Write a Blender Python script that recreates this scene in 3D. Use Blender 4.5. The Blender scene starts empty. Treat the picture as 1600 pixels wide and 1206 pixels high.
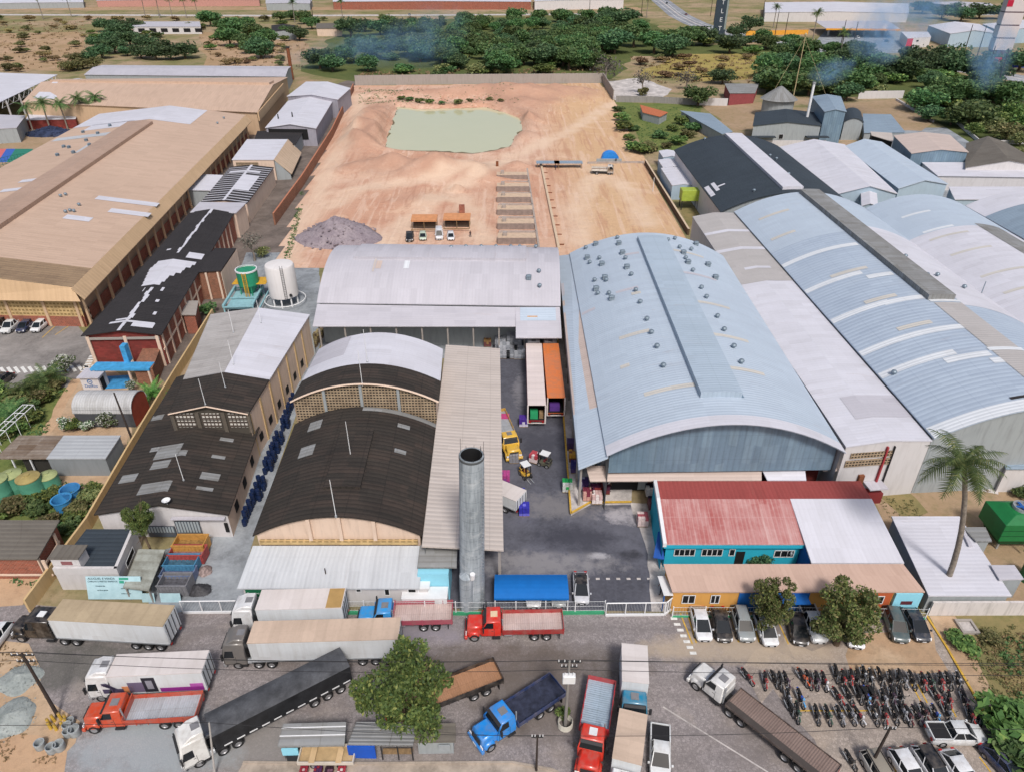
import bpy, bmesh, math, random
from mathutils import Vector, Matrix
R = math.radians
rnd = random.Random(7)
scene = bpy.context.scene
COL = scene.collection
# camera (drone at 61 m)
CF, CP, CH = 1110.0, R(32.3), 61.0
def P(x, y, z=0.0):
    """point of the place seen at photo pixel (x, y), at height z"""
    u = (x - 800) / CF; v = (y - 603) / CF
    dy = math.cos(CP) - v * math.sin(CP); dz = math.sin(CP) + v * math.cos(CP)
    t = (CH - z) / dz
    return Vector((u * t, dy * t, z))
cam = bpy.data.objects.new("camera", bpy.data.cameras.new("camera"))
COL.objects.link(cam)
cam.location = (0, 0, CH)
cam.rotation_euler = (R(90) - CP, 0, 0)
cam.data.sensor_width = 36
cam.data.lens = 36 * CF / 1600
cam.data.clip_start = 0.5
cam.data.clip_end = 6000
scene.camera = cam
# materials
MATS = {}
def hexc(h):
    h = h.lstrip('#')
    c = [int(h[i:i + 2], 16) / 255 for i in (0, 2, 4)]
    return tuple(x / 12.92 if x <= .04045 else ((x + .055) / 1.055) ** 2.4 for x in c)
class NT:
    def __init__(s, name):
        s.m = bpy.data.materials.new(name); s.m.use_nodes = True
        s.t = s.m.node_tree; s.n = s.t.nodes; s.b = s.n['Principled BSDF']; s.co = None
        if name in MATS: raise Exception(name)
        MATS[name] = s.m
    def link(s, a, b): s.t.links.new(a, b)
    def coord(s, kind='UV'):
        n = s.n.new('ShaderNodeTexCoord'); return n.outputs[kind]
    def pos(s):
        return s.n.new('ShaderNodeNewGeometry').outputs['Position']
    def mapping(s, co, scale=(1, 1, 1), rot=(0, 0, 0), loc=(0, 0, 0)):
        n = s.n.new('ShaderNodeMapping'); s.link(co, n.inputs[0])
        n.inputs['Scale'].default_value = scale; n.inputs['Rotation'].default_value = rot; n.inputs['Location'].default_value = loc
        return n.outputs[0]
    def noise(s, co, scale, detail=4, rough=.6, dist=0):
        n = s.n.new('ShaderNodeTexNoise'); s.link(co, n.inputs['Vector'])
        n.inputs['Scale'].default_value = scale; n.inputs['Detail'].default_value = detail
        n.inputs['Roughness'].default_value = rough; n.inputs['Distortion'].default_value = dist
        return n.outputs['Fac']
    def ramp(s, fac, a, b, lo=0., hi=1.):
        n = s.n.new('ShaderNodeMapRange'); s.link(fac, n.inputs[0])
        n.inputs[1].default_value = a; n.inputs[2].default_value = b; n.inputs[3].default_value = lo; n.inputs[4].default_value = hi
        return n.outputs[0]
    def mix(s, fac, a, b, mode='MIX'):
        n = s.n.new('ShaderNodeMix'); n.data_type = 'RGBA'; n.blend_type = mode
        for i, x in ((0, fac), (6, a), (7, b)):
            if hasattr(x, 'is_output'): s.link(x, n.inputs[i])
            elif i == 0: n.inputs[0].default_value = x
            else: n.inputs[i].default_value = (x[0], x[1], x[2], 1)
        return n.outputs[2]
    def math(s, op, a, b=None):
        n = s.n.new('ShaderNodeMath'); n.operation = op
        for i, x in enumerate((a, b)):
            if x is None: continue
            if hasattr(x, 'is_output'): s.link(x, n.inputs[i])
            else: n.inputs[i].default_value = x
        return n.outputs[0]
    def sep(s, co):
        n = s.n.new('ShaderNodeSeparateXYZ'); s.link(co, n.inputs[0]); return n.outputs
    def wave(s, co, scale, axis='X', dist=0, detail=2, dscale=1):
        n = s.n.new('ShaderNodeTexWave'); n.bands_direction = axis; s.link(co, n.inputs['Vector'])
        n.inputs['Scale'].default_value = scale; n.inputs['Distortion'].default_value = dist
        n.inputs['Detail'].default_value = detail; n.inputs['Detail Scale'].default_value = dscale
        return n.outputs['Fac']
    def voro(s, co, scale, feat='F1', rand=1):
        n = s.n.new('ShaderNodeTexVoronoi'); n.feature = feat; s.link(co, n.inputs['Vector'])
        n.inputs['Scale'].default_value = scale; n.inputs['Randomness'].default_value = rand
        return n.outputs
    def bump(s, h, strength=.3, dist=.05):
        n = s.n.new('ShaderNodeBump'); s.link(h, n.inputs['Height'])
        n.inputs['Strength'].default_value = strength; n.inputs['Distance'].default_value = dist
        s.link(n.outputs[0], s.b.inputs['Normal'])
    def out(s, col, rough=.8, metal=0, spec=.3):
        if hasattr(col, 'is_output'): s.link(col, s.b.inputs['Base Color'])
        else: s.b.inputs['Base Color'].default_value = (*col[:3], 1)
        if hasattr(rough, 'is_output'): s.link(rough, s.b.inputs['Roughness'])
        else: s.b.inputs['Roughness'].default_value = rough
        s.b.inputs['Metallic'].default_value = metal
        s.b.inputs['Specular IOR Level'].default_value = spec
        return s.m
def plain(name, c, rough=.7, var=.12, scale=1.2, metal=0, spec=.3):
    """paint, plastic, concrete ...: a base colour broken by two scales of noise"""
    if name in MATS: return MATS[name]
    c = hexc(c) if isinstance(c, str) else c
    t = NT(name); co = t.coord('Object')
    f = t.noise(co, scale, 5); g = t.noise(co, scale * 9, 3)
    k = t.mix(t.ramp(f, .3, .7), tuple(x * (1 - var) for x in c), tuple(min(1, x * (1 + var)) for x in c))
    k = t.mix(t.ramp(g, .45, .8, 0, var), k, tuple(x * .45 for x in c))
    return t.out(k, rough, metal, spec)
def paint(name, c, rough=.28):
    """vehicle paint with a little dust"""
    if name in MATS: return MATS[name]
    c = hexc(c) if isinstance(c, str) else c
    t = NT(name); co = t.coord('Object')
    f = t.noise(co, 1.4, 5)
    k = t.mix(t.ramp(f, .4, .8, 0, .5), c, hexc('8a7f74'))
    t.b.inputs['Coat Weight'].default_value = .4; t.b.inputs['Coat Roughness'].default_value = .15
    return t.out(k, t.ramp(f, .3, .8, rough, rough + .3), 0, .5)
def sheet(name, c, dirt='6b675f', amt=.35, band=.9, streak=.5, c2=None, big=.06, rough=.55, metal=0, line=.25, bm=.05):
    """corrugated roofing: UV in metres, u along the building axis, v down the slope"""
    if name in MATS: return MATS[name]
    c = hexc(c); d = hexc(dirt)
    t = NT(name); uv = t.coord('UV')
    k = c
    if c2:
        cell = t.voro(t.mapping(uv, (1 / 1.05, 1 / 2.6, 1)), 1.0, rand=.15)['Color']
        pick = t.ramp(t.sep(cell)[0], .35, .9)
        k = t.mix(t.math('MULTIPLY', pick, .8), c, hexc(c2))
    cell = t.voro(t.mapping(uv, (1 / 1.1, 1 / 3.6, 1)), 1.0, rand=.05)['Color']
    k = t.mix(t.ramp(t.sep(cell)[1], .3, 1, 0, .2), k, d); k = t.mix(t.ramp(t.sep(cell)[2], .5, 1, 0, .16), k, tuple(min(1, x * 1.25) for x in c))
    k = t.mix(t.ramp(t.noise(t.mapping(uv, (.5, .1, 1), (0, 0, .2)), 1, 6, .75, .8), .6, .78, 0, .35), k, hexc('a08878') if c[0] > .2 else d)
    bignoise = t.noise(uv, big, 6, .65)
    k = t.mix(t.ramp(bignoise, .42, .75, 0, amt), k, d)
    st = t.noise(t.mapping(uv, (1.6, .12, 1)), 1.0, 5, .7)
    k = t.mix(t.ramp(st, .5, .85, 0, streak), k, d)
    fine = t.noise(uv, 2.5, 4, .7)
    k = t.mix(t.ramp(fine, .5, .9, 0, amt * .7), k, d)
    w = t.wave(uv, 1 / (band * 1.0) / 6.2832 * 6.2832 / 2, 'X')
    k = t.mix(t.ramp(w, .0, .35, line, 0), k, d)
    v = t.sep(uv)[1]
    seam = t.math('FRACT', t.math('MULTIPLY', v, 1 / 3.6))
    k = t.mix(t.ramp(seam, 0, .035, line * 1.6, 0), k, d)
    t.bump(w, .5, bm)
    return t.out(k, t.ramp(fine, .2, .8, rough - .1, rough + .2), metal, .35)
def brick(name, c='8a4a38', mortar='a08e80', sx=1.0):
    if name in MATS: return MATS[name]
    t = NT(name); uv = t.coord('UV')
    n = t.n.new('ShaderNodeTexBrick'); t.link(uv, n.inputs['Vector'])
    c = hexc(c)
    n.inputs['Color1'].default_value = (*[x * .8 for x in c], 1); n.inputs['Color2'].default_value = (*[min(1, x * 1.25) for x in c], 1)
    n.inputs['Mortar'].default_value = (*hexc(mortar), 1)
    n.inputs['Scale'].default_value = 1.0; n.inputs['Brick Width'].default_value = .4 * sx; n.inputs['Row Height'].default_value = .2 * sx
    n.inputs['Mortar Size'].default_value = .015
    f = t.noise(uv, .5, 5)
    k = t.mix(t.ramp(f, .4, .8, 0, .45), n.outputs['Color'], hexc('4a3a32'))
    return t.out(k, .9)
def wallm(name, c, grime='6d655c', amt=.5):
    """painted plaster: grime running down, blotches"""
    if name in MATS: return MATS[name]
    c = hexc(c)
    t = NT(name); uv = t.coord('UV')
    st = t.noise(t.mapping(uv, (1.4, .18, 1)), 1.0, 6, .7)
    k = t.mix(t.ramp(st, .48, .82, 0, amt), c, hexc(grime))
    f = t.noise(uv, .35, 6)
    k = t.mix(t.ramp(f, .5, .8, 0, amt * .6), k, tuple(x * .6 for x in c))
    return t.out(k, .85)
def lattice(name, c='b9a58a', hole='2a2622', su=.42, sv=.42):
    """pierced block screen"""
    if name in MATS: return MATS[name]
    t = NT(name); uv = t.coord('UV')
    s = t.sep(uv)
    fu = t.math('ABSOLUTE', t.math('SUBTRACT', t.math('FRACT', t.math('MULTIPLY', s[0], 1 / su)), .5))
    fv = t.math('ABSOLUTE', t.math('SUBTRACT', t.math('FRACT', t.math('MULTIPLY', s[1], 1 / sv)), .5))
    h = t.math('MULTIPLY', t.math('LESS_THAN', fu, .33), t.math('LESS_THAN', fv, .25))
    f = t.noise(uv, .8, 5)
    k = t.mix(t.ramp(f, .4, .75, 0, .6), hexc(c), hexc('5b4a3c'))
    k = t.mix(h, k, hexc(hole))
    return t.out(k, .9)
GLASS = plain('dark_glass', (.012, .016, .02), .12, .1, spec=.5)
DARK = plain('dark_opening', (.012, .012, .013), .8)
BLACK = plain('black_rubber', (.02, .02, .021), .75)
CHASSIS = plain('chassis_black', (.03, .03, .032), .6)
STEEL = plain('galvanised_steel', (.38, .4, .42), .45, .15, metal=.4)
CONC = wallm('concrete', '9c9690')
WHITEP = plain('white_paint', (.72, .73, .74), .5, .06)
HUB = plain('hub_grey', (.35, .35, .36), .4, metal=.5)
TIMBER = plain('weathered_timber', '8b7355', .85, .3, 3)
RED_L = plain('red_lamp', (.4, .02, .015), .25)
CLEAR_L = plain('clear_lamp', (.75, .76, .78), .12, .03)
# mesh builder
class MB:
    def __init__(s): s.v = []; s.f = []; s.uv = []; s.mi = []; s.mats = []
    def m(s, mat):
        if mat not in s.mats: s.mats.append(mat)
        return s.mats.index(mat)
    def face(s, pts, mat, uv=None):
        i = len(s.v); s.v.extend(tuple(p) for p in pts); s.f.append(tuple(range(i, i + len(pts))))
        s.uv.append(uv); s.mi.append(s.m(mat)); return s
    def hexa(s, b, t, mat, top=None, bottom=True):
        """box between the bottom ring b and the top ring t (counter-clockwise seen from above)"""
        n = len(b)
        s.face(t, top or mat)
        if bottom: s.face(list(reversed(b)), mat)
        for i in range(n):
            j = (i + 1) % n
            s.face([b[i], b[j], t[j], t[i]], mat)
        return s
    def box(s, x0, y0, z0, x1, y1, z1, mat, M=None, top=None):
        b = [Vector((x0, y0, z0)), Vector((x1, y0, z0)), Vector((x1, y1, z0)), Vector((x0, y1, z0))]
        t = [Vector((p.x, p.y, z1)) for p in b]
        if M: b = [M @ p for p in b]; t = [M @ p for p in t]
        return s.hexa(b, t, mat, top)
    def frus(s, r0, z0, r1, z1, mat, top=None):
        """r = (x0, y0, x1, y1) rectangles"""
        q = lambda r, z: [Vector((r[0], r[1], z)), Vector((r[2], r[1], z)), Vector((r[2], r[3], z)), Vector((r[0], r[3], z))]
        return s.hexa(q(r0, z0), q(r1, z1), mat, top)
    def tube(s, a, b, r0, r1, mat, n=8, caps=True):
        a = Vector(a); b = Vector(b); d = (b - a)
        if d.length < 1e-6: return s
        d.normalize(); x = d.orthogonal().normalized(); y = d.cross(x)
        c = [(math.cos(2 * math.pi * i / n), math.sin(2 * math.pi * i / n)) for i in range(n)]
        A = [a + (x * p + y * q) * r0 for p, q in c]; B = [b + (x * p + y * q) * r1 for p, q in c]
        L = (b - a).length
        for i in range(n):
            j = (i + 1) % n; u0 = i / n * 6.28 * r0; u1 = (i + 1) / n * 6.28 * r0
            s.face([A[i], A[j], B[j], B[i]], mat, [(u0, 0), (u1, 0), (u1, L), (u0, L)])
        if caps:
            if r0 > .001: s.face(list(reversed(A)), mat)
            if r1 > .001: s.face(B, mat)
        return s
    def lathe(s, prof, mat, n=20, c=(0, 0), mats=None):
        for k in range(len(prof) - 1):
            (r0, z0), (r1, z1) = prof[k], prof[k + 1]
            mm = mats[k] if mats else mat
            for i in range(n):
                a0 = 2 * math.pi * i / n; a1 = 2 * math.pi * (i + 1) / n
                q = [(c[0] + r0 * math.cos(a0), c[1] + r0 * math.sin(a0), z0), (c[0] + r0 * math.cos(a1), c[1] + r0 * math.sin(a1), z0),
                     (c[0] + r1 * math.cos(a1), c[1] + r1 * math.sin(a1), z1), (c[0] + r1 * math.cos(a0), c[1] + r1 * math.sin(a0), z1)]
                if r1 < 1e-5: q = q[:3]
                elif r0 < 1e-5: q = [q[0], q[2], q[3]]
                R0 = max(r0, r1)
                s.face(q, mm, [(a0 * R0, z0), (a1 * R0, z0), (a1 * R0, z1), (a0 * R0, z1)][:len(q)])
        return s
    def prism(s, poly, z0, z1, mat, top=None):
        return s.hexa([Vector((p[0], p[1], z0)) for p in poly], [Vector((p[0], p[1], z1)) for p in poly], mat, top)
    def loft(s, secs, mat, caps=True):
        n = len(secs[0])
        for a, b in zip(secs, secs[1:]):
            for i in range(n):
                j = (i + 1) % n
                s.face([a[i], a[j], b[j], b[i]], mat)
        if caps: s.face(list(reversed(secs[0])), mat); s.face(secs[-1], mat)
        return s
    def mesh(s, name, smooth=None, bevel=0, merge=True):
        me = bpy.data.meshes.new(name)
        me.from_pydata(s.v, [], s.f)
        for m in s.mats: me.materials.append(m)
        me.polygons.foreach_set('material_index', s.mi)
        ul = me.uv_layers.new(name='UVMap')
        z = Vector((0, 0, 1)); vals = []
        for k, f in enumerate(s.f):
            if s.uv[k]:
                for q in s.uv[k]: vals.extend(q)
            else:
                a = Vector(s.v[f[0]]); n = Vector((0, 0, 0))
                for i in range(len(f)):
                    p = Vector(s.v[f[i]]) - a; q = Vector(s.v[f[(i + 1) % len(f)]]) - a
                    n += p.cross(q)
                if n.length < 1e-12: n = z.copy()
                n.normalize()
                if abs(n.z) > .95: t = Vector((1, 0, 0)); b = Vector((0, 1, 0))
                else: t = z.cross(n).normalized(); b = n.cross(t)
                for i in f:
                    p = Vector(s.v[i]); vals.extend((t.dot(p), b.dot(p)))
        ul.data.foreach_set('uv', vals)
        if merge or bevel:
            bm = bmesh.new(); bm.from_mesh(me)
            bmesh.ops.remove_doubles(bm, verts=bm.verts, dist=.0005)
            if bevel:
                ed = [e for e in bm.edges if len(e.link_faces) == 2 and e.calc_face_angle(0) > .6]
                bmesh.ops.bevel(bm, geom=ed, offset=bevel, segments=1, affect='EDGES', clamp_overlap=True)
            bmesh.ops.recalc_face_normals(bm, faces=bm.faces)
            if smooth:
                for f in bm.faces: f.smooth = True
                for e in bm.edges:
                    if len(e.link_faces) == 2 and e.calc_face_angle(0) > smooth: e.smooth = False
            bm.to_mesh(me); bm.free()
        return me
    def build(s, name, parent=None, smooth=None, bevel=0, merge=True):
        o = bpy.data.objects.new(name, s.mesh(name, smooth, bevel, merge)); COL.objects.link(o)
        if parent: o.parent = parent
        return o
def tag(o, label=None, cat=None, group=None, kind=None):
    if label: o['label'] = label
    if cat: o['category'] = cat
    if group: o['group'] = group
    if kind: o['kind'] = kind
    return o
def thing(name, label, cat, loc=(0, 0, 0), rz=0, group=None):
    o = bpy.data.objects.new(name, None); COL.objects.link(o)
    o.location = loc; o.rotation_euler = (0, 0, rz); o.empty_display_size = .3
    return tag(o, label, cat, group)
KIDS = {}
def copy_tree(o, parent=None):
    c = o.copy(); COL.objects.link(c)
    if parent: c.parent = parent
    for ch in o.children: copy_tree(ch, c)
    return c
def structure(name, mb, **k):
    o = mb.build(name, **k); o['kind'] = 'structure'; return o
ORD = ['first', 'second', 'third', 'fourth', 'fifth', 'sixth', 'seventh', 'eighth', 'ninth', 'tenth', 'eleventh', 'twelfth',
       'thirteenth', 'fourteenth', 'fifteenth', 'sixteenth', 'seventeenth', 'eighteenth', 'nineteenth', 'twentieth']
# roofs
def lerp(a, b, t): return a + (b - a) * t
class Roof:
    """ruled roof over the eave quad FL FR BR BL; t runs FL->FR across the profile, s runs front->back"""
    def __init__(s, FL, FR, BR, BL, rise=0, shape='arch', rise2=None):
        s.c = [Vector(q) for q in (FL, FR, BR, BL)]; s.rise = rise; s.rise2 = rise if rise2 is None else rise2; s.shape = shape
        s.W = (s.c[1] - s.c[0]).length; s.D = (s.c[3] - s.c[0]).length
    def h(s, t):
        if s.shape == 'arch': return 1 - (2 * t - 1) ** 2
        if s.shape == 'gable': return 1 - abs(2 * t - 1)
        if s.shape == 'barrel': return math.sqrt(max(0, 1 - (2 * t - 1) ** 2))
        return 0
    def pt(s, u, t, dz=0):
        a = lerp(s.c[0], s.c[1], t); b = lerp(s.c[3], s.c[2], t)
        p = lerp(a, b, u); p = p.copy(); p.z += s.h(t) * lerp(s.rise, s.rise2, u) + dz
        return p
    def ts(s, t0=0, t1=1, n=None):
        if s.shape == 'gable':
            l = [t0] + ([.5] if t0 < .5 < t1 else []) + [t1]
        elif s.shape in ('arch', 'barrel'):
            n = n or max(2, int(20 * (t1 - t0) + .99)); l = [lerp(t0, t1, i / n) for i in range(n + 1)]
        else: l = [t0, t1]
        return l
    def patch(s, mb, mat, s0=0, s1=1, t0=0, t1=1, dz=0, thick=.15, skirt=True):
        l = s.ts(t0, t1); v = 0
        F = [s.pt(s0, t, dz) for t in l]; B = [s.pt(s1, t, dz) for t in l]
        u0, u1 = s0 * s.D, s1 * s.D
        v = t0 * s.W; sw = (lambda q: [(b, a) for a, b in q]) if s.shape == 'flats' else (lambda q: q)
        for i in range(len(l) - 1):
            dv = (F[i + 1] - F[i]).length
            mb.face([F[i], F[i + 1], B[i + 1], B[i]], mat, sw([(u0, v), (u0, v + dv), (u1, v + dv), (u1, v)]))
            v += dv
        if skirt:
            dn = Vector((0, 0, -thick))
            for i in range(len(l) - 1):
                mb.face([F[i] + dn, F[i + 1] + dn, F[i + 1], F[i]], mat); mb.face([B[i], B[i + 1], B[i + 1] + dn, B[i] + dn], mat)
                mb.face([F[i] + dn, B[i] + dn, B[i + 1] + dn, F[i + 1] + dn], mat)
            mb.face([F[0], B[0], B[0] + dn, F[0] + dn], mat); mb.face([F[-1] + dn, B[-1] + dn, B[-1], F[-1]], mat)
        return mb
    def gable(s, mb, mat, u, z0=0, inset=0, t0=0, t1=1, drop=.16):
        """end wall following the profile"""
        l = s.ts(t0, t1); top = [s.pt(u, t, -drop) for t in l]
        for i in range(len(l) - 1):
            a, b = top[i], top[i + 1]
            mb.face([(a.x, a.y, z0), (b.x, b.y, z0), b, a], mat)
    def side(s, mb, mat, t, z0=0, s0=0, s1=1, drop=.16):
        a, b = s.pt(s0, t, -drop), s.pt(s1, t, -drop)
        mb.face([(a.x, a.y, z0), (b.x, b.y, z0), b, a], mat)
def building(name, label, cat, corners, z, rise, shape, roofm, wallmat, over=.5, gmat=None, z0=0, group=None, rise2=None, walls='FBLR', sides=None):
    """corners: 4 photo pixels (eave height z or (x, y, z)); returns thing, Roof, roof mesh builder"""
    W = [P(q[0], q[1], q[2] if len(q) > 2 else z) for q in corners]
    if len(W) == 3: W.append(W[0] + W[2] - W[1])
    return building_w(name, label, cat, W, rise, shape, roofm, wallmat, over, gmat, z0, group, rise2, walls)
def building_w(name, label, cat, W, rise, shape, roofm, wallmat, over=.5, gmat=None, z0=0, group=None, rise2=None, walls='FBLR'):
    r = Roof(*W, rise=rise, shape=shape, rise2=rise2)
    c = sum(W, Vector((0, 0, 0))) / 4
    root = thing(name, label, cat, (c.x, c.y, z0), 0, group)
    off = Vector((-c.x, -c.y, -z0))
    w = MB()
    ou, ot = over / max(r.D, .1), over / max(r.W, .1)
    in_ = Roof(r.pt(ou, ot, -r.h(ot) * rise), r.pt(ou, 1 - ot, -r.h(1 - ot) * rise), r.pt(1 - ou, 1 - ot, -r.h(1 - ot) * r.rise2), r.pt(1 - ou, ot, -r.h(ot) * r.rise2), rise, shape, rise2)
    hh = [r.h(ot) * rise]
    for q in in_.c: pass
    g = gmat or wallmat
    class S(Roof): pass
    def pt(u, t, dz=0): return r.pt(ou + u * (1 - 2 * ou), ot + t * (1 - 2 * ot), dz)
    in_.pt = pt
    if 'F' in walls: in_.gable(w, g, 0, z0)
    if 'B' in walls: in_.gable(w, g, 1, z0)
    if 'L' in walls: in_.side(w, wallmat, 0, z0)
    if 'R' in walls: in_.side(w, wallmat, 1, z0)
    w.v = [tuple(Vector(p) + off) for p in w.v]
    if w.f: w.build('wall', root)
    rm = MB(); r.patch(rm, roofm)
    root['_off'] = tuple(off)
    return root, r, rm
def offs(root): return -Vector(root.location)
def finish_roof(root, rm, name='roof', **k):
    o = offs(root); rm.v = [tuple(Vector(p) + o) for p in rm.v]
    return rm.build(name, root, **k)
def addpart(root, mb, name, **k):
    """part given in world coordinates"""
    o = offs(root); mb.v = [tuple(Vector(p) + o) for p in mb.v]
    return mb.build(name, root, **k)
def wall_boxes(root, A, B, items, z0=0):
    """features on the wall line A->B (world, outside to the right of travel): (name, u0, u1, z0, z1, material, depth)"""
    A = Vector((A[0], A[1], 0)); B = Vector((B[0], B[1], 0)); d = (B - A).normalized(); n = Vector((d.y, -d.x, 0))
    for it in items:
        nm, u0, u1, a, b, mat, dep = it[:7]
        mb = MB()
        q = [A + d * u0 + n * dep, A + d * u0 - n * .05, A + d * u1 - n * .05, A + d * u1 + n * dep]
        q = [A + d * u0 + n * dep, A + d * u1 + n * dep, A + d * u1 - n * .05, A + d * u0 - n * .05]
        mb.prism([(p.x, p.y) for p in q], a, b, mat)
        o = addpart(root, mb, nm)
        if nm == 'window' and len(it) > 7:
            fb = MB(); k = it[7]
            for i in range(k + 1):
                uu = lerp(u0, u1, i / k)
                w = .04
                qq = [A + d * (uu - w) + n * (dep + .03), A + d * (uu + w) + n * (dep + .03), A + d * (uu + w) + n * (dep - .02), A + d * (uu - w) + n * (dep - .02)]
                fb.prism([(p.x, p.y) for p in qq], a - .04, b + .04, WHITEP)
            for zz in (a, b):
                qq = [A + d * (u0) + n * (dep + .025), A + d * (u1) + n * (dep + .025), A + d * (u1) + n * (dep - .02), A + d * (u0) + n * (dep - .02)]
                fb.prism([(p.x, p.y) for p in qq], zz - .04, zz + .04, WHITEP)
            f = addpart(root, fb, 'frame'); f.parent = o
def drop(p, z=0): return Vector((p[0], p[1], z))
# world, sun
SUN_EL, SUN_AZ = R(52), R(166)      # azimuth clockwise from +Y: from the camera's right and behind
w = bpy.data.worlds.new("World"); scene.world = w; w.use_nodes = True
nt = w.node_tree; bg = nt.nodes['Background']
sky = nt.nodes.new('ShaderNodeTexSky'); sky.sky_type = 'NISHITA'; sky.sun_disc = False
sky.sun_elevation = SUN_EL; sky.sun_rotation = SUN_AZ; sky.air_density = 1.0; sky.dust_density = 4.0; sky.ozone_density = .6
nt.links.new(sky.outputs[0], bg.inputs[0]); bg.inputs[1].default_value = .1
sl = bpy.data.lights.new("sun", 'SUN'); sl.energy = 2.4; sl.angle = R(10); sl.color = (1, .96, .93)
so = bpy.data.objects.new("sun", sl); COL.objects.link(so)
sd = Vector((math.sin(SUN_AZ) * math.cos(SUN_EL), math.cos(SUN_AZ) * math.cos(SUN_EL), math.sin(SUN_EL)))
so.rotation_euler = sd.to_track_quat('Z', 'Y').to_euler(); so.location = (60, -60, 200)
scene.view_settings.view_transform = 'Standard'; scene.view_settings.look = 'None'; scene.view_settings.exposure = 0.17
scene.cycles.max_bounces = 5; scene.cycles.diffuse_bounces = 3; scene.cycles.transparent_max_bounces = 6
scene.cycles.volume_bounces = 2; scene.cycles.use_denoising = True
# ground materials
def ground_mat():
    t = NT('dry_ground'); p = t.pos()
    a = t.noise(p, .012, 6, .6); b = t.noise(p, .09, 6, .65); c = t.noise(p, .9, 5, .7)
    k = t.mix(t.ramp(a, .42, .6), hexc('857e58'), hexc('a8927a'))
    k = t.mix(t.ramp(b, .48, .66, 0, .85), k, hexc('646c42'))
    k = t.mix(t.ramp(t.noise(p, .035, 5), .55, .7, 0, .7), k, hexc('b0907a'))
    k = t.mix(t.ramp(c, .5, .75, 0, .55), k, hexc('5b5334'))
    t.bump(c, .6, .2)
    return t.out(k, .95, 0, .1)
def soil_mat(name, c1, c2, c3, s=.05, ruts=True):
    t = NT(name); p = t.pos()
    a = t.noise(p, s, 6, .6, .6); b = t.noise(p, s * 6, 6, .65); c = t.noise(p, 1.6, 5, .75)
    k = t.mix(t.ramp(a, .38, .62), hexc(c1), hexc(c2))
    k = t.mix(t.ramp(b, .5, .72, 0, .7), k, hexc(c3))
    if ruts:
        r = t.wave(t.mapping(p, (1, .12, 1), (0, 0, .25)), .35, 'X', 9, 3, .6)
        k = t.mix(t.ramp(r, .75, 1, 0, .3), k, hexc(c1))
    k = t.mix(t.ramp(c, .5, .8, 0, .35), k, tuple(x * .5 for x in hexc(c3)))
    t.bump(c, .7, .12)
    return t.out(k, .95, 0, .1)
def cobble_mat(name, c, stain, wet=.4, s=3.2):
    t = NT(name); p = t.pos()
    v = t.voro(p, s); e = t.voro(p, s, 'DISTANCE_TO_EDGE')
    tone = t.sep(v['Color'])[0]
    c = hexc(c)
    k = t.mix(tone, tuple(x * .82 for x in c), tuple(min(1, x * 1.18) for x in c))
    k = t.mix(t.ramp(e['Distance'], .0, .09, .6, 0), k, tuple(x * .4 for x in c))
    a = t.noise(p, .06, 6, .6, .8); b = t.noise(p, .35, 6, .7)
    k = t.mix(t.ramp(a, .5, .68, 0, .8), k, hexc(stain))
    k = t.mix(t.ramp(b, .52, .8, 0, wet), k, tuple(x * .4 for x in c))
    k = t.mix(t.ramp(t.noise(p, .16, 5), .58, .75, 0, .45), k, hexc('b9ada0'))
    x_, y_, _ = t.sep(p)
    k = t.mix(t.ramp(t.noise(t.mapping(p, (.05, .7, 1), (0, 0, .12)), 1, 4, .6, .6), .52, .68, 0, .4), k, tuple(x * .55 for x in c))
    for px, py, sx, sy, col in ((790, 1040, 15, 3, '5f564e'), (120, 1038, 10, 3.4, '54544f'), (1150, 1012, 11, 2.2, 'b0a08c'), (850, 1105, 8, 4, '6a625c'), (420, 1165, 12, 3, '85827e'), (235, 1165, 8, 4.5, '9aa3a8'), (640, 985, 8, 2, '8c8790')):
        q = P(px, py); dx = t.math('DIVIDE', t.math('SUBTRACT', x_, q.x), sx); dy = t.math('DIVIDE', t.math('SUBTRACT', y_, q.y), sy)
        r2 = t.math('ADD', t.math('ADD', t.math('MULTIPLY', dx, dx), t.math('MULTIPLY', dy, dy)), t.math('MULTIPLY', t.math('SUBTRACT', b, .5), 2.6))
        k = t.mix(t.ramp(r2, .2, 1.1, .75, 0), k, hexc(col))
    t.bump(e['Distance'], .5, .04)
    return t.out(k, .8, 0, .25)
def tarmac_mat(name, c, s=.12, light='8d8d90', blobs=()):
    t = NT(name); p = t.pos(); c = hexc(c)
    a = t.noise(p, s, 7, .62, .5); b = t.noise(p, 1.2, 5, .7); v = t.voro(p, 3.4)
    k = t.mix(t.ramp(a, .4, .66), tuple(x * .7 for x in c), tuple(x * 1.35 for x in c))
    k = t.mix(t.ramp(t.noise(p, s * 2.1, 6), .6, .8, 0, .6), k, hexc(light))
    k = t.mix(t.ramp(b, .5, .8, 0, .5), k, tuple(x * .5 for x in c))
    k = t.mix(t.math('MULTIPLY', t.sep(v['Color'])[0], .25), k, tuple(x * 1.6 for x in c))
    x_, y_, _ = t.sep(p)
    for px, py, sx, sy, col in blobs:
        q = P(px, py); dx = t.math('DIVIDE', t.math('SUBTRACT', x_, q.x), sx); dy = t.math('DIVIDE', t.math('SUBTRACT', y_, q.y), sy)
        r2 = t.math('ADD', t.math('ADD', t.math('MULTIPLY', dx, dx), t.math('MULTIPLY', dy, dy)), t.math('MULTIPLY', t.math('SUBTRACT', t.noise(p, .6, 6, .75), .5), 4.5))
        k = t.mix(t.ramp(r2, .1, 1.3, .8, 0), k, hexc(col))
    return t.out(k, .8, 0, .25)
GROUND = ground_mat()
SOIL = soil_mat('red_sandy_soil', 'c2a688', 'ba9a7c', 'a98a6e', .03, False)
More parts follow.
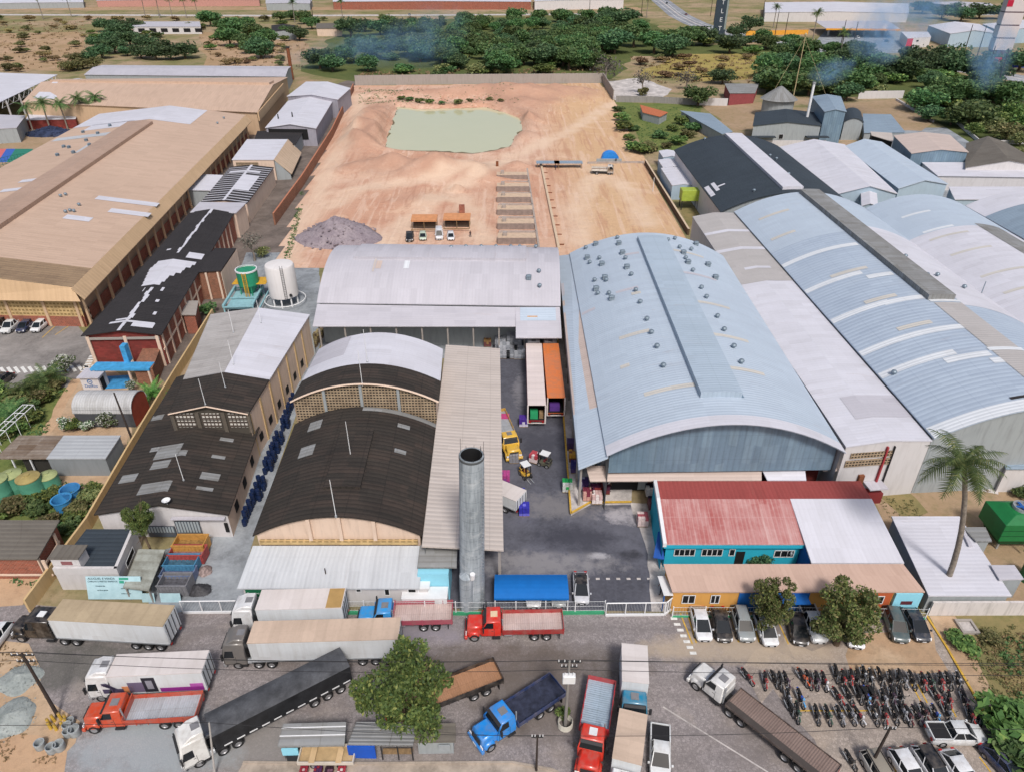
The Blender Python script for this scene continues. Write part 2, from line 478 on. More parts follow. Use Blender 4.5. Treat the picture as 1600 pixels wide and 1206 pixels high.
SAND = soil_mat('roadside_sand', 'bfa78c', 'ae9276', '96826a', .12, False)
YARDG = soil_mat('yard_dirt', 'a89078', '9c866a', '7a7450', .09, False)
WEEDS = soil_mat('weedy_soil', '7a7550', '94825c', '60683e', .1, False)
GREENG = soil_mat('green_weeds', '62703e', '757b48', '4c6034', .14, False)
COBBLE = cobble_mat('cobbles', '918a89', '736a64', .35, 4.6)
COBBLE_W = cobble_mat('cobbles_warm', 'a3988f', 'b3a18e', .3, 4.6)
ASPH = tarmac_mat('yard_asphalt', '5a5b64', .14, '807f84', ((985, 806, 3.6, 1.6, 'b0adb2'), (935, 868, 1.2, .6, 'bdbcc0'), (985, 868, 1.6, 1, '33343a'), (870, 790, 6, 2.4, '7c7a7c'), (850, 880, 9, 2, '8a888a'), (820, 610, 2, 5, '85848a'), (900, 840, 5, 2.5, '3c3d46'), (850, 690, 4, 5, '43444d')))
ASPH2 = tarmac_mat('parking_asphalt', '85817e')
ROAD = tarmac_mat('main_road_asphalt', '8b8d92', .05)
ALLEY = tarmac_mat('alley_concrete', '8b9094', .2, 'b5b8ba')
PAVE = tarmac_mat('pavement_concrete', 'a3978a', .3, 'b8b0a4')
PALEC = tarmac_mat('pale_concrete', 'b8b2ae', .3, 'd0ccc8')
YLINE = plain('yellow_line_paint', 'c8a244', .7, .25, 3)
WLINE = plain('white_line_paint', 'd8d8d4', .7, .2, 3)
def poly_world(pts, z, jit=0, step=3., seed=1):
    rr = random.Random(seed); out = []
    for a, b in zip(pts, pts[1:] + pts[:1]):
        n = max(1, int((b - a).length / step)) if jit else 1
        for i in range(n):
            p = lerp(a, b, i / n)
            out.append(Vector((p.x + rr.uniform(-jit, jit) * (i > 0), p.y + rr.uniform(-jit, jit) * (i > 0), z)))
    return out
def area(name, px, z, mat, jit=0, step=3., seed=1, world=False):
    pts = [Vector((q[0], q[1], 0)) for q in px] if world else [P(*q) for q in px]
    mb = MB(); pts = poly_world(pts, z, jit, step, seed)
    ar = sum(a.x * b.y - b.x * a.y for a, b in zip(pts, pts[1:] + pts[:1]))
    if ar < 0: pts.reverse()
    mb.face(pts, mat)
    return structure(name, mb, merge=False)
mb = MB(); mb.face([(-2500, -150, 0), (2500, -150, 0), (2500, 3500, 0), (-2500, 3500, 0)], GROUND)
structure('ground', mb, merge=False)
area('street', [(-260, 925), (60, 945), (290, 957), (1040, 958), (1446, 962), (1478, 1010), (1562, 1160), (1660, 1330), (-420, 1330)], .012, COBBLE, .15, 4)
area('street', [(1180, 1015), (1300, 1004), (1446, 966), (1476, 1010), (1562, 1160), (1650, 1330), (1380, 1330), (1240, 1120), (1170, 1060)], .018, COBBLE_W, 1.6, 1.6, 3)
area('ground', [(-260, 960), (0, 1000), (45, 1005), (62, 1040), (70, 1090), (100, 1110), (118, 1160), (80, 1200), (20, 1290), (-400, 1290)], .022, SAND, .7, 2, 5)
area('ground', [(-200, 1130), (60, 1148), (105, 1175), (70, 1300), (-350, 1300)], .026, SOIL, .7, 2, 6)
area('pavement', [(380, 1192), (530, 1194), (800, 1192), (862, 1203), (930, 1235), (940, 1330), (300, 1330)], .03, PAVE)
area('ground', [(1330, 1000), (1450, 968), (1482, 1048), (1330, 1052)], .024, SAND, .6, 2, 8)
area('yard', [(700, 950), (690, 860), (770, 540), (770, 505), (880, 520), (905, 760), (920, 788), (985, 787), (1022, 800), (1042, 955)], .014, ASPH)
area('yard', [(985, 785), (1025, 785), (1046, 880), (1042, 955), (1018, 955), (1008, 850)], .018, PALEC, .25, 1.5, 4)
area('alley', [(290, 957), (330, 860), (352, 838), (478, 505), (520, 500), (500, 540), (400, 830), (372, 925), (372, 957)], .014, ALLEY)
area('alley', [(230, 957), (250, 860), (345, 835), (390, 850), (380, 957)], .017, ALLEY, .2, 2, 9)
area('alley', [(355, 470), (385, 395), (500, 395), (500, 520), (350, 520)], .016, ALLEY, .2, 2, 9)
area('yard', [(510, 495), (880, 495), (880, 560), (500, 560)], .013, ALLEY)
area('ground', [(1330, 720), (1700, 715), (1720, 960), (1448, 945)], .014, YARDG, .4, 3, 11)
area('ground', [(1340, 738), (1390, 738), (1450, 800), (1420, 815)], .018, WEEDS, .5, 2, 12)
area('ground', [(1400, 742), (1570, 742), (1560, 772), (1410, 765)], .018, PALEC, .7, 2, 13)
area('ground', [(1446, 960), (1720, 958), (1800, 1330), (1662, 1330), (1564, 1160), (1478, 1010)], .014, WEEDS, .3, 3, 14)
area('ground', [(1452, 962), (1492, 962), (1530, 1040), (1575, 1110), (1600, 1180), (1568, 1160), (1480, 1010)], .02, SAND, .5, 2, 15)
area('parking', [(-300, 500), (118, 505), (150, 545), (120, 605), (-300, 612)], .014, ASPH2)
area('path', [(112, 600), (138, 560), (215, 600), (200, 700), (60, 690)], .016, SAND, .3, 2, 17)
area('ground', [(-300, 612), (110, 605), (75, 680), (0, 705), (-300, 720)], .012, GREENG, .5, 3, 18)
area('path', [(112, 592), (126, 594), (78, 678), (62, 680)], .02, SOIL, .25, 2, 18)
area('ground', [(-300, 715), (200, 690), (150, 800), (60, 940), (-300, 940)], .013, GREENG, .5, 3, 19)
area('ground', [(85, 742), (175, 742), (140, 800), (95, 800)], .018, SAND, .5, 2, 20)
area('ground', [(-300, 880), (70, 880), (35, 945), (-300, 950)], .019, SOIL, .3, 3, 21)
area('yard', [(140, 500), (390, 180), (560, 120), (430, 420), (330, 520), (260, 600)], .011, tarmac_mat('shade_toned_yard', '6f655e', .2, '9a8c7e'), .4, 4, 22)  # strip along the tan hall: its shadow is put into the ground colour
area('yard', [(-300, 190), (165, 180), (-100, 330), (-400, 330)], .013, YARDG, .5, 6, 23)
area('ground', [(-200, 60), (120, 50), (150, 95), (100, 112), (-200, 108)], .015, soil_mat('dry_orange_grass', 'b2967c', 'a3896a', '7c7250', .03, False), 6, 20, 24)
area('ground', [(310, 50), (480, 60), (470, 100), (330, 112)], .015, MATS['dry_orange_grass'], 4, 20, 25)
area('ground', [(1070, 85), (1190, 85), (1200, 120), (1100, 128), (1000, 118)], .015, soil_mat('straw_grass', 'a8965c', '94864e', '70703e', .04, False), 4, 15, 26)
area('path', [(945, 128), (1000, 122), (1050, 140), (1035, 152), (962, 158)], .018, PALEC, .8, 6, 27)
area('yard', [(1095, 165), (1190, 160), (1210, 200), (1150, 205)], .018, YARDG, .6, 5, 28)
area('yard', [(1310, 165), (1400, 155), (1460, 190), (1440, 205), (1330, 200)], .018, YARDG, .5, 5, 29)
area('yard', [(1030, 240), (1055, 240), (1120, 335), (1075, 355)], .016, WEEDS, .4, 4, 30)
area('ground', [(470, 112), (520, 60), (560, 34), (720, 30), (960, 22), (1010, 30), (1080, 70), (1200, 70), (1330, 85), (1420, 95), (1560, 128), (1620, 150), (1620, 240), (1520, 226), (1470, 195), (1405, 152), (1340, 152), (1190, 152), (1180, 90), (990, 88), (955, 124), (556, 128)], .013, soil_mat('wood_floor', '62683e', '545e38', '465430', .05, False), 4, 12, 41)
area('ground', [(960, 160), (1100, 165), (1070, 235), (1010, 238)], .016, GREENG, .8, 6, 31)
area('yard', [(1400, 200), (1700, 200), (1800, 330), (1300, 320)], .012, ALLEY)
def ribbon(name, px, width, z, mat, world=False):
    pts = [Vector((*q, 0)) if world else P(*q) for q in px]
    mb = MB(); L_, R_ = [], []
    for i, p in enumerate(pts):
        d = (pts[min(i + 1, len(pts) - 1)] - pts[max(i - 1, 0)]).normalized(); n = Vector((-d.y, d.x, 0))
        L_.append(p + n * width / 2 + Vector((0, 0, z))); R_.append(p - n * width / 2 + Vector((0, 0, z)))
    for i in range(len(pts) - 1): mb.face([R_[i], R_[i + 1], L_[i + 1], L_[i]], mat)
    return structure(name, mb, merge=False)
MAIN = [(1005, -14), (1033, 2), (1062, 25), (1086, 37), (1118, 48), (1200, 66), (1350, 88), (1560, 117), (1680, 140)]
ribbon('main_road', MAIN, 20, .03, ROAD)
ribbon('main_road', [(x + 1, y - 3.2) for x, y in MAIN], .5, .045, WLINE)
ribbon('main_road', MAIN, 1.5, .05, PALEC)
ribbon('main_road', [(x - 4, y + 3) for x, y in MAIN], .5, .045, WLINE)
ribbon('road', [(-150, 23), (420, 25), (700, 24), (1000, 22)], 14, .03, PALEC)
ribbon('ground', [(-150, 14), (1000, 14)], 34, .025, MATS['dry_orange_grass'])
area('road', [(1290, 48), (1420, 50), (1440, 82), (1350, 85), (1270, 70)], .04, ALLEY)
ml = MB()
def line(px0, px1, wdt, z, mat, mb):
    a, b = P(*px0), P(*px1); d = (b - a).normalized(); n = Vector((-d.y, d.x, 0)) * wdt / 2; k = Vector((0, 0, z))
    mb.face([a - n + k, b - n + k, b + n + k, a + n + k], mat)
for a, b in [((1063, 958), (1082, 1006)), ((1072, 952), (1088, 1004)), ((1107, 955), (1124, 1003)), ((1140, 955), (1154, 1003)), ((1173, 958), (1186, 1003)), ((1210, 958), (1232, 1006)),
             ((1250, 990), (1262, 1006)), ((1420, 1060), (1440, 1098)), ((1429, 1060), (1449, 1098)), ((1486, 1104), (1494, 1120)), ((1530, 1182), (1548, 1206)), ((1388, 1170), (1400, 1206)), ((1366, 1110), (1250, 1110))]:
    line(a, b, .14, .034, YLINE, ml)
structure('road_markings', ml, merge=False)
ml = MB()
for i in range(7): line((1048 + i * 5, 966 + i * 9), (1058 + i * 5, 966 + i * 9), .35, .034, WLINE, ml)
line((1036, 1104), (1200, 1206), .14, .034, MATS['pale_concrete'], ml)
for i in range(7): line((915 + i * 16, 904), (921 + i * 16, 904), .3, .034, MATS['pale_concrete'], ml)
structure('road_markings', ml, merge=False)
ml = MB()
for i in range(16):
    x = -14 + i * 11; line((x, 584 - i * .3), (x - 7, 575 - i * .3), .5, .034, WLINE, ml)
for i in range(6): line((128 + i * 2.3, 577 - i * 4), (138 + i * 2.3, 577 - i * 4), .6, .034, WLINE, ml)
for a, b in [((66, 528), (88, 508)), ((86, 524), (110, 508)), ((-30, 604), (26, 588))]: line(a, b, .15, .034, YLINE, ml)
structure('road_markings', ml, merge=False)
def kerb(px, w=.18, h=.14, mat=None, name='kerb', world=False):
    pts = [P(*q) for q in px]; mb = MB()
    for a, b in zip(pts, pts[1:]):
        d = (b - a).normalized(); n = Vector((-d.y, d.x, 0)) * w / 2
        mb.prism([((a - n).x, (a - n).y), ((b - n).x, (b - n).y), ((b + n).x, (b + n).y), ((a + n).x, (a + n).y)], 0, h, mat or YLINE)
    return structure(name, mb)
kerb([(1447, 962), (1478, 1010), (1564, 1160), (1640, 1300)], .2, .16)
kerb([(380, 1191), (530, 1193), (800, 1191), (862, 1202), (930, 1234)], .2, .14, PAVE)
# building site: earth with spoil heaps, pond
bumps = []
def heap(px, py, h, sx, sy, rot=0):
    p = P(px, py); bumps.append((p.x, p.y, h, sx, sy, R(rot)))
heap(572, 205, 5, 6, 30, 4); heap(585, 225, 3.5, 8, 14); heap(600, 268, 2.2, 14, 9, -5); heap(650, 272, 2.2, 18, 9, -4); heap(700, 272, 2.0, 15, 8); heap(745, 274, 1.2, 10, 7)
heap(830, 160, 4, 12, 18, 10); heap(815, 195, 3.2, 5, 12); heap(800, 215, 2.6, 7, 9); heap(690, 150, 2.2, 40, 8); heap(780, 150, 2.8, 20, 10); heap(880, 150, 3, 22, 14)
heap(640, 320, 1.0, 10, 8); heap(600, 300, .8, 14, 8); heap(808, 262, 1.3, 3, 2.5); heap(715, 300, 2.2, 1.6, 1.2)
pond_px = [(612, 200), (604, 218), (600, 234), (640, 236), (690, 238), (738, 241), (772, 236), (797, 229), (805, 214), (816, 205), (812, 186), (790, 178), (760, 169), (700, 171), (655, 172), (622, 168), (616, 182)]
pond_w = [P(*q) for q in pond_px]
def gz(x, y):
    k = hv.get((round((x - X0) / ST), round((y - Y0) / ST)))
    return max(k[2], 0) if k and k[3] else 0
def inside(x, y, poly):
    c = False
    for a, b in zip(poly, poly[1:] + poly[:1]):
        if (a.y > y) != (b.y > y) and x < (b.x - a.x) * (y - a.y) / (b.y - a.y) + a.x: c = not c
    return c
def dseg(x, y, poly):
    best = 1e9
    for a, b in zip(poly, poly[1:] + poly[:1]):
        dx, dy = b.x - a.x, b.y - a.y; t = max(0, min(1, ((x - a.x) * dx + (y - a.y) * dy) / (dx * dx + dy * dy + 1e-9)))
        best = min(best, math.hypot(x - a.x - t * dx, y - a.y - t * dy))
    return best
site_poly = [P(*q) for q in [(551, 134), (941, 130), (962, 158), (1072, 368), (1072, 392), (420, 425), (446, 360)]]
def site_mat():
    t = NT('site_earth'); p = t.pos()
    a = t.noise(p, .022, 6, .6, .7); b = t.noise(p, .13, 6, .65); c = t.noise(p, 1.1, 5, .75)
    y = t.sep(p)
    k = t.mix(t.ramp(a, .4, .6), hexc('cfae98'), hexc('c49a82'))
    k = t.mix(t.ramp(b, .5, .7, 0, .6), k, hexc('b5826b'))
    k = t.mix(t.ramp(y[0], 8, 24, 0, .8), k, hexc('cbaa84'))
    k = t.mix(t.ramp(t.noise(p, .05, 5, .6, 1.5), .56, .7, 0, .6), k, hexc('dcc0a6'))
    r = t.noise(t.mapping(p, (.5, .035, 1), (0, 0, -.35)), 1.0, 4, .6, 1.2)
    k = t.mix(t.ramp(r, .52, .62, 0, .4), k, hexc('ad7c66'))
    r = t.noise(t.mapping(p, (.3, .02, 1), (0, 0, .5)), 1.0, 4, .6, 1.5)
    k = t.mix(t.ramp(r, .54, .64, 0, .45), k, hexc('dcc2ae'))
    k = t.mix(t.ramp(c, .5, .8, 0, .3), k, hexc('8a6244'))
    at = t.n.new('ShaderNodeAttribute'); at.attribute_name = 'spoil'; k = t.mix(t.math('MULTIPLY', at.outputs['Fac'], t.ramp(b, .3, .6, .5, 1)), k, hexc('b48f7a'))
    at = t.n.new('ShaderNodeAttribute'); at.attribute_name = 'track'; k = t.mix(t.math('MULTIPLY', at.outputs['Fac'], t.ramp(b, .25, .6, .2, .7)), k, hexc('dcc4ac'))
    t.bump(t.noise(p, .5, 6, .7), .8, .5)
    return t.out(k, .95, 0, .1)
SITE = site_mat()
mb = MB(); X0, X1, Y0, Y1, ST = -80, 52, 138, 378, 1.6
nx, ny = int((X1 - X0) / ST), int((Y1 - Y0) / ST)
hv = {}
import mathutils
for i in range(nx + 1):
    for j in range(ny + 1):
        x, y = X0 + i * ST, Y0 + j * ST; h = 0
        ins = inside(x, y, site_poly)
        e = dseg(x, y, site_poly) if ins else 0
        for bx, by, bh, sx, sy, ro in bumps:
            dx, dy = x - bx, y - by
            if abs(dx) > 90 or abs(dy) > 90: continue
            u = dx * math.cos(ro) + dy * math.sin(ro); v = -dx * math.sin(ro) + dy * math.cos(ro)
            h += bh * math.exp(-(u / sx) ** 2 - (v / sy) ** 2)
        h = min(h * 1.25, 6)
        h *= (.8 + .5 * mathutils.noise.noise((x * .11, y * .11, 0))) if h > .2 else 1
        h += .12 * mathutils.noise.noise((x * .25, y * .25, 3)) + .12
        pd = dseg(x, y, pond_w); pin = inside(x, y, pond_w)
        if pin: h = -.4
        else:
            h += (1.7 if y > 285 else .5) * math.exp(-(pd / 9) ** 2) * (1 + .6 * mathutils.noise.noise((x * .15, y * .15, 8)))
            if pd < 3: h *= pd / 3; h += .05
        h *= min(1, e / 5)
        hv[i, j] = (x, y, max(h, -.5) + .02, ins)
idx = {}
for i in range(nx):
    for j in range(ny):
        q = [hv[i, j], hv[i + 1, j], hv[i + 1, j + 1], hv[i, j + 1]]
        if sum(k[3] for k in q) >= 3: mb.face([k[:3] for k in q], SITE)
so_ = structure('site_earth', mb, smooth=1.2)
TR = [[P(*q) for q in l] for l in ([(962, 160), (885, 208), (800, 248), (745, 280), (690, 310), (640, 345), (590, 400)], [(560, 150), (556, 200), (520, 255), (480, 340), (440, 420)], [(800, 250), (690, 285), (560, 300), (500, 330)], [(940, 262), (900, 320), (905, 380)], [(930, 270), (985, 300), (1010, 350)], [(720, 310), (755, 380)])]
so_.data.attributes.new('track', 'FLOAT', 'POINT'); so_.data.attributes.new('spoil', 'FLOAT', 'POINT'); at = so_.data.attributes['track']; a2 = so_.data.attributes['spoil']
for i, v in enumerate(so_.data.vertices):
    a2.data[i].value = max(0, min(1, (v.co.z - .9) / 1.6))
    dd = min(dseg(v.co.x, v.co.y, l + l[::-1]) for l in TR) + 2 * mathutils.noise.noise(v.co * .2); at.data[i].value = max(0, min(1, (4.6 - dd) / 3))
def water_mat():
    t = NT('pond_water'); p = t.pos()
    a = t.noise(p, .04, 4)
    k = t.mix(a, hexc('c0c09c'), hexc('c8c6a4'))
    t.bump(t.noise(p, 1.5, 4), .12, .05)
    return t.out(k, .06, 0, .5)
area('ground', [(708 + (x - 708) * 1.012, 204 + (y - 204) * 1.03) for x, y in pond_px], .16, soil_mat('wet_mud', '7d6f58', '6e6450', '5a5a3e', .2, False), .8, 3, 4)
area('pond_water', pond_px, .2, water_mat(), .9, 2, 3)
# building materials
R_BLUE = sheet('blue_grey_sheet', 'b3c0cd', '9ba6b4', .3, .9, .25, None, .03, line=.12)
R_TAN = sheet('tan_sheet', 'c4b4ab', 'a08f86', .35, .9, .3, line=.12)
R_WHITE = sheet('white_sheet', 'cdcdd5', 'a5a3a6', .3, .9, .3, line=.08, bm=.02)
R_LAV = sheet('pale_grey_sheet', 'bbb9c0', '96949a', .3, .9, .25, line=.08, bm=.02)
R_BEIGE = sheet('beige_fibre_sheet', 'c2b8b0', '9a9088', .3, 1.1, .3, None, .06, line=.35)
R_DARK = sheet('black_mouldy_fibre_sheet', '39342f', '1e1b1a', .6, 1.1, .6, '4a3f38', .1, .85, line=.5)
R_DARK2 = sheet('black_bitumen_sheet', '343132', '1e1c1d', .55, 1.0, .6, None, .08, .85, line=.5)
R_BLACKB = sheet('blue_black_sheet', '3a434b', '272d33', .5, 1.0, .6, None, .06, .7, line=.4)
R_GREYF = sheet('grey_fibre_sheet', '8f9192', '66645f', .45, 1.1, .5, '7d7d7b', .09, .8, line=.35)
R_BANDB = sheet('banded_blue_sheet', 'adbac8', '8b98ab', .4, 1.4, .4, None, .05, .5, .0, .34)
R_CREAM = sheet('cream_roof', 'c3a995', '9c8472', .3, 1.6, .25, None, .02, .7, line=.12)
R_CREAM2 = sheet('ochre_fascia', 'c9ab88', 'a88c6c', .3, 1.6, .5, None, .05, .7, line=.12)
R_RED = sheet('faded_red_sheet', 'a05855', 'd0b4b0', .6, .8, 1.0, None, .12, .6, line=.2)
R_RED2 = sheet('brick_red_sheet', 'a14e4a', '7c3c38', .35, .8, .4, None, .08, .6, line=.2)
R_BROWN = sheet('brown_grey_sheet', '6f6a62', '4d4640', .6, 1.1, .5, None, .1, .85)
R_GREYB = sheet('grey_blue_sheet', '8b9cab', '67747f', .4, .9, .4, None, .05)
G_BLUE = sheet('weathered_blue_cladding', '70889b', '54646f', .5, 1.2, .8, '7f97a8', .08, .5)
W_WHITE = wallm('white_plaster', 'c9c6c6', '8f8983', .4)
W_BEIGE = wallm('cream_plaster', 'd6bfac', '8a7565', .5)
W_CREAM = wallm('ochre_plaster', 'c6aa8c', '86705c', .4)
W_GREY = wallm('grey_plaster', '9aa0a2', '5f5f5d', .5)
W_CYAN = wallm('cyan_paint', '2aa9c4', '1f7f94', .25)
W_LCYAN = wallm('pale_cyan_paint', '8fd0e4', '7ab0c0', .25)
W_ORANGE = wallm('orange_paint', 'cf9a52', 'a8784a', .3)
W_RORANGE = wallm('rust_orange_paint', 'b25a35', '7f4028', .3)
W_BLUE = wallm('royal_blue_paint', '1c62ad', '144a80', .3)
W_YELLOW = wallm('yellow_plaster', 'c9ad80', '8a7656', .6)
W_PB = wallm('pale_blue_tin', 'a3b6c4', '7c8c98', .4)
B_RED = brick('red_brick', '96503c'); B_BROWN = brick('brown_brick', '8a5a44', '8c7a6a'); B_DKRED = brick('maroon_block', '7c3430', '6a3a34', 1.6)
LAT = lattice('pierced_screen', 'a8957c'); LATW = lattice('white_pierced_screen', '4c4540', 'c8c4bc', .5, .6)
LATT = lattice('tan_pierced_screen', 'c9ad7c', '8a734c', .7, .7)
VERGE = plain('white_verge', (.7, .71, .73), .6, .06)
RUST = plain('rusty_iron', '7a4a32', .85, .3, 2)
LTIN = plain('zinc_vent', '7f8d98', .45, .2, 2, metal=.3)
R_GT = sheet('grey_tan_sheet', 'b2aeac', '94908c', .35, .9, .3, line=.12)
FAINT = sheet('faint_cream_sheet', 'c6c2ba', 'aaa8a4', .4, .9, .3, line=.1)
def locate(r, px, py):
    """(s, t) on a roof under a photo pixel"""
    z = r.c[0].z + r.rise * .6; s_ = t_ = .5
    for _ in range(40):
        p = P(px, py, z)
        for _ in range(6):
            q = r.pt(s_, t_); e = p - q
            ds = lerp(r.c[3], r.c[2], t_) - lerp(r.c[0], r.c[1], t_); dt = lerp(r.c[1], r.c[2], s_) - lerp(r.c[0], r.c[3], s_)
            det = ds.x * dt.y - ds.y * dt.x
            if abs(det) < 1e-9: break
            s_ += (e.x * dt.y - e.y * dt.x) / det; t_ += (ds.x * e.y - ds.y * e.x) / det
            s_ = max(-.3, min(1.3, s_)); t_ = max(-.1, min(1.1, t_))
        z = .5 * z + .5 * r.pt(s_, t_).z
    return s_, t_
def roof_patch(r, mb, mat, a, b, dz=.03):
    """sheet laid on the roof between two photo pixels (opposite corners in s, t)"""
    s0, t0 = locate(r, *a); s1, t1 = locate(r, *b)
    r.patch(mb, mat, min(s0, s1), max(s0, s1), min(t0, t1), max(t0, t1), dz, skirt=False)
def vent_mesh(kind):
    mb = MB()
    if kind == 'louvre':
        mb.box(-.42, -.42, -.4, .42, .42, .55, LTIN)
        for k in range(3): mb.frus((-.55, -.55, .55, .55), .1 + k * .22, (-.42, -.42, .42, .42), .2 + k * .22, LTIN)
        mb.frus((-.6, -.6, .6, .6), .72, (-.25, -.25, .25, .25), .95, LTIN)
    else:
        mb.tube((0, 0, -.3), (0, 0, .45), .24, .24, LTIN, 10)
        mb.lathe([(.24, .3), (.46, .38), (.48, .6), (.3, .82), (0, .88)], LTIN, 12)
    return mb.mesh('roof_vent_' + kind)
VM = {k: vent_mesh(k) for k in ('louvre', 'turbine')}
def add_vents(root, r, pts, kind):
    for x, y in pts:
        s_, t_ = locate(r, x, y)
        o = bpy.data.objects.new('roof_vent', VM[kind]); COL.objects.link(o); o.parent = root
        o.location = r.pt(s_, t_) + offs(root); o.scale = (.8,) * 3
def post(root, x, y, r, z0, z1, mat=None, name='post'):
    mb = MB(); mb.box(x - r, y - r, z0, x + r, y + r, z1, mat or CONC); addpart(root, mb, name)
def add_mast(root, base, h, name='mast', r=.05, mat=None):
    mb = MB(); b = Vector(base); mb.tube(b - Vector((0, 0, .3)), b + Vector((0, 0, h)), r, r * .7, mat or WHITEP, 6)
    mb.tube(b - Vector((0, 0, .1)), b + Vector((0, 0, .12)), .16, .12, STEEL, 8)
    addpart(root, mb, name)
# A: large blue-grey vaulted warehouse
root, A, rm = building('warehouse', 'large blue-grey vaulted warehouse dotted with dozens of roof vents, right of the yard', 'warehouse',
    [(948, 712), (1322, 707), (1130, 400), (890, 396)], 9, 4.4, 'arch', R_BLUE, W_GREY, .4, G_BLUE, walls='BLR')
for a, b in [((905, 470), (935, 505)), ((985, 455), (1003, 462)), ((960, 450), (1000, 457)), ((968, 570), (985, 575)), ((965, 520), (1018, 526)), ((1005, 612), (1090, 606)), ((1068, 428), (1118, 436)),
             ((1052, 390), (1100, 404)), ((1088, 472), (1140, 482)), ((1115, 522), (1170, 535)), ((1138, 574), (1195, 586)), ((975, 395), (1000, 399))]:
    s0, t0 = locate(A, *a); s1, t1 = locate(A, *b); sm = (s0 + s1) / 2
    A.patch(rm, FAINT if hash(a) % 3 else R_LAV, sm - .006, sm + .008, min(t0, t1), max(t0, t1), .03, skirt=False)
A.patch(rm, R_WHITE, -.002, .03, 0, 1, .03, skirt=False)
finish_roof(root, rm)
sw = MB()
A.gable(sw, G_BLUE, .02, 5.4, t0=.02, t1=.98); addpart(root, sw, 'gable')
rs = MB(); s0, t0 = locate(A, 1095, 624); s1, t1 = locate(A, 1160, 624); s2 = locate(A, 1020, 374)[0]
A.patch(rs, sheet('ridge_strip_sheet', 'a9b8c6', '8b99a4', .3, .9, .3, None, .05), s0 + .005, s2, t0, t1, .8, .8); A.patch(rs, R_WHITE, s2 - .045, s2 - .002, t0 + .005, t1 - .005, .78, skirt=False)
A.patch(rs, G_BLUE, s0 + .005, s2, t1, t1 + .012, .03, skirt=False); addpart(root, rs, 'ridge_monitor')
lt = MB()
e0, e1 = A.c[0] + Vector((0.2, 0, -.25)), A.c[3] + Vector((.2, 0, -.25)); o0, o1 = P(904, 733, 7.4), P(872, 400, 7.4)
LR = Roof(o0, e0, e1, o1, 0, 'flat')
LR.patch(lt, R_BLUE, 0, 1)
for a, b, m_ in [(.17, .62, R_TAN), (.66, .69, R_TAN), (.72, .8, R_LAV)]: LR.patch(lt, m_, a, b, 0, 1, .03, skirt=False)
LR.side(lt, W_GREY, .06, 4.5)
addpart(root, lt, 'side_roof')
for i in range(14):
    p = lerp(o0, o1, (i + .3) / 14); post(root, p.x + .45, p.y, .15, 0, 7.2)
cn = MB()
q = [P(922, 751, 4.6), P(1190, 750, 4.6), P(1190, 727, 5.3), P(915, 727, 5.3)]
Roof(*q, 0, 'flat').patch(cn, R_TAN)
addpart(root, cn, 'front_canopy')
cn = MB(); q = [P(1199, 750, 4.6), P(1260, 750, 4.6), P(1257, 728, 5.3), P(1188, 728, 5.3)]
Roof(*q, 0, 'flat').patch(cn, R_WHITE)
q = [P(1286, 735, 4.6), P(1322, 734, 4.6), P(1315, 716, 5.6), P(1281, 716, 5.6)]
Roof(*q, 0, 'flat').patch(cn, R_TAN)
addpart(root, cn, 'front_canopy')
fw = MB()
a, b = A.pt(.06, 0), A.pt(.06, 1)
fw.face([(a.x, a.y, .5), (b.x, b.y, .5), (b.x, b.y, 5.6), (a.x, a.y, 5.6)], W_GREY)
addpart(root, fw, 'front_wall')
wall_boxes(root, a, b, [('door', 6.2, 10.2, .5, 3.6, B_DKRED, .1), ('door', 1, 5, .5, 4, DARK, .06), ('window', 13.5, 16.5, 1.8, 3.4, LAT, .06), ('wall_panel', 19, 28, .5, 5.2, B_DKRED, .08)])
add_vents(root, A, [(800 + x / 4, 300 + (y + 18) / 4) for x, y in [(523, 315), (668, 312), (470, 400), (562, 440), (718, 460), (690, 370), (580, 525), (525, 595), (622, 655), (1072, 370), (1150, 315), (1100, 430), (1225, 445), (1272, 525)]], 'louvre')
add_vents(root, A, [(800 + x / 4, 300 + (y + 12) / 4) for x, y in [(460, 345), (658, 282), (545, 410), (485, 437), (708, 410), (745, 512), (515, 548), (588, 548), (535, 630), (605, 630), (773, 610), (800, 685), (842, 792), (870, 875), (905, 963), (945, 1083), (975, 297), (1018, 287), (1047, 342), (1120, 355), (1085, 410), (1130, 487), (1183, 595), (1215, 653), (1283, 775), (1325, 858), (1385, 963), (1432, 1060)]], 'turbine')
dk = MB()
dp = [P(*q) for q in [(872, 560), (900, 762), (921, 789), (986, 787), (986, 800), (1030, 800), (1025, 745), (960, 745), (930, 560)]]
dp = [(p.x, p.y) for p in dp]
dp = [(o1.x - .6, o1.y), (o0.x - .6, o0.y), (P(921, 789).x, P(921, 789).y), (P(986, 788).x, P(986, 788).y), (P(988, 745).x, P(988, 745).y), (A.c[1].x - 1, A.c[0].y + 3.5), (A.c[1].x - 1, A.c[0].y + 4.5), (o1.x + 2, A.c[0].y + 4.5), (o1.x + 2, o1.y)]
dk.prism(dp, 0, .55, PALEC)
k_ = MB()
for a, b in zip(dp[:3], dp[1:4]):
    a = Vector((*a, 0)); b = Vector((*b, 0)); d = (b - a).normalized(); n = Vector((d.y, -d.x, 0))
    k_.prism([(p.x, p.y) for p in (a + n * .12, b + n * .12, b - n * .1, a - n * .1)], .42, .6, YLINE if a.x < 15 and b.y > 60 else WHITEP)
o = dk.build('dock'); tag(o, 'raised pale concrete loading dock with a yellow painted edge along the vaulted warehouse', 'loading dock')
k_.build('dock_edge', o)
